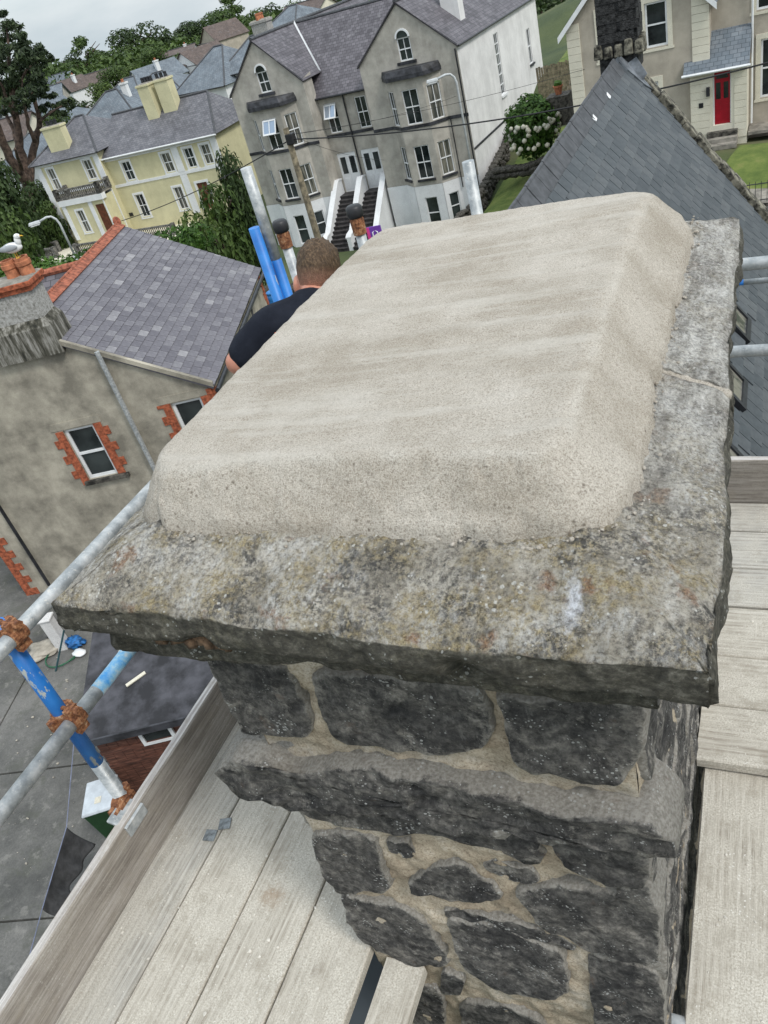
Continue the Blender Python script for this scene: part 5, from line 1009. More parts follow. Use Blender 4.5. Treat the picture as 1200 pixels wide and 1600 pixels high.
def cottage():
    rx, rz_, ex, ez = -2.48, 9.6, .07, 6.1; y0, y1 = 4.2, 16.55
    base = Vector((rx, y0, 0)); h = thing('slate_cottage', 'steep blue grey slate roofed cottage with mossy stone verge right behind the chimney', 'house', base, 0)
    hw = ex-rx; mb = MB(); mb.box((-hw+.1, .1, 0), (hw-.1, y1-y0+.35, ez-.1)); mb.prism([(-hw+.1, y1-y0+.05, ez-.1), (hw-.1, y1-y0+.05, ez-.1), (0, y1-y0+.05, rz_-.14)], (0, .3, 0)); mb.prism([(-hw+.1, .1, ez-.1), (hw-.1, .1, ez-.1), (0, .1, rz_-.14)], (0, .3, 0)); mb.build('wall', M['left_render'], h)
    d = Vector((hw, 0, ez-rz_)); Ls = d.length; V = (-d).normalized(); U = Vector((0, 1, 0)); N = Vector((V.z*-1, 0, V.x)) ; N = U.cross(V); N = N if N.z > 0 else -N
    for s in (1, -1):
        Vs = Vector((V.x*s, 0, V.z)); Ns = Vector((N.x*s, 0, N.z)); E0 = Vector((hw*s, 0, ez)); mb = MB(); mb.prism([E0-Ns*.03, E0-Ns*.03+U*(y1-y0), Vector((0, y1-y0, rz_))-Ns*.03, Vector((0, 0, rz_))-Ns*.03], -Ns*.05)
        if s > 0:
            rp = rpart('roof_slope', mb, M['slate'], h, base, 0)
            vel = [(5.1, 5.8, .55, 1.3), (6.9, 7.6, .55, 1.3), (3.4, 4.1, .55, 1.3)]
            kp = lambda u, v: not any(a-.12 < u < b+.12 and c-.28 < v < d_+.02 for a, b, c, d_ in vel)
            slates(rp, E0, U, Vs, Ns, y1-y0-.12, Ls-.08, .27, .205, ('slate', 'slate_f'), 5, 300, kp)
            for a, b, c, d_ in vel:
                mb = MB(); q = lambda u, v, e: E0+U*u+Vs*v+Ns*e
                for (u0, u1, v0, v1) in ((a, a+.07, c, d_), (b-.07, b, c, d_), (a+.07, b-.07, c, c+.08), (a+.07, b-.07, d_-.08, d_)): mb.prism([q(u0, v0, -.02), q(u1, v0, -.02), q(u1, v1, -.02), q(u0, v1, -.02)], Ns*.09)
                o = mb.build('roof_window', M['black_paint'], h); mb = MB(); mb.prism([q(a+.06, c+.06, 0), q(b-.06, c+.06, 0), q(b-.06, d_-.06, 0), q(a+.06, d_-.06, 0)], Ns*.045); mb.build('pane', M['glass_lt'], o)
        else:
            roof(h, 'roof_slope', 'roofB', [[tuple(E0), tuple(E0+U*(y1-y0)), (0, y1-y0, rz_), (0, 0, rz_)]])
    for k in range(27):    # angular ridge tiles
        a = .02+k*.45; mb = MB()
        if a+.44 > y1-y0-.35: break
        z = rz_+.02+.006*(k % 2); w_, t = .26, .022
        for s in (1, -1): dn = Vector((w_*.6*s, 0, -w_*.86)); nn = Vector((.86*s, 0, .6)); mb.prism([(0, a, z), (0, a+.43, z), Vector((0, a+.43, z))+dn, Vector((0, a, z))+dn], nn*t)
        mb.tube([(0, a, z+.012), (0, a+.43, z+.012)], .026, 6); mb.build('ridge_tile', M['ridge'], h, bevel=.006)
    # mossy stone coping down the far verge, block by block
    ty = y1-y0; n = 13
    for s in (1, -1):
        for k in range(n):
            a, b = k/n, (k+.985)/n; p = lambda t, e: Vector((hw*s*t*1.02, ty-.02, rz_+.0+(ez-rz_)*t*1.02))+Vector((N.x*s, 0, N.z))*e
            e = .10+rng.uniform(-.02, .02); mb = MB(); mb.prism([p(a, -.06), p(b, -.06), p(b, e+rng.uniform(-.01, .01)), p(a, e)], (0, .30+rng.uniform(-.03, .03), 0)); mb.build('coping_stone', M['sooty'], h, bevel=.02)
    # dark stack on the far gable with rough stone base and lead flashing
    mb = MB(); mb.box((-.33, ty-.1, rz_-.3), (.33, ty+.62, rz_+2.4)); o = mb.build('chimney', M['stack_dark'], h, bevel=.02)
    r = random.Random(3)
    for k in range(14):
        for fx in range(2):
            z0 = rz_+.22+k*.15; x0 = -.335+fx*.335+(.06 if k % 2 else -.04)*(1 if fx else 0); mb = MB(); mb.box((x0+.006, ty-.13+r.uniform(-.012, .012), z0+.005), (x0+.33, ty-.08, z0+.145)); mb.build('brick', M['stack_dark'], o)
            mb = MB(); mb.box((.32, ty-.1+fx*.36, z0+.005), (.345+r.uniform(-.01, .01), ty+.24+fx*.36, z0+.145)); mb.build('brick', M['stack_dark'], o)
    for k in range(5): mb = MB(); mb.box((-.42+k*.175, ty-.18+r.uniform(-.03, .02), rz_-.02+r.uniform(-.04, .02)), (-.255+k*.175, ty+.02, rz_+.19+r.uniform(-.03, .05)), tp=.02); mb.build('base_stone', M['sooty'], o, bevel=.025)
    for k in range(4): mb = MB(); mb.box((.3, ty-.1+k*.18, rz_-.05), (.44+r.uniform(-.03, .02), ty+.07+k*.18, rz_+.18+r.uniform(-.03, .05)), tp=.02); mb.build('base_stone', M['sooty'], o, bevel=.025)
    Ns = N; Vs = V; q = lambda x, y, e: Vector((x, y, rz_-x*(rz_-ez)/hw))+Ns*e
    mb = MB(); mb.prism([q(.02, ty-.42, .02), q(.16, ty-.46, .02), q(.42, ty-.2, .02), q(.50, ty-.03, .02), q(.2, ty-.03, .02), q(.02, ty-.2, .02)], Ns*.03); mb.prism([q(.12, ty-.17, .04), q(.36, ty-.14, .04), q(.34, ty-.12, .16), q(.14, ty-.12, .2)], (0, .02, 0)); mb.build('lead_flashing', M['lead'], h)
    for u, v in ((.5, 8.2), (1.3, 8.4), (.25, 10.2)):
        pass
    for (px, py) in ((948, 152), (926, 187), (979, 110)):
        v_ = ray(px, py); k = (rz_-HC-(-rx*-1)*0)  # intersect the slope plane
        E0 = Vector((ex, 0, ez)); t = (E0-CAMP).dot(Ns)/v_.dot(Ns); p = CAMP+v_*t-base; mb = MB(); mb.prism([p+Vector((-.02, -.07, 0))+Ns*.03, p+Vector((.03, -.05, -.04))+Ns*.03, p+Vector((.02, .07, -.03))+Ns*.03, p+Vector((-.03, .05, .04))+Ns*.03], Ns*.012); mb.build('mortar_patch', M['white_paint'], h)
cottage()
# ------------------------------------------------------------------ stained gabled house on the left
def house_l():
    a = math.radians(20.5); base = Vector((-15.02, 12.58, -.2)); h = thing('gabled_rear_house', 'stained grey rendered gable house with orange brick window surrounds and purple slates', 'house', base, a); zb = -.2
    x0, x1, c, EV, AP, DP = -3.98, 3.45, -.26, 5.0, 7.25, 8.0; O = (0, 0, -zb); k = (AP-EV)/((x1-x0)/2); top = lambda x: AP-abs(x-c)*k
    ws = [(-.5, .3, 3.2, 4.66), (2.35, 3.12, 3.2, 4.72), (-2.6, -1.9, .8, 2.0)]
    mb = MB(); sheet(mb, O, X3, NF, x0, x1, zb-.5, top, ws[:2], (c,)); sheet(mb, (x1, 0, -zb), (0, 1, 0), (1, 0, 0), 0, DP, zb-.5, lambda y: EV); sheet(mb, (x0, DP, -zb), (0, -1, 0), (-1, 0, 0), 0, DP, zb-.5, lambda y: EV); sheet(mb, (x1, DP, -zb), (-1, 0, 0), (0, 1, 0), 0, x1-x0, zb-.5, lambda x: AP-abs(x1-x-c)*k, (), (x1-c,)); mb.build('wall', M['left_render'], h)
    r = random.Random(9)
    def tooth(xa, z0, z1, sgn, ON, U, N, w0=.2, w1=.34, par=None):
        z = z0; i = 0
        while z < z1-.03:
            w = (w1 if i % 2 else w0); b = min(z+.225, z1); mb = MB(); xa2 = xa+sgn*w; obox(mb, ON, U, N, min(xa, xa2), max(xa, xa2), z+.004, b-.004, -.03, .022+r.uniform(0, .006)); mb.build('brick_block', M['brick'], par or h); z += .225; i += 1
    for q in ws[:2]:
        w = window(h, O, X3, NF, q, bars=(1, 0), fw=.075, sill=None); mb = MB(); obox(mb, O, X3, NF, q[0]-.12, q[1]+.28, q[2]-.11, q[2]-.005, -.05, .1); mb.build('sill', M['darkstone'], w)
        tooth(q[0]-.004, q[2]-.12, q[3]+.02, -1, O, X3, NF); tooth(q[1]+.004, q[2]+.0, q[3]+.02, 1, O, X3, NF)
        mb = MB(); obox(mb, O, X3, NF, q[0]-.3, q[1]+.25, q[3]+.03, q[3]+.22, -.02, .015); mb.build('lintel', M['left_render'], h)
    tooth(x0, zb, 4.6, 1, O, X3, NF, .22, .4); tooth(x1, 3.4, EV-.1, -1, O, X3, NF, .14, .22); tooth(0, zb, EV-.05, 1, (x1, 0, -zb), (0, 1, 0), (1, 0, 0), .25, .4); tooth(DP, zb, EV-.05, -1, (x1, 0, -zb), (0, 1, 0), (1, 0, 0), .2, .3)
    for s in (1, -1):
        hw = (x1-c+.12); E0 = Vector((c+hw*s, -.08, EV-.12*k-zb+.03)); Rg = Vector((c, -.08, AP-zb+.06)); d = Rg-E0; V = d.normalized(); U = Vector((0, 1, 0)); N = U.cross(V); N = N if N.z > 0 else -N; mb = MB(); ln = DP+.16
        mb.prism([E0-N*.02, E0-N*.02+U*ln, Rg+U*ln-N*.02, Rg-N*.02], -N*.06)
        if s > 0: rp = rpart('roof_slope', mb, M['pslate'], h, base, a); slates(rp, E0, U, V, N, ln, d.length-.04, .31, .215, ('pslate', 'pslate_f'), 8, 300)
        else: roof(h, 'roof_slope', 'roofC', [[tuple(E0), tuple(E0+U*ln), tuple(Rg+U*ln), tuple(Rg)]])
    n = 18
    for i in range(n):
        ya, yb = .6+(DP-.5)*i/n, .6+(DP-.5)*(i+.97)/n; mb = MB(); z = AP-zb+.10
        for s in (1, -1): mb.prism([(c, ya, z), (c, yb, z), (c+.2*s, yb, z-.13), (c+.2*s, ya, z-.13)], (.02*s, 0, .03))
        mb.tube([(c, ya, z+.03), (c, yb, z+.03)], .035, 6); mb.build('ridge_tile', M['ridge_red'], h)
    mb = MB(); mb.blob((c, DP+.12, AP-zb+.16), .13, 2, .1, 1, (1, .6, 1.2)); mb.build('ridge_finial', M['ridge_red'], h)
    mb = MB(); mb.tube([(x1+.2, -.2, EV-zb-.12), (x1+.2, DP+.2, EV-zb-.12)], .06, 8); mb.build('gutter', M['black_paint'], h)
    pipe(h, [(1.3, -.13, 6.42-zb), (1.31, -.13, .2-zb)], 'galv', .06); pipe(h, [(-3.1, -.1, 3.6-zb), (-3.12, -.1, .3-zb)], 'black_paint', .045); pipe(h, [(x1+.1, 5.5, EV-zb-.2), (x1+.08, 5.0, 3.8-zb), (x1+.06, 4.9, 2.5-zb)], 'black_paint', .03)
    pipe(h, [(.45, -.12, .2+1.5-zb), (1.05, -.12, .2+1.35-zb)], 'upvc', .05, 'waste_pipe')
    mb = MB()
    for s in (1,): mb.prism([(c+.72*s if s > 0 else c-.66, -.10, top(c+.7)-zb-.02), (x1+.1 if s > 0 else x0-.1, -.10, EV-zb-.06), (x1+.1 if s > 0 else x0-.1, -.10, EV-zb+.06), (c+.72*s if s > 0 else c-.66, -.10, top(c+.7)-zb+.1)], (0, .1, 0))
    mb.build('verge_fillet', M['left_render'], h)
    # chimney on the gable
    mb = MB(); mb.add([(c-.78, -.16, 6.60-zb), (c+.84, -.16, 6.60-zb), (c+.84, .8, 6.60-zb), (c-.78, .8, 6.60-zb), (c-.72, -.13, 7.25-zb), (c+.80, -.13, 7.25-zb), (c+.8, .76, 7.25-zb), (c-.72, .76, 7.25-zb), (c-.5, .02, 7.42-zb), (c+.70, .02, 7.42-zb), (c+.70, .70, 7.42-zb), (c-.5, .70, 7.42-zb), (c-.5, .02, 8.05-zb), (c+.70, .02, 8.05-zb), (c+.70, .70, 8.05-zb), (c-.5, .70, 8.05-zb)],
                      [(q*4+i, q*4+(i+1) % 4, q*4+4+(i+1) % 4, q*4+4+i) for q in range(3) for i in range(4)]+[(12, 13, 14, 15)]); mb.mi = [1]*8+[0]*5; o = mb.build('chimney', [M['stack_grey'], M['stack_streak']], h)
    for i, (e, z0, z1) in enumerate(((.05, 8.05, 8.16), (.1, 8.165, 8.27))): mb = MB(); mb.box((c-.5-e, .02-e, z0-zb), (c+.72+e, .70+e, z1-zb)); mb.build('brick_band', M['brick'], o, bevel=.01)
    mb = MB(); mb.box((c-.55, -.04, 8.272-zb), (c+.80, .76, 8.31-zb), tp=.05); mb.build('flaunching', M['path'], o)
    for x in (c+.28, c+.62): mb = MB(); mb.lathe((x, .48, 8.18-zb), [(.17, 0), (.15, .3), (.175, .33), (.175, .42), (.155, .43), (.155, .5), (.12, .5), (.12, .4)], 14); mb.build('chimney_pot', M['terracotta'], o)
    # rear cross wing with red ridge
    mb = MB(); mb.box((-9, 4.2, 0), (c-.2, 9.2, 4.9-zb)); mb.build('wing_wall', M['left_render'], h)
    roof(h, 'roof_slope', 'roofC', [[(-9.2, 4.0, 4.8-zb), (c-.3, 4.0, 4.8-zb), (c-.3, 6.7, 6.75-zb), (-9.2, 6.7, 6.75-zb)]]); roof(h, 'roof_slope', 'roofC', [[(c-.3, 9.4, 4.8-zb), (-9.2, 9.4, 4.8-zb), (-9.2, 6.7, 6.75-zb), (c-.3, 6.7, 6.75-zb)]]); ridge(h, (-9.2, 6.7, 6.8-zb), (c-.3, 6.7, 6.8-zb), 'ridge_red', .12)
    P = Matrix.Translation(base) @ Matrix.Rotation(a, 4, 'Z') @ Vector((c+.57, .46, 8.675-zb)); return P
GULL = house_l()
# ------------------------------------------------------------------ plants
def leafmesh(name, lobes, n, size, mat, seed, flat=.5, inner=.7, asp=1.6):
    r = random.Random(seed); vs, fs = [], []; ws = [l[3]**2 for l in lobes]
    for k in range(n):
        x, y, z, R, *sq = r.choices(lobes, ws)[0]; sz = sq[0] if sq else .8
        d = Vector((r.gauss(0, 1), r.gauss(0, 1), r.gauss(0, 1))).normalized(); q = R*(inner+(1.06-inner)*r.random()**.6)*(1+.18*noise.noise(d*2.3+Vector((seed, x, y))))
        p = Vector((x, y, z))+Vector((d.x*q, d.y*q, d.z*q*sz)); nn = (d+Vector((r.uniform(-1, 1), r.uniform(-1, 1), r.uniform(-.4, 1)))*flat*1.6).normalized()
        a = nn.cross(Vector((r.uniform(-1, 1), r.uniform(-1, 1), r.uniform(-1, 1)))).normalized(); b = nn.cross(a); s = size*r.uniform(.55, 1.3); o = len(vs)
        vs += [p-a*s*asp*.5, p+b*s*.42+nn*s*.12, p+a*s*asp*.5, p-b*s*.42+nn*s*.12]; fs.append((o, o+1, o+2, o+3))
    m = MB(); m.add(vs, fs); return m.mesh(name, M[mat])
def rlobes(seed, n, rad, zlo, zhi, spread, core=True):
    r = random.Random(seed); L_ = []
    for k in range(n):
        t = r.random(); z = zlo+(zhi-zlo)*t; a = r.uniform(0, 2*PI); w = spread*(math.sin(PI*min(1, .25+.75*(1-t)))*.65+.35*(1-t)+.0)*r.random()**.5; L_.append((w*math.cos(a), w*math.sin(a), z, rad*r.uniform(.7, 1.25)))
    return L_
CR = {}   # unit crowns: height 1 above ground, about 1 wide
for nm, mat, seed, cnt, sz in (('oak', 'leaf_dk', 1, 3800, .034), ('ash', 'leaf', 2, 3400, .036), ('lime', 'leaf_lt', 3, 3200, .036), ('oakb', 'leaf_dk', 4, 3800, .034), ('ashb', 'leaf', 5, 3400, .036)):
    CR[nm] = leafmesh('crown', rlobes(seed, 22, .17, .10, .84, .38), cnt, sz, mat, seed)
for nm, mat, seed in (('airy', 'leaf', 11),): CR[nm] = leafmesh('crown', rlobes(seed, 15, .10, .35, .9, .34), 1500, .034, mat, seed, inner=.3)
for nm, mat, seed, cnt in (('shrub', 'leaf', 21, 2600), ('shrub_dk', 'leaf_dk', 22, 2600), ('shrub_lt', 'leaf_lt', 23, 2600)):
    CR[nm] = leafmesh('foliage', rlobes(seed, 16, .24, .02, .74, .34), cnt, .055, mat, seed)
_tm = MB(); _tm.tube([(0, 0, -.3), (.01, 0, .25), (0, .01, .45), (.02, 0, .7)], [.035, .028, .022, .008], 7)
for a in range(6):
    t = a*1.05; _tm.tube([(0, 0, .36+.05*a), (.13*math.cos(t), .13*math.sin(t), .5+.05*a), (.27*math.cos(t), .27*math.sin(t), .58+.05*a)], [.015, .010, .004], 5)
TRUNK = _tm.mesh('trunk', M['bark'], True)
def tree(px, ptop, pbot, r, wpx, kind, label, cat='tree', group=None, name='tree', part='crown'):
    T, B = AR(px, ptop, r), AR(px, pbot, r); g = ground_z(B.x, B.y); z0 = min(B.z, T.z-1)
    if cat == 'shrub': z0 = min(z0, max(g-.1, T.z-6))
    else: z0 = min(z0, T.z-.8*wpx*r/F*1.4)
    H = T.z-z0
    w = wpx*r/F*(1.12 if cat == 'shrub' else 1.4); o = thing(name, label, cat, (B.x, B.y, z0), rng.uniform(0, 6.28), group); o.scale = (w, w, H)
    c = link(part, CR[kind], o); t = link('trunk', TRUNK, o)
    if z0 > g: t.scale = (1, 1, 1); t.location = (0, 0, 0); e = MB(); e.tube([(0, 0, (g-z0-.3)/H), (0, 0, .05)], .035, 7); e.build('trunk', M['bark'], o, smooth=True)
    return o
HT = [  # distant wooded ridge: (x, top, bottom, range, width, kind, look)
    (20, 118, 190, 230, 80, 'oak', 'dark tree on the skyline behind the pine crown, leftmost'), (75, 92, 150, 235, 70, 'ash', 'rounded mid green tree left of the white gabled house'), (108, 88, 135, 230, 60, 'ashb', 'rounded green tree just above the white gabled house'),
    (145, 48, 112, 240, 62, 'airy', 'tall airy tree with see-through crown on the skyline'), (128, 74, 118, 236, 46, 'oak', 'dark dense tree under the airy skyline tree'), (160, 72, 122, 236, 50, 'oakb', 'dark round tree right of the airy skyline tree'),
    (190, 66, 120, 225, 60, 'ash', 'mid green tree between the airy tree and the tall dark oak'), (222, 26, 95, 230, 64, 'oakb', 'tall dark oak rising highest on the left skyline'), (262, 32, 92, 232, 66, 'oak', 'broad dark oak right of the tallest skyline tree'),
    (245, 62, 105, 200, 46, 'ashb', 'mid green tree below the broad dark oak'), (215, 92, 130, 170, 38, 'lime', 'bright yellow green tree above the slate roofs'), (180, 98, 135, 180, 44, 'ash', 'green tree right of the white gabled house'),
    (275, 82, 112, 185, 40, 'ash', 'green tree below the long white bungalow'), (320, 18, 60, 235, 58, 'oakb', 'dark tree behind the brown roofed house'), (296, 28, 62, 236, 34, 'oak', 'narrow dark tree left of the brown roofed house'),
    (352, 4, 50, 230, 60, 'ash', 'mid green tree right of the brown roofed house'), (365, -12, 30, 240, 44, 'airy', 'feathery tree top at the upper edge, left of the grey gables'), (400, 4, 48, 225, 62, 'ashb', 'green tree above the red chimney pots'),
    (438, -4, 40, 225, 62, 'oak', 'dark green tree behind the twin gabled house, left one'), (478, -8, 34, 225, 58, 'ash', 'green tree above the brown roof behind the twin gables'), (520, -22, 24, 220, 70, 'oakb', 'dark tree above the long purple slate roof'), (570, -34, 16, 220, 70, 'ash', 'green tree hidden behind the main slate ridge'),
    (155, 122, 150, 150, 40, 'lime', 'light green garden tree below the white gabled house'), (118, 146, 178, 130, 56, 'oak', 'dark low tree beside the pine branches'), (92, 168, 200, 112, 40, 'ash', 'green tree behind the cream stack and pine'), (230, 105, 130, 160, 36, 'ashb', 'small green tree among the slate roofs'),
    (850, -28, 32, 100, 90, 'oak', 'dark tree beyond the back garden lawn'), (905, -25, 25, 105, 70, 'ashb', 'green tree beyond the back garden, near the beige gable')]
for px, a, b, r, w, k, l in HT: tree(px, a, b, r, w, k, l, group='trees on the far ridge')
# the wood behind them, one mass of canopy along the ridge
lob = []; r = random.Random(77); SKY = [(-40, 122), (60, 90), (110, 84), (150, 76), (192, 68), (212, 50), (285, 46), (300, 50), (345, 22), (400, 10), (480, 2), (560, -20), (640, -40)]
for k in range(230):
    px = r.uniform(-40, 640); i = max(j for j in range(len(SKY)-1) if SKY[j][0] <= px); t = (px-SKY[i][0])/(SKY[i+1][0]-SKY[i][0]); py = SKY[i][1]+(SKY[i+1][1]-SKY[i][1])*t+r.uniform(2, 26)
    q = AR(px, py, r.uniform(205, 250)); R = r.uniform(2.2, 4.4); lob.append((q.x, q.y, q.z-R, R)); lob.append((q.x+r.uniform(-2, 2), q.y, q.z-R*2.2, R*1.1))
o = link('woodland', leafmesh('woodland', lob, 48000, .8, 'leaf', 78, inner=.7)); tag(o, 'dark green wood closing the far hillside', 'woodland', kind='stuff')
SH = [(366, 214, 285, 47, 50, 'shrub_dk', 'tall dark shrub between the cream villa and the grey house'), (348, 248, 330, 46, 66, 'shrub', 'bushy green shrub below the tall dark one'), (382, 258, 330, 46, 46, 'shrub_dk', 'dark shrub against the grey house wall'),
      (318, 300, 378, 45, 82, 'shrub_lt', 'bright green bush below the villa terrace'), (352, 318, 392, 43, 70, 'shrub', 'green bush left of the blue standard'), (285, 345, 395, 45, 62, 'shrub', 'low green bush behind the purple slate ridge'),
      (8, 225, 300, 62, 54, 'shrub_dk', 'dark bush at the left edge below the pine limbs'), (14, 290, 375, 56, 70, 'shrub', 'green bush at the left edge above the laurel hedge'), (72, 268, 335, 84, 46, 'shrub_dk', 'dark undergrowth at the foot of the pine'), (35, 290, 350, 80, 50, 'shrub_dk', 'dark undergrowth left of the pine foot'), (88, 290, 352, 80, 40, 'shrub', 'brownish green bush beside the villa corner'), (4, 340, 400, 50, 56, 'shrub_lt', 'light green bush at the left edge behind the gull')]
for px, a, b, r, w, k, l in SH: tree(px, a, b, r, w, k, l, 'shrub', 'garden shrubs', 'garden_shrub', 'foliage')
# laurel hedge behind the left house
lob = [(x*.55, .25*math.sin(x*1.7), .75+.12*math.sin(x*2.3), .62) for x in range(0, 26)]
hp = AR(90, 398, 36); o = thing('laurel_hedge', 'bright green laurel hedge behind the purple slate roof', 'hedge', (hp.x-7, hp.y-2.4, hp.z-1.2), .25); link('foliage', leafmesh('foliage', lob, 6500, .13, 'hydr', 31, inner=.75), o)
hm = MB(); hm.tube([(0, 0, -.4), (14, 0, -.4)], .3, 6); hm.build('stems', M['bark'], o)
# hydrangea
hb = AR(836, 236, 49.5); hg = ground_z(hb.x, hb.y); o = thing('hydrangea_bush', 'round green bush with white flower heads beside the white house wall', 'bush', (hb.x, hb.y, hb.z-.1))
lob = [(0, 0, 1.5, 1.45, 1.0)]*2+[(.0, 0, .7, 1.2, .8)]+rlobes(41, 14, .6, .5, 2.7, 1.2); link('foliage', leafmesh('foliage', lob, 5200, .17, 'hydr', 41, inner=.72), o); mb = MB(); mb.tube([(0, 0, -.3), (0, 0, 1.2)], .1, 6); mb.build('stem', M['bark'], o)
r = random.Random(5); fl = MB()
for k in range(46):
    a = r.uniform(-PI*.75, .15); z = .35+1.5*r.random(); R = 1.42+.14*r.random(); f = MB(); f.blob((R*math.cos(a), R*math.sin(a), z), .11+.05*r.random(), 1, .3, 3, seed=k); f.build('flower_head', M['flower'], o, smooth=True)
# ------------------------------------------------------------------ the big pine
def pine():
    r0 = 90; B = AR(56, 335, r0); P = lambda x, y, d=0: AR(x, y, r0+d)-B; o = thing('pine_tree', 'tall many limbed pine at the left edge beside the cream villa', 'tree', B)
    limbs = [([(56, 340), (50, 312), (46, 288)], [.95, .8, .7], 0), ([(46, 288), (36, 276), (16, 248), (0, 212), (-12, 170), (-14, 110)], [.55, .5, .42, .36, .26, .1], -2), ([(46, 290), (40, 266), (31, 232), (26, 188), (20, 150), (14, 95), (10, 40)], [.55, .48, .4, .32, .26, .18, .06], 0), ([(46, 288), (48, 258), (55, 222), (62, 190), (52, 150), (45, 105)], [.45, .4, .33, .26, .18, .06], 1.5),
             ([(31, 232), (22, 205), (10, 180), (4, 150)], [.26, .22, .16, .06], 2), ([(55, 222), (44, 195), (38, 165), (35, 125)], [.22, .18, .14, .05], -1), ([(62, 190), (78, 176), (96, 166), (112, 164)], [.15, .11, .07, .03], 1), ([(26, 188), (8, 150), (-6, 110)], [.2, .14, .05], -1.5), ([(36, 276), (28, 250), (24, 232)], [.2, .16, .1], -3), ([(20, 150), (40, 110), (66, 90)], [.14, .1, .04], 0)]
    for pts, rad, d in limbs:
        mb = MB(); Q = []
        for (a, b), (c, e) in zip(pts, pts[1:]):
            for t in (0, .33, .66): Q.append((a+(c-a)*t, b+(e-b)*t))
        Q.append(pts[-1]); rr = []
        for i in range(len(Q)): f = i/(len(Q)-1)*(len(rad)-1); k = min(int(f), len(rad)-2); rr.append(rad[k]+(rad[k+1]-rad[k])*(f-k))
        mb.tube([P(x, y, d*i/len(Q)*2)+Vector((.18*noise.noise(Vector((i*.8, x, 0))), .2*noise.noise(Vector((i*.8, 3, y))), 0)) for i, (x, y) in enumerate(Q)], rr, 9); mb.build('limb', M['bark'], o, smooth=True)
    cl = [(5, 38, 15), (16, 52, 17), (28, 64, 15), (14, 78, 20), (38, 74, 13), (50, 84, 15), (64, 82, 10), (72, 92, 9), (30, 96, 19), (8, 105, 20), (48, 104, 15), (62, 108, 10), (18, 124, 20), (38, 128, 18), (56, 126, 13), (4, 140, 18), (28, 148, 19), (48, 148, 16), (66, 144, 10), (78, 150, 9), (14, 165, 16), (36, 166, 14), (0, 60, 16), (-8, 85, 20), (-10, 120, 22), (90, 164, 9), (104, 160, 8), (112, 166, 6), (84, 176, 7), (98, 178, 6), (70, 168, 8), (2, 22, 9), (58, 92, 9), (40, 88, 10)]
    for k, (x, y, q) in enumerate(cl):
        c = P(x, y, 3*math.sin(k*2.1)); R = q*r0/F
        lob = [(c.x+R*.62*math.cos(t*2.1+k), c.y+R*.7*math.sin(t*2.1+k), c.z+R*.3*math.sin(t*3.3+k), R*.5, .6) for t in range(4)]
        link('needle_clump', leafmesh('needle_clump', lob, int(60+12*q), .24, 'needle', 60+k, inner=.1, asp=2.2), o)
pine()
# ------------------------------------------------------------------ distant houses
def far_house(px, py, r, w, d, wall_h, rise, rot, wm, rm, label, kind='gable', wins=3, ch=True, name='distant_house', zdrop=0):
    """px,py: eave centre of the front; stands on the terrain below it"""
    E = AR(px, py, r); g = min(ground_z(E.x, E.y), E.z-wall_h); h = thing(name, label, 'house', (E.x, E.y, g), rot, 'houses beyond the street'); ez = E.z-g
    ws = [(-w/2+w*(i+.5)/wins-.5, -w/2+w*(i+.5)/wins+.5, ez-1.75, ez-.65) for i in range(wins)] if wins else []
    O = (0, 0, 0); mb = MB()
    if kind == 'gableF':
        k = rise/(w/2); sheet(mb, O, X3, NF, -w/2, w/2, 0, lambda x: ez+rise-abs(x)*k, ws, (0,)); sheet(mb, (w/2, d, 0), (-1, 0, 0), (0, 1, 0), 0, w, 0, lambda x: ez+rise-abs(w/2-x)*k, (), (w/2,))
        sheet(mb, (w/2, 0, 0), (0, 1, 0), (1, 0, 0), 0, d, 0, lambda y: ez); sheet(mb, (-w/2, d, 0), (0, -1, 0), (-1, 0, 0), 0, d, 0, lambda y: ez); mb.build('wall', M[wm], h)
        roof(h, 'roof_slope', rm, [[(-w/2-.3, -.3, ez-.3*k), (-w/2-.3, d+.3, ez-.3*k), (0, d+.3, ez+rise+.05), (0, -.3, ez+rise+.05)]]); roof(h, 'roof_slope', rm, [[(w/2+.3, d+.3, ez-.3*k), (w/2+.3, -.3, ez-.3*k), (0, -.3, ez+rise+.05), (0, d+.3, ez+rise+.05)]])
    else:
        sheet(mb, O, X3, NF, -w/2, w/2, 0, lambda x: ez, ws); sheet(mb, (w/2, d, 0), (-1, 0, 0), (0, 1, 0), 0, w, 0, lambda x: ez)
        k = rise/(d/2); tp = (lambda y: ez+rise-abs(y-d/2)*k) if kind == 'gable' else (lambda y: ez)
        sheet(mb, (w/2, 0, 0), (0, 1, 0), (1, 0, 0), 0, d, 0, tp, (), (d/2,)); sheet(mb, (-w/2, d, 0), (0, -1, 0), (-1, 0, 0), 0, d, 0, tp, (), (d/2,)); mb.build('wall', M[wm], h)
        hp_ = kind == 'hip'; hip_roof(h, -w/2-.35, w/2+.35, -.35, d+.35, ez-.02, ez+rise, rm, hp_, hp_, inset=min(d/2, w/2.2))
    for q in ws: window(h, O, X3, NF, q, bars=(0, 1), fw=.08)
    mb = MB(); mb.tube([(-w/2-.4, -.42, ez-.05), (w/2+.4, -.42, ez-.05)], .07, 6); mb.build('gutter', M['black_paint'], h)
    if ch and int(px) % 2: stack(h, (w*.22, d/2), .6, .6, ez+rise*.4, ez+rise+.25, 'white_paint', 1, ph=.3)
    return h
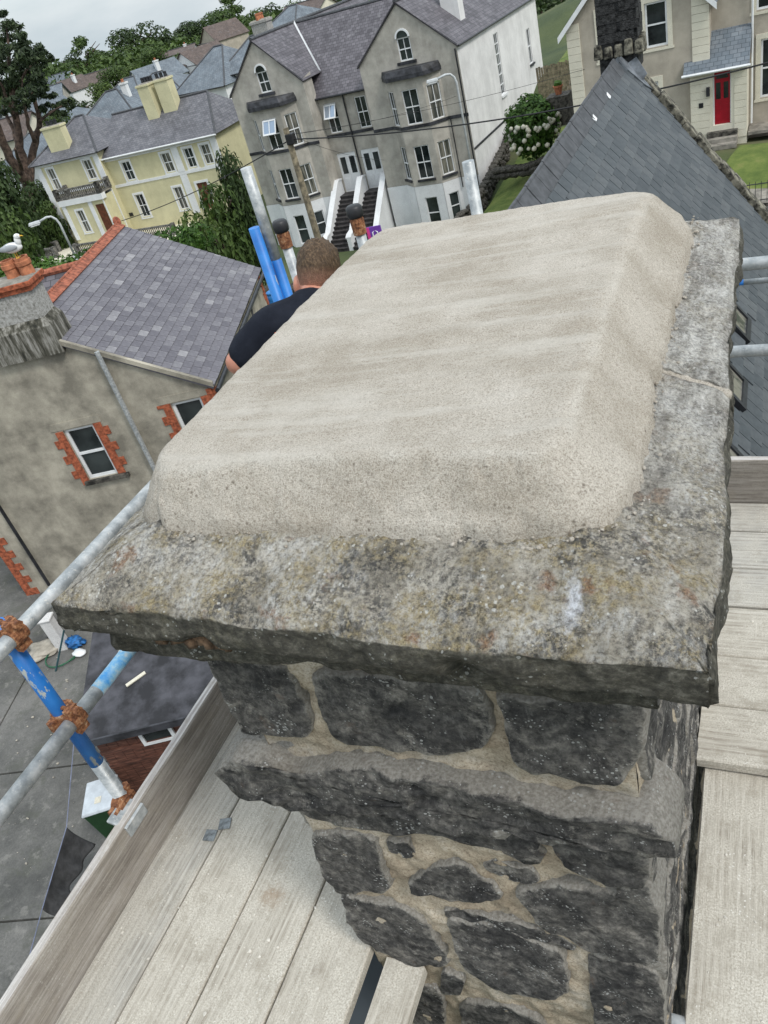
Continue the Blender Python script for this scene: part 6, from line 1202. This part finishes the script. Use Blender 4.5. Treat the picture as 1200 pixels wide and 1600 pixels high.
FH = [(136, 136, 190, 9.5, 7, 5, 1.9, .35, 'white_paint', 'roofBr', 'white house with brown tiled roof on the far hillside', 'gable', 3), (97, 146, 188, 6, 6, 5, 2.0, -.2, 'white_paint', 'roofBr', 'small white wing with brown roof left of the far white house', 'gableF', 1),
      (165, 196, 92, 7.2, 7, 3, 2.5, .15, 'white_paint', 'roofB', 'hipped slate roofed bungalow between the cream stack and the villa roof', 'hip', 2), (182, 166, 118, 9, 8, 3, 2.4, -.1, 'white_paint', 'roofB', 'hipped slate roof behind the bungalow left of the cream stacks', 'hip', 2), (238, 152, 116, 8, 8, 3, 2.2, .2, 'white_paint', 'roofB', 'slate roofed house behind the wide cream stack', 'hip', 2),
      (312, 141, 98, 7.8, 9, 3.2, 3.2, -.25, 'white_paint', 'roofB', 'large hipped slate roof with white walls between villa and grey gables', 'hip', 2), (378, 112, 96, 6, 8, 3.2, 2.6, -.1, 'white_paint', 'roofB', 'slate roof tucked behind the left grey gable', 'hip', 1),
      (326, 66, 190, 8.5, 7, 3.5, 2.6, -.6, 'red_house', 'roofBr', 'brown house with steep brown roof near the skyline', 'gableF', 2), (277, 84, 200, 7, 6, 2.5, .8, .4, 'white_paint', 'roofBr', 'long low white bungalow near the skyline', 'gable', 3), (290, 104, 150, 7, 7, 3, 2.0, -.4, 'white_paint', 'roofBr', 'white gabled house above the large slate roof', 'gableF', 1),
      (215, 134, 140, 6, 7, 3, 2.0, -.5, 'white_paint', 'roofB', 'white gable with slate roof left of the wide cream stack', 'gableF', 1), (250, 126, 150, 8, 7, 3, 1.6, .1, 'white_paint', 'roofBr', 'low brown roofed house above the cream stacks', 'gable', 2),
      (20, 190, 125, 7, 7, 3, 2.2, -.3, 'white_paint', 'roofB', 'white house glimpsed through the pine limbs', 'gableF', 1), (46, 256, 100, 8, 8, 3, 2.4, .3, 'white_paint', 'roofB', 'slate roofed house behind the pine trunk', 'hip', 2), (66, 205, 118, 8, 7, 3, 2.2, .1, 'white_paint', 'roofB', 'slate roof behind the leftmost cream stack', 'hip', 2), (60, 165, 160, 8, 7, 3, 2, .5, 'grey_render', 'roofB', 'grey slate roof under the low pine branches', 'gable', 2), (4, 222, 110, 6, 6, 3, 2, .2, 'quoin', 'roofBr', 'pale house at the left edge behind the pine', 'gable', 1), (84, 136, 210, 7, 6, 3, 2, .2, 'grey_render', 'roofB', 'grey house left of the far white one', 'gable', 1),
      (428, 58, 112, 7, 9, 3.2, 2.4, -.3, 'white_paint', 'roofB', 'pale blue slate hipped roof behind the left grey gable', 'hip', 1), (462, 32, 165, 9, 8, 3, 2.2, -.2, 'quoin', 'roofBr', 'brown roofed house above the twin gabled roof', 'gable', 2)]
for q in FH: far_house(*q)
# ------------------------------------------------------------------ street and garden things
def cable(name, label, a, b, sag, r=.02):
    a, b = Vector(a), Vector(b); mb = MB(); mb.tube([a.lerp(b, i/24)-Vector((0, 0, sag*4*(i/24)*(1-i/24))) for i in range(25)], r, 6); return tag(mb.build(name, M['cable']), label, 'cable', 'overhead cables')
UP = AR(446, 200, 40); UB = ground_z(UP.x, UP.y)
up = thing('utility_pole', 'weathered timber utility pole in front of the left grey gable', 'pole', (UP.x, UP.y, UB)); mb = MB(); mb.tube([(0, 0, -.2), (.01, 0, 3), (0, 0, UP.z-UB)], [.19, .17, .13], 12); mb.build('pole', M['post'], up, smooth=True)
mb = MB(); mb.box((-.06, -.2, UP.z-UB-.7), (.3, .2, UP.z-UB-.25)); mb.build('junction_box', M['black_plastic'], up, bevel=.03); mb = MB(); mb.box((-.05, -.32, 2.2), (.25, -.1, 3.0)); mb.build('equipment_box', M['black_plastic'], up, bevel=.03)
c0 = UP+Vector((.1, 0, -.5)); cable('power_cable', 'thick black cable from the timber pole to the right edge', c0, AY(1260, 82, 33), .55, .03); cable('power_cable', 'thick black cable from the timber pole to the left edge', c0, AY(190, 345, 46), .3, .028)
for k, (px, py, y, l) in enumerate(((713, 150, 49.2, 'thin wire from the timber pole to the right grey gable'), (600, 250, 49.5, 'thin wire from the timber pole to the front doors'), (940, 100, 41.5, 'thin wire from the timber pole to the beige house'))): cable('telephone_wire', l, c0+Vector((0, 0, .2)), AY(px, py, y), .25, .009)
def lamp_post(base, head, armdir, label):
    b, t = Vector(base), Vector(head); o = thing('street_lamp', label, 'street lamp', b, 0, 'street lamps'); H = t.z-b.z; ax = Vector((t.x-b.x, t.y-b.y, 0)); mb = MB(); mb.tube([(0, 0, 0), (0, 0, 1.2)], .09, 10); mb.tube([(0, 0, 1.2), (0, 0, H-.3), ax*.08+Vector((0, 0, H-.05)), ax*.25+Vector((0, 0, H+.12)), ax*.5+Vector((0, 0, H+.16)), ax+Vector((0, 0, H+.06))], .055, 10); mb.build('column', M['lamp'], o, smooth=True)
    mb = MB(); R = Matrix.Translation(ax+Vector((0, 0, H))) @ ax.to_track_quat('X', 'Z').to_matrix().to_4x4(); mb.box((-.1, -.12, .0), (.5, .12, .14), R, tp=.04); mb.build('lantern', M['lamp'], o, bevel=.03); mb = MB(); mb.box((-.02, -.09, -.05), (.42, .09, .0), R); mb.build('lens', M['upvc'], o)
b = AR(737, 262, 45); t = AR(690, 124, 45); lamp_post((b.x, b.y, ground_z(b.x, b.y)), (b.x-.9, b.y-.35, t.z), -1, 'tall grey street lamp in front of the right grey gable')
b = AR(121, 408, 44); t = AR(84, 342, 44); lamp_post((b.x, b.y, b.z-.8), (b.x-.75, b.y-.5, t.z), -1, 'pale street lamp below the villa terrace')
# rough stone walls made of single stones
def rubble(label, pts, hgt, n, seed, size=.34):
    pts = [Vector(p) for p in pts]; o = thing('rubble_wall', label, 'wall', pts[0], 0, 'rubble walls'); r = random.Random(seed); L_ = [(q-p).length for p, q in zip(pts, pts[1:])]; T = sum(L_); shared = [MB().blob((0, 0, 0), 1, 2, .5, 1.6, seed=seed+k).mesh('stone', M['darkstone'], True) for k in range(4)]
    rows = max(1, int(hgt/(size*.62)))
    for j in range(rows):
        for i in range(n):
            t = T*(i+.5*(j % 2)+r.uniform(-.15, .15))/n; k = 0
            while k < len(L_)-1 and t > L_[k]: t -= L_[k]; k += 1
            p = pts[k].lerp(pts[k+1], max(0, min(1, t/L_[k]))); s = bpy.data.objects.new('stone', r.choice(shared)); COL.objects.link(s); s.parent = o
            s.location = p-pts[0]+Vector((r.uniform(-.05, .05), r.uniform(-.05, .05), -hgt+size*.3+j*size*.62)); s.rotation_euler = (0, 0, r.uniform(0, 6)); s.scale = (size*r.uniform(.5, .72), size*r.uniform(.45, .6), size*r.uniform(.34, .45))
    return o
rubble('dark stone retaining wall stepping down beside the white house wall', [(-15.35, 56, .75), (-15.5, 50, -.35), (-15.6, 46.2, -1.0), (-16.5, 44.6, -1.3), (-18.3, 44.2, -2.1)], 1.1, 34, 3, .42)
rubble('rough stone edging below the hydrangea bush', [(-14.6, 47.9, .25), (-12.5, 46.9, .45), (-10.6, 46.6, .9)], .7, 14, 4, .5)
w0, w1 = AR(388, 432, 36), AR(470, 405, 37)
wl = thing('garden_wall', 'dark stone garden wall with upright cope stones behind the blue standard', 'wall', (w0.x-5, w0.y-1.2, w0.z-2.4), -.06); mb = MB(); mb.box((0, 0, -.5), (9.2, .5, 2.0)); mb.build('wall_face', M['darkstone'], wl)
r = random.Random(2); cm = [MB().blob((0, 0, 0), 1, 2, .45, 1.7, seed=k).mesh('cope_stone', M['darkstone'], True) for k in range(3)]
for k in range(34): s = bpy.data.objects.new('cope_stone', r.choice(cm)); COL.objects.link(s); s.parent = wl; s.location = (.1+k*.27, .22, 2.12); s.scale = (.16, .3, r.uniform(.24, .34)); s.rotation_euler = (0, r.uniform(-.15, .15), r.uniform(-.1, .1))
# blue barrel
bb = AR(431, 470, 30); o = thing('plastic_barrel', 'blue plastic barrel beyond the purple slate roof corner', 'barrel', (bb.x, bb.y, bb.z-.55)); mb = MB(); mb.lathe((0, 0, 0), [(.26, 0), (.29, .1), (.3, .28), (.28, .32), (.3, .36), (.3, .6), (.28, .64), (.29, .7), (.25, .88)], 18); mb.build('drum', M['barrel'], o, smooth=True); mb = MB(); mb.lathe((0, 0, .88), [(.27, 0), (.27, .05), (.2, .08)], 18); mb.build('lid', M['barrel'], o); mb = MB(); mb.box((-.5, -.5, -2.5), (.5, .5, -.01)); mb.build('plinth', M['darkstone'], o)
# purple and pink banner in front of the steps
sp = AR(586, 366, 36); o = thing('pavement_sign', 'small purple and pink sign at the foot of the white stair walls', 'sign', (sp.x, sp.y, sp.z-.9), .2); mb = MB(); mb.box((-.33, -.03, .45), (.33, .03, 1.25)); mb.build('board', M['purple'], o, bevel=.01); mb = MB(); mb.box((-.33, -.036, .45), (-.2, -.031, 1.25)); mb.box((-.33, -.036, .45), (.33, -.031, .57)); mb.build('pink_edge', M['pink'], o); mb = MB(); mb.tube([(-.08, -.038, .75), (-.08, -.038, 1.0), (.03, -.038, 1.08), (.14, -.038, 1.0), (.14, -.038, .75)], .03, 6); mb.build('white_mark', M['upvc'], o)
for x in (-.28, .28): mb = MB(); mb.box((x-.03, -.03, -2), (x+.03, .03, .45)); mb.build('leg', M['lamp'], o)
# weathered fence and terracotta pot in the side garden
fp = AR(848, 95, 62); o = thing('timber_fence', 'dark weathered board fence in the garden beside the beige house', 'fence', (fp.x-.3, fp.y-1, fp.z-1.7), .2)
for k in range(16): mb = MB(); mb.box((k*.16, 0, -.4), (k*.16+.145, .03, 1.5+.04*math.sin(k*2.2))); mb.build('board', M['post'], o)
tp_ = AR(872, 138, 50); o = thing('terracotta_pot', 'terracotta flower pot at the end of the side garden path', 'pot', (tp_.x, tp_.y, tp_.z-.3)); mb = MB(); mb.lathe((0, 0, 0), [(.16, 0), (.24, .38), (.28, .38), (.28, .46), (.23, .46), (.2, .36)], 14); mb.build('pot', M['terracotta'], o); mb = MB(); mb.blob((0, 0, .5), .25, 2, .6, 3, (1, 1, .8), 3); mb.build('plant', M['hydr'], o); mb = MB(); mb.box((-.6, -.6, -1.5), (.6, .6, -.0)); mb.build('stone_base', M['darkstone'], o)
# ------------------------------------------------------------------ yard below
def shed():
    a = math.radians(26); b = Vector((-11.2, 6.1, 0)); o = thing('garden_shed', 'low red brown plank shed with black felt roof in the yard', 'shed', b, a); L_, D_ = 4.2, 2.3
    n = 22
    for k in range(n): mb = MB(); mb.box((.05+k*L_/n, .0, .02), (.05+(k+.96)*L_/n, .03, 1.95)); mb.build('plank', M['plank'], o)
    mb = MB(); mb.box((.06, .035, 0), (L_, D_-.1, 1.9)); mb.build('carcass', M['plank'], o)
    for z in (.95, 1.35): mb = MB(); mb.box((.03, -.03, z), (1.45, -.002, z+.09)); mb.build('ledge_board', M['plank'], o)
    mb = MB()
    for q in ((.9, 1.55, 1.36, 1.42), (.9, 1.55, 1.74, 1.8), (.9, .97, 1.42, 1.74), (1.48, 1.55, 1.42, 1.74)): mb.box((q[0], -.05, q[2]), (q[1], .0, q[3]))
    w = mb.build('window', M['upvc'], o); mb = MB(); mb.box((.96, -.02, 1.41), (1.49, -.004, 1.75)); mb.build('pane', M['glass'], w)
    for k in range(5):
        x0, x1 = -.12+k*.92, -.12+(k+1)*.92-.004; mb = MB(); mb.add([(x0, -.2, 2.0), (x1+.03, -.2, 2.0+.004*(k % 2)), (x1+.03, D_, 2.52+.004*(k % 2)), (x0, D_, 2.52), (x0, -.2, 1.93), (x1, -.2, 1.93), (x1, D_, 2.45), (x0, D_, 2.45)], [(0, 1, 2, 3), (4, 7, 6, 5), (0, 4, 5, 1), (1, 5, 6, 2), (2, 6, 7, 3), (3, 7, 4, 0)]); mb.build('felt_sheet', M['felt'], o)
    mb = MB(); mb.box((-.14, -.24, 1.86), (L_+.2, -.2, 2.02)); mb.build('fascia', M['black_band'], o)
    T = Matrix.Translation(b) @ Matrix.Rotation(a, 4, 'Z')
    for (x, y, l, rz) in ((.95, .85, .42, .5), (.55, 1.55, .2, 1.2)): mb = MB(); mb.box((-l/2, -.035, 0), (l/2, .035, .03)); s = mb.build('wood_offcut', M['quoin'], bevel=.006); z = 2.0+.52*(y+.2)/(D_+.2)+.008; s.matrix_world = T @ Matrix.Translation((x, y, z)) @ Matrix.Rotation(.22, 4, 'X') @ Matrix.Rotation(rz, 4, 'Z'); tag(s, '%s pale wood offcut lying on the black felt shed roof' % ('long' if l > .3 else 'short'), 'wood', 'offcuts on the shed roof')
shed()
b_ = G(155, 1242, 1.05); o = thing('wheelie_bin', 'dark green wheelie bin with pale grey lid beside the shed', 'bin', (b_.x, b_.y, .02), .55); mb = MB(); mb.add([(-.23, -.27, 0), (.23, -.27, 0), (.23, .27, 0), (-.23, .27, 0), (-.29, -.36, .98), (.29, -.36, .98), (.29, .36, .98), (-.29, .36, .98)], [(3, 2, 1, 0), (4, 5, 6, 7), (0, 1, 5, 4), (1, 2, 6, 5), (2, 3, 7, 6), (3, 0, 4, 7)]); mb.build('body', M['green_bin'], o, bevel=.03); mb = MB(); mb.box((-.31, -.39, .985), (.31, .39, 1.05), tp=.03); mb.build('lid', M['grey_lid'], o, bevel=.02); mb = MB(); mb.box((-.06, -.2, 1.052), (.06, -.06, 1.058)); mb.build('sticker', M['quoin'], o)
for x in (-.2, .2): mb = MB(); mb.tube([(x-.03, .34, .1), (x+.03, .34, .1)], .1, 14); mb.build('wheel', M['black_plastic'], o)
# washing line with a dark cloth
L0, L1, L2, L3 = G(118, 1130, 2.15), G(104, 1292, 1.85), G(66, 1420, 1.85), G(20, 1590, 2.1); o = thing('washing_line', 'thin blue washing line across the concrete yard', 'washing line', (L0.x, L0.y, 0)); mb = MB(); mb.tube([L0-o.location, L1-o.location, L2-o.location, L3-o.location], .008, 6); mb.build('line', M['rope'], o)
for p in (L0, L3): mb = MB(); q = p-o.location; mb.tube([(q.x, q.y, 0), (q.x, q.y, p.z+.1)], .03, 8); mb.build('line_post', M['galv'], o)
cl = MB(); n, m = 26, 14; vs = []
for j in range(m+1):
    for i in range(n+1):
        t, v = i/n, j/m; p = L1.lerp(L2, t); hgt = .62*(1-.45*t); side = Vector((.85, .5, 0)); fold = .05*math.sin(t*17+v*1.3)*v+.04*math.sin(t*7+1)*v; vs.append(p-L1+Vector((0, 0, -hgt*v))+side*(fold+.14*v*v))
cl.add(vs, [(j*(n+1)+i, j*(n+1)+i+1, (j+1)*(n+1)+i+1, (j+1)*(n+1)+i) for j in range(m) for i in range(n)]); c = cl.build('hanging_cloth', M['cloth'], smooth=True); c.location = L1; sd_ = c.modifiers.new('s', 'SOLIDIFY'); sd_.thickness = .006; tag(c, 'dark grey cloth hanging on the washing line', 'cloth')
# odds and ends at the house corner
p = G(70, 1020, 0); mb = MB(); mb.blob((0, 0, .08), .42, 3, .5, 1.6, (1, .8, .22), 4); o = mb.build('plastic_sheet', M['sheet'], smooth=True); o.location = (p.x, p.y, .03); tag(o, 'crumpled beige sheet on the ground behind the blue standard', 'sheet')
p = G(121, 1010, 0); mb = MB(); mb.blob((0, 0, .12), .24, 3, .7, 2.2, (1.1, .7, .6), 8); o = mb.build('plastic_bag', M['bag'], smooth=True); o.location = (p.x, p.y, .03); tag(o, 'shiny blue plastic bag on the ground near the shed roof', 'bag')
p = G(126, 1024, 0); mb = MB(); mb.blob((0, 0, .06), .17, 2, .4, 2, (1.2, .8, .4), 2); o = mb.build('white_bag', M['upvc'], smooth=True); o.location = (p.x, p.y, .03); tag(o, 'white plastic bag just below the blue bag', 'bag')
p = G(98, 1030, 0); mb = MB(); mb.tube([(.42*math.cos(t*.5)*(1+.04*math.sin(t)), .36*math.sin(t*.5), .05+.01*t % .04) for t in range(30)], .018, 6); o = mb.build('garden_hose', M['hose'], smooth=True); o.location = (p.x, p.y, .03); tag(o, 'coiled green garden hose beside the beige sheet', 'hose')
p = G(88, 1050, 0); q = G(100, 985, .9); mb = MB(); mb.tube([(0, 0, .03), q-Vector((p.x, p.y, 0))], .025, 8); o = mb.build('leaning_pole', plain('teal_pole', (.02, .06, .07), .5)); o.location = (p.x, p.y, 0); tag(o, 'thin dark teal pole leaning beside the beige sheet', 'pole')
p = G(72, 968, 1.0); mb = MB(); mb.box((-.14, -.14, 0), (.14, .14, 1.0)); mb.box((-.17, -.17, 1.0), (.17, .17, 1.06)); o = mb.build('concrete_post', M['white_side'], bevel=.02); o.location = (p.x, p.y, .02); o.rotation_euler = (0, 0, .4); tag(o, 'short pale concrete post under the coping corner', 'post')
# chips and litter on the concrete
mb = MB(); r_ = random.Random(4)
for k in range(420): x, y = r_.uniform(-19, -8), r_.uniform(-1, 10); s_ = .008+.035*r_.random()**4; mb.blob((x, y, .034+s_*.3), s_, 1, .8, 2, (1, r_.uniform(.4, 1), .4), k)
tag(mb.build('yard_litter', M['sheet']), 'pale chips and litter scattered over the concrete yard', 'debris', kind='stuff')
# wooden post seen past the near roof edge
p = AY(1190, 690, 10.2); mb = MB(); mb.box((-.04, -.04, 0), (.04, .04, 2.2)); o = mb.build('timber_post', M['post']); o.location = (.45, 9.6, 3.2); tag(o, 'bleached timber post below the slate eave at the right edge', 'post')
# ------------------------------------------------------------------ gull on the chimney pot
def gull():
    o = thing('seagull', 'white and grey gull standing on the terracotta chimney pots', 'gull', GULL, .3); s = 1.15; mb = MB()
    mb.blob((0, 0, .19*s), .115*s, 3, .05, 1, (1.75, .78, .82)); mb.blob((.16*s, 0, .29*s), .062*s, 3, .03, 1, (.95, .85, 1.4)); mb.blob((.19*s, 0, .37*s), .056*s, 3, .02, 1, (1.15, .9, .95)); mb.blob((-.22*s, 0, .2*s), .05*s, 2, 0, 1, (1.6, .8, .4)); b = mb.build('body', M['gull_w'], o, smooth=True); rm = b.modifiers.new('r', 'REMESH'); rm.mode = 'VOXEL'; rm.voxel_size = .012; rm.use_smooth_shade = True
    for y in (-1, 1): mb = MB(); mb.blob((-.05*s, y*.085*s, .215*s), .1*s, 3, .03, 1, (2.0, .28, .62)); mb.build('wing', M['gull_g'], o, smooth=True)
    mb = MB(); mb.tube([(.24*s, 0, .37*s), (.29*s, 0, .362*s), (.315*s, 0, .35*s)], [.017, .013, .004], 8); mb.build('beak', M['yellow'], o, smooth=True)
    for y in (-1, 1):
        mb = MB(); mb.tube([(.0, y*.04, .12), (.0, y*.04, .012)], .008, 6); mb.box((-.01, y*.04-.025, 0), (.06, y*.04+.025, .01)); mb.build('leg', M['yellow'], o); mb = MB(); mb.blob((.225*s, y*.045*s, .385*s), .009, 1, 0); mb.build('eye', M['black_plastic'], o)
gull()
# ------------------------------------------------------------------ workman
def remesh(mb, name, mat, par, vox=.009, sm=6, attr=None):
    me = mb.mesh(name, mat); t = bpy.data.objects.new('tmp', me); COL.objects.link(t); m = t.modifiers.new('r', 'REMESH'); m.mode = 'VOXEL'; m.voxel_size = vox; m.use_smooth_shade = True; s = t.modifiers.new('s', 'SMOOTH'); s.iterations = sm; s.factor = .5
    dg = bpy.context.evaluated_depsgraph_get(); e = bpy.data.meshes.new_from_object(t.evaluated_get(dg)); bpy.data.objects.remove(t); e.name = name; e.materials.clear(); e.materials.append(mat)
    if attr:
        at = e.attributes.new(attr[0], 'FLOAT', 'POINT'); at.data.foreach_set('value', [attr[1](v.co) for v in e.vertices])
    return link(name, e, par)
def limb(mb, pts, rad, n=14):
    """tapered limb with round joints"""
    P = [Vector(p) for p in pts]; Q, R_ = [], []
    for i in range(len(P)-1):
        for k in range(6): t = k/6; Q.append(P[i].lerp(P[i+1], t)); R_.append(rad[i]+(rad[i+1]-rad[i])*t)
    Q.append(P[-1]); R_.append(rad[-1]); mb.tube(Q, R_, n)
    for p, r in zip(P, rad): mb.blob(p, r, 2, 0)
def person():
    H = AD(498, 435, 2.90); az = math.radians(-20); f = Vector((math.sin(az), math.cos(az), 0)); r = Vector((math.cos(az), -math.sin(az), 0)); u = Vector((0, 0, 1))
    base = Vector((H.x, H.y-.15, BZ)); o = thing('person', 'workman in dark t-shirt with short brown hair, back turned, bending behind the mortar dome', 'person', base); L0_ = lambda p: p-base
    nk = AD(481, 478, 2.80); hu = (H-nk).normalized(); hu = (u*.9+f*.30+r*.22).normalized()              # head axis, pitched forward
    hf = (f-hu*f.dot(hu)).normalized(); hr = hf.cross(hu)
    ls = AD(424, 514, 2.79); rs = nk+r*.20-u*.05; mid = (ls+rs)/2; el = AD(372, 566, 2.83); wr = el+f*.20+r*.12+u*.02; pel = mid-f*.30-u*.46
    ft = [Vector((pel.x, pel.y, BZ+.09))+r*s*.13+f*.06 for s in (-1, 1)]
    def hd(mb, grow=0, ear=True):
        c = L0_(H); E = lambda a, b, d: c+hr*a+hf*b+hu*d
        R = Matrix((hr, hf, hu)).transposed()
        def el_(ce, rad, sc): 
            k = MB(); k.blob((0, 0, 0), rad, 3, 0, 1, sc); mb.add([ce+R @ Vector(v) for v in k.v], k.f)
        el_(E(0, .0, .02), .073+grow, (.98, 1.26, 1.2)); el_(E(0, .035, -.045), .06, (.95, 1.05, 1.05)); el_(E(0, -.02, -.03), .068, (.95, 1, .9))
        if ear:
            for s in (-1, 1): el_(E(s*.080, -.008, -.022), .032, (.4, .8, 1.1))
            el_(E(0, .108, -.02), .018, (.8, 1.1, 1.5)); el_(E(0, .088, -.062), .02, (1.2, .6, .5)); el_(E(0, .072, -.098), .026, (1, .8, .7))
            for s in (-1, 1): el_(E(s*.032, .088, .008), .014, (1.1, .5, .8))
        return E
    mb = MB(); E = hd(mb); nb = L0_(nk)
    limb(mb, [E(0, -.005, -.05), nb-u*.02], [.060, .066]); limb(mb, [nb-u*.03, L0_(mid-f*.10-u*.16), L0_(pel)], [.09, .15, .15])
    def arm(sh, elb, wri):
        limb(mb, [L0_(sh), L0_(elb), L0_(wri)], [.062, .046, .030]); d = (wri-elb).normalized(); sd = d.cross(u).normalized(); q = L0_(wri)+d*.05; limb(mb, [L0_(wri), q], [.028, .034])
        for k in range(4):
            s0 = q+sd*(-.03+.02*k); l = (.075, .085, .08, .06)[k]; limb(mb, [s0, s0+d*l*.5-u*.008, s0+d*l*.85-u*.035], [.0105, .0095, .008], 8)
        limb(mb, [L0_(wri)+d*.02-sd*.02, q-sd*.05-u*.01+d*.0, q-sd*.055+d*.035-u*.02], [.014, .012, .010], 8)
    re = rs+r*.12+f*.14-u*.20; rw = re+f*.22-r*.05+u*.05
    arm(ls, el, wr); arm(rs, re, rw)
    for s, p in ((-1, ft[0]), (1, ft[1])): kn = L0_(pel+r*s*.13-u*.36+f*.08); limb(mb, [L0_(pel+r*s*.09-u*.03), kn, L0_(p)], [.095, .06, .042]); limb(mb, [L0_(p)-u*.03, L0_(p)+f*.17-u*.05], [.04, .035])
    remesh(mb, 'body', M['skin'], o, .0075, 5)
    sm = MB(); limb(sm, [nb-u*.03-f*.012, L0_(mid-f*.10-u*.16), L0_(pel+u*.04)], [.098, .172, .168])
    limb(sm, [nb-u*.018, L0_(ls)], [.072, .079]); limb(sm, [nb-u*.018, L0_(rs)], [.072, .079]); sv = ls.lerp(el, .68); limb(sm, [L0_(ls), L0_(sv)], [.079, .072]); sv = rs.lerp(re, .68); limb(sm, [L0_(rs), L0_(sv)], [.079, .072])
    sm.v = [tuple(Vector(v)+Vector((0, 0, .005*noise.noise(Vector(v)*16)))) for v in sm.v]; remesh(sm, 't_shirt', M['shirt'], o, .009, 4)
    tm = MB(); limb(tm, [L0_(pel+u*.06), L0_(pel-u*.04)], [.165, .17])
    for s, p in ((-1, ft[0]), (1, ft[1])): kn = L0_(pel+r*s*.13-u*.36+f*.08); limb(tm, [L0_(pel+r*s*.09-u*.03), kn, L0_(p)+u*.02], [.115, .082, .075])
    remesh(tm, 'trousers', M['trousers'], o, .012, 4)
    for p in ft: bm_ = MB(); limb(bm_, [L0_(p)+u*.03, L0_(p)-u*.03, L0_(p)+f*.19-u*.045], [.055, .056, .045]); remesh(bm_, 'boot', M['boot'], o, .012, 4)
    # hair: cap over the skull, cut away at the face and below the nape, fading to skin at the sides
    hm = MB(); c = L0_(H); R = Matrix((hr, hf, hu)).transposed(); k = MB(); k.blob((0, 0, 0), 1, 5, 0)
    vs = []
    for v in k.v:
        d = Vector(v); top = max(0, d.z); q = Vector((d.x*.0745*(1-.12*max(0, -d.z)), d.y*.097-.002, d.z*.096+.02)); q += d*(.003+.020*top**1.2)*(1+.35*noise.noise(d*9)+.25*noise.noise(d*26)); q.z += .004*noise.noise(d*30)*top; vs.append(q)
    fs = [f_ for f_ in k.f if all(not (vs[i].y > .055 and vs[i].z < .075) and vs[i].z > -.050-.016*(abs(vs[i].x) < .045) and not (vs[i].y > .03 and vs[i].z < -.0) for i in f_)]
    me = bpy.data.meshes.new('hair'); me.from_pydata([tuple(c+R @ q) for q in vs], [], fs); me.materials.append(M['hair']); at = me.attributes.new('fade', 'FLOAT', 'POINT'); at.data.foreach_set('value', [max(0, min(1, (.045-q.z)/.08)) for q in vs]); me.polygons.foreach_set('use_smooth', [True]*len(me.polygons)); bm2 = bmesh.new(); bm2.from_mesh(me); bmesh.ops.delete(bm2, geom=[v for v in bm2.verts if not v.link_faces], context='VERTS'); bm2.to_mesh(me); bm2.free(); link('hair', me, o)
    pm = MB(); q = L0_(AD(434, 521, 2.70)); pm.blob(q, .012, 2, .3, 2, (1, .5, .6)); pm.build('shirt_print', M['orange'], o)
person()
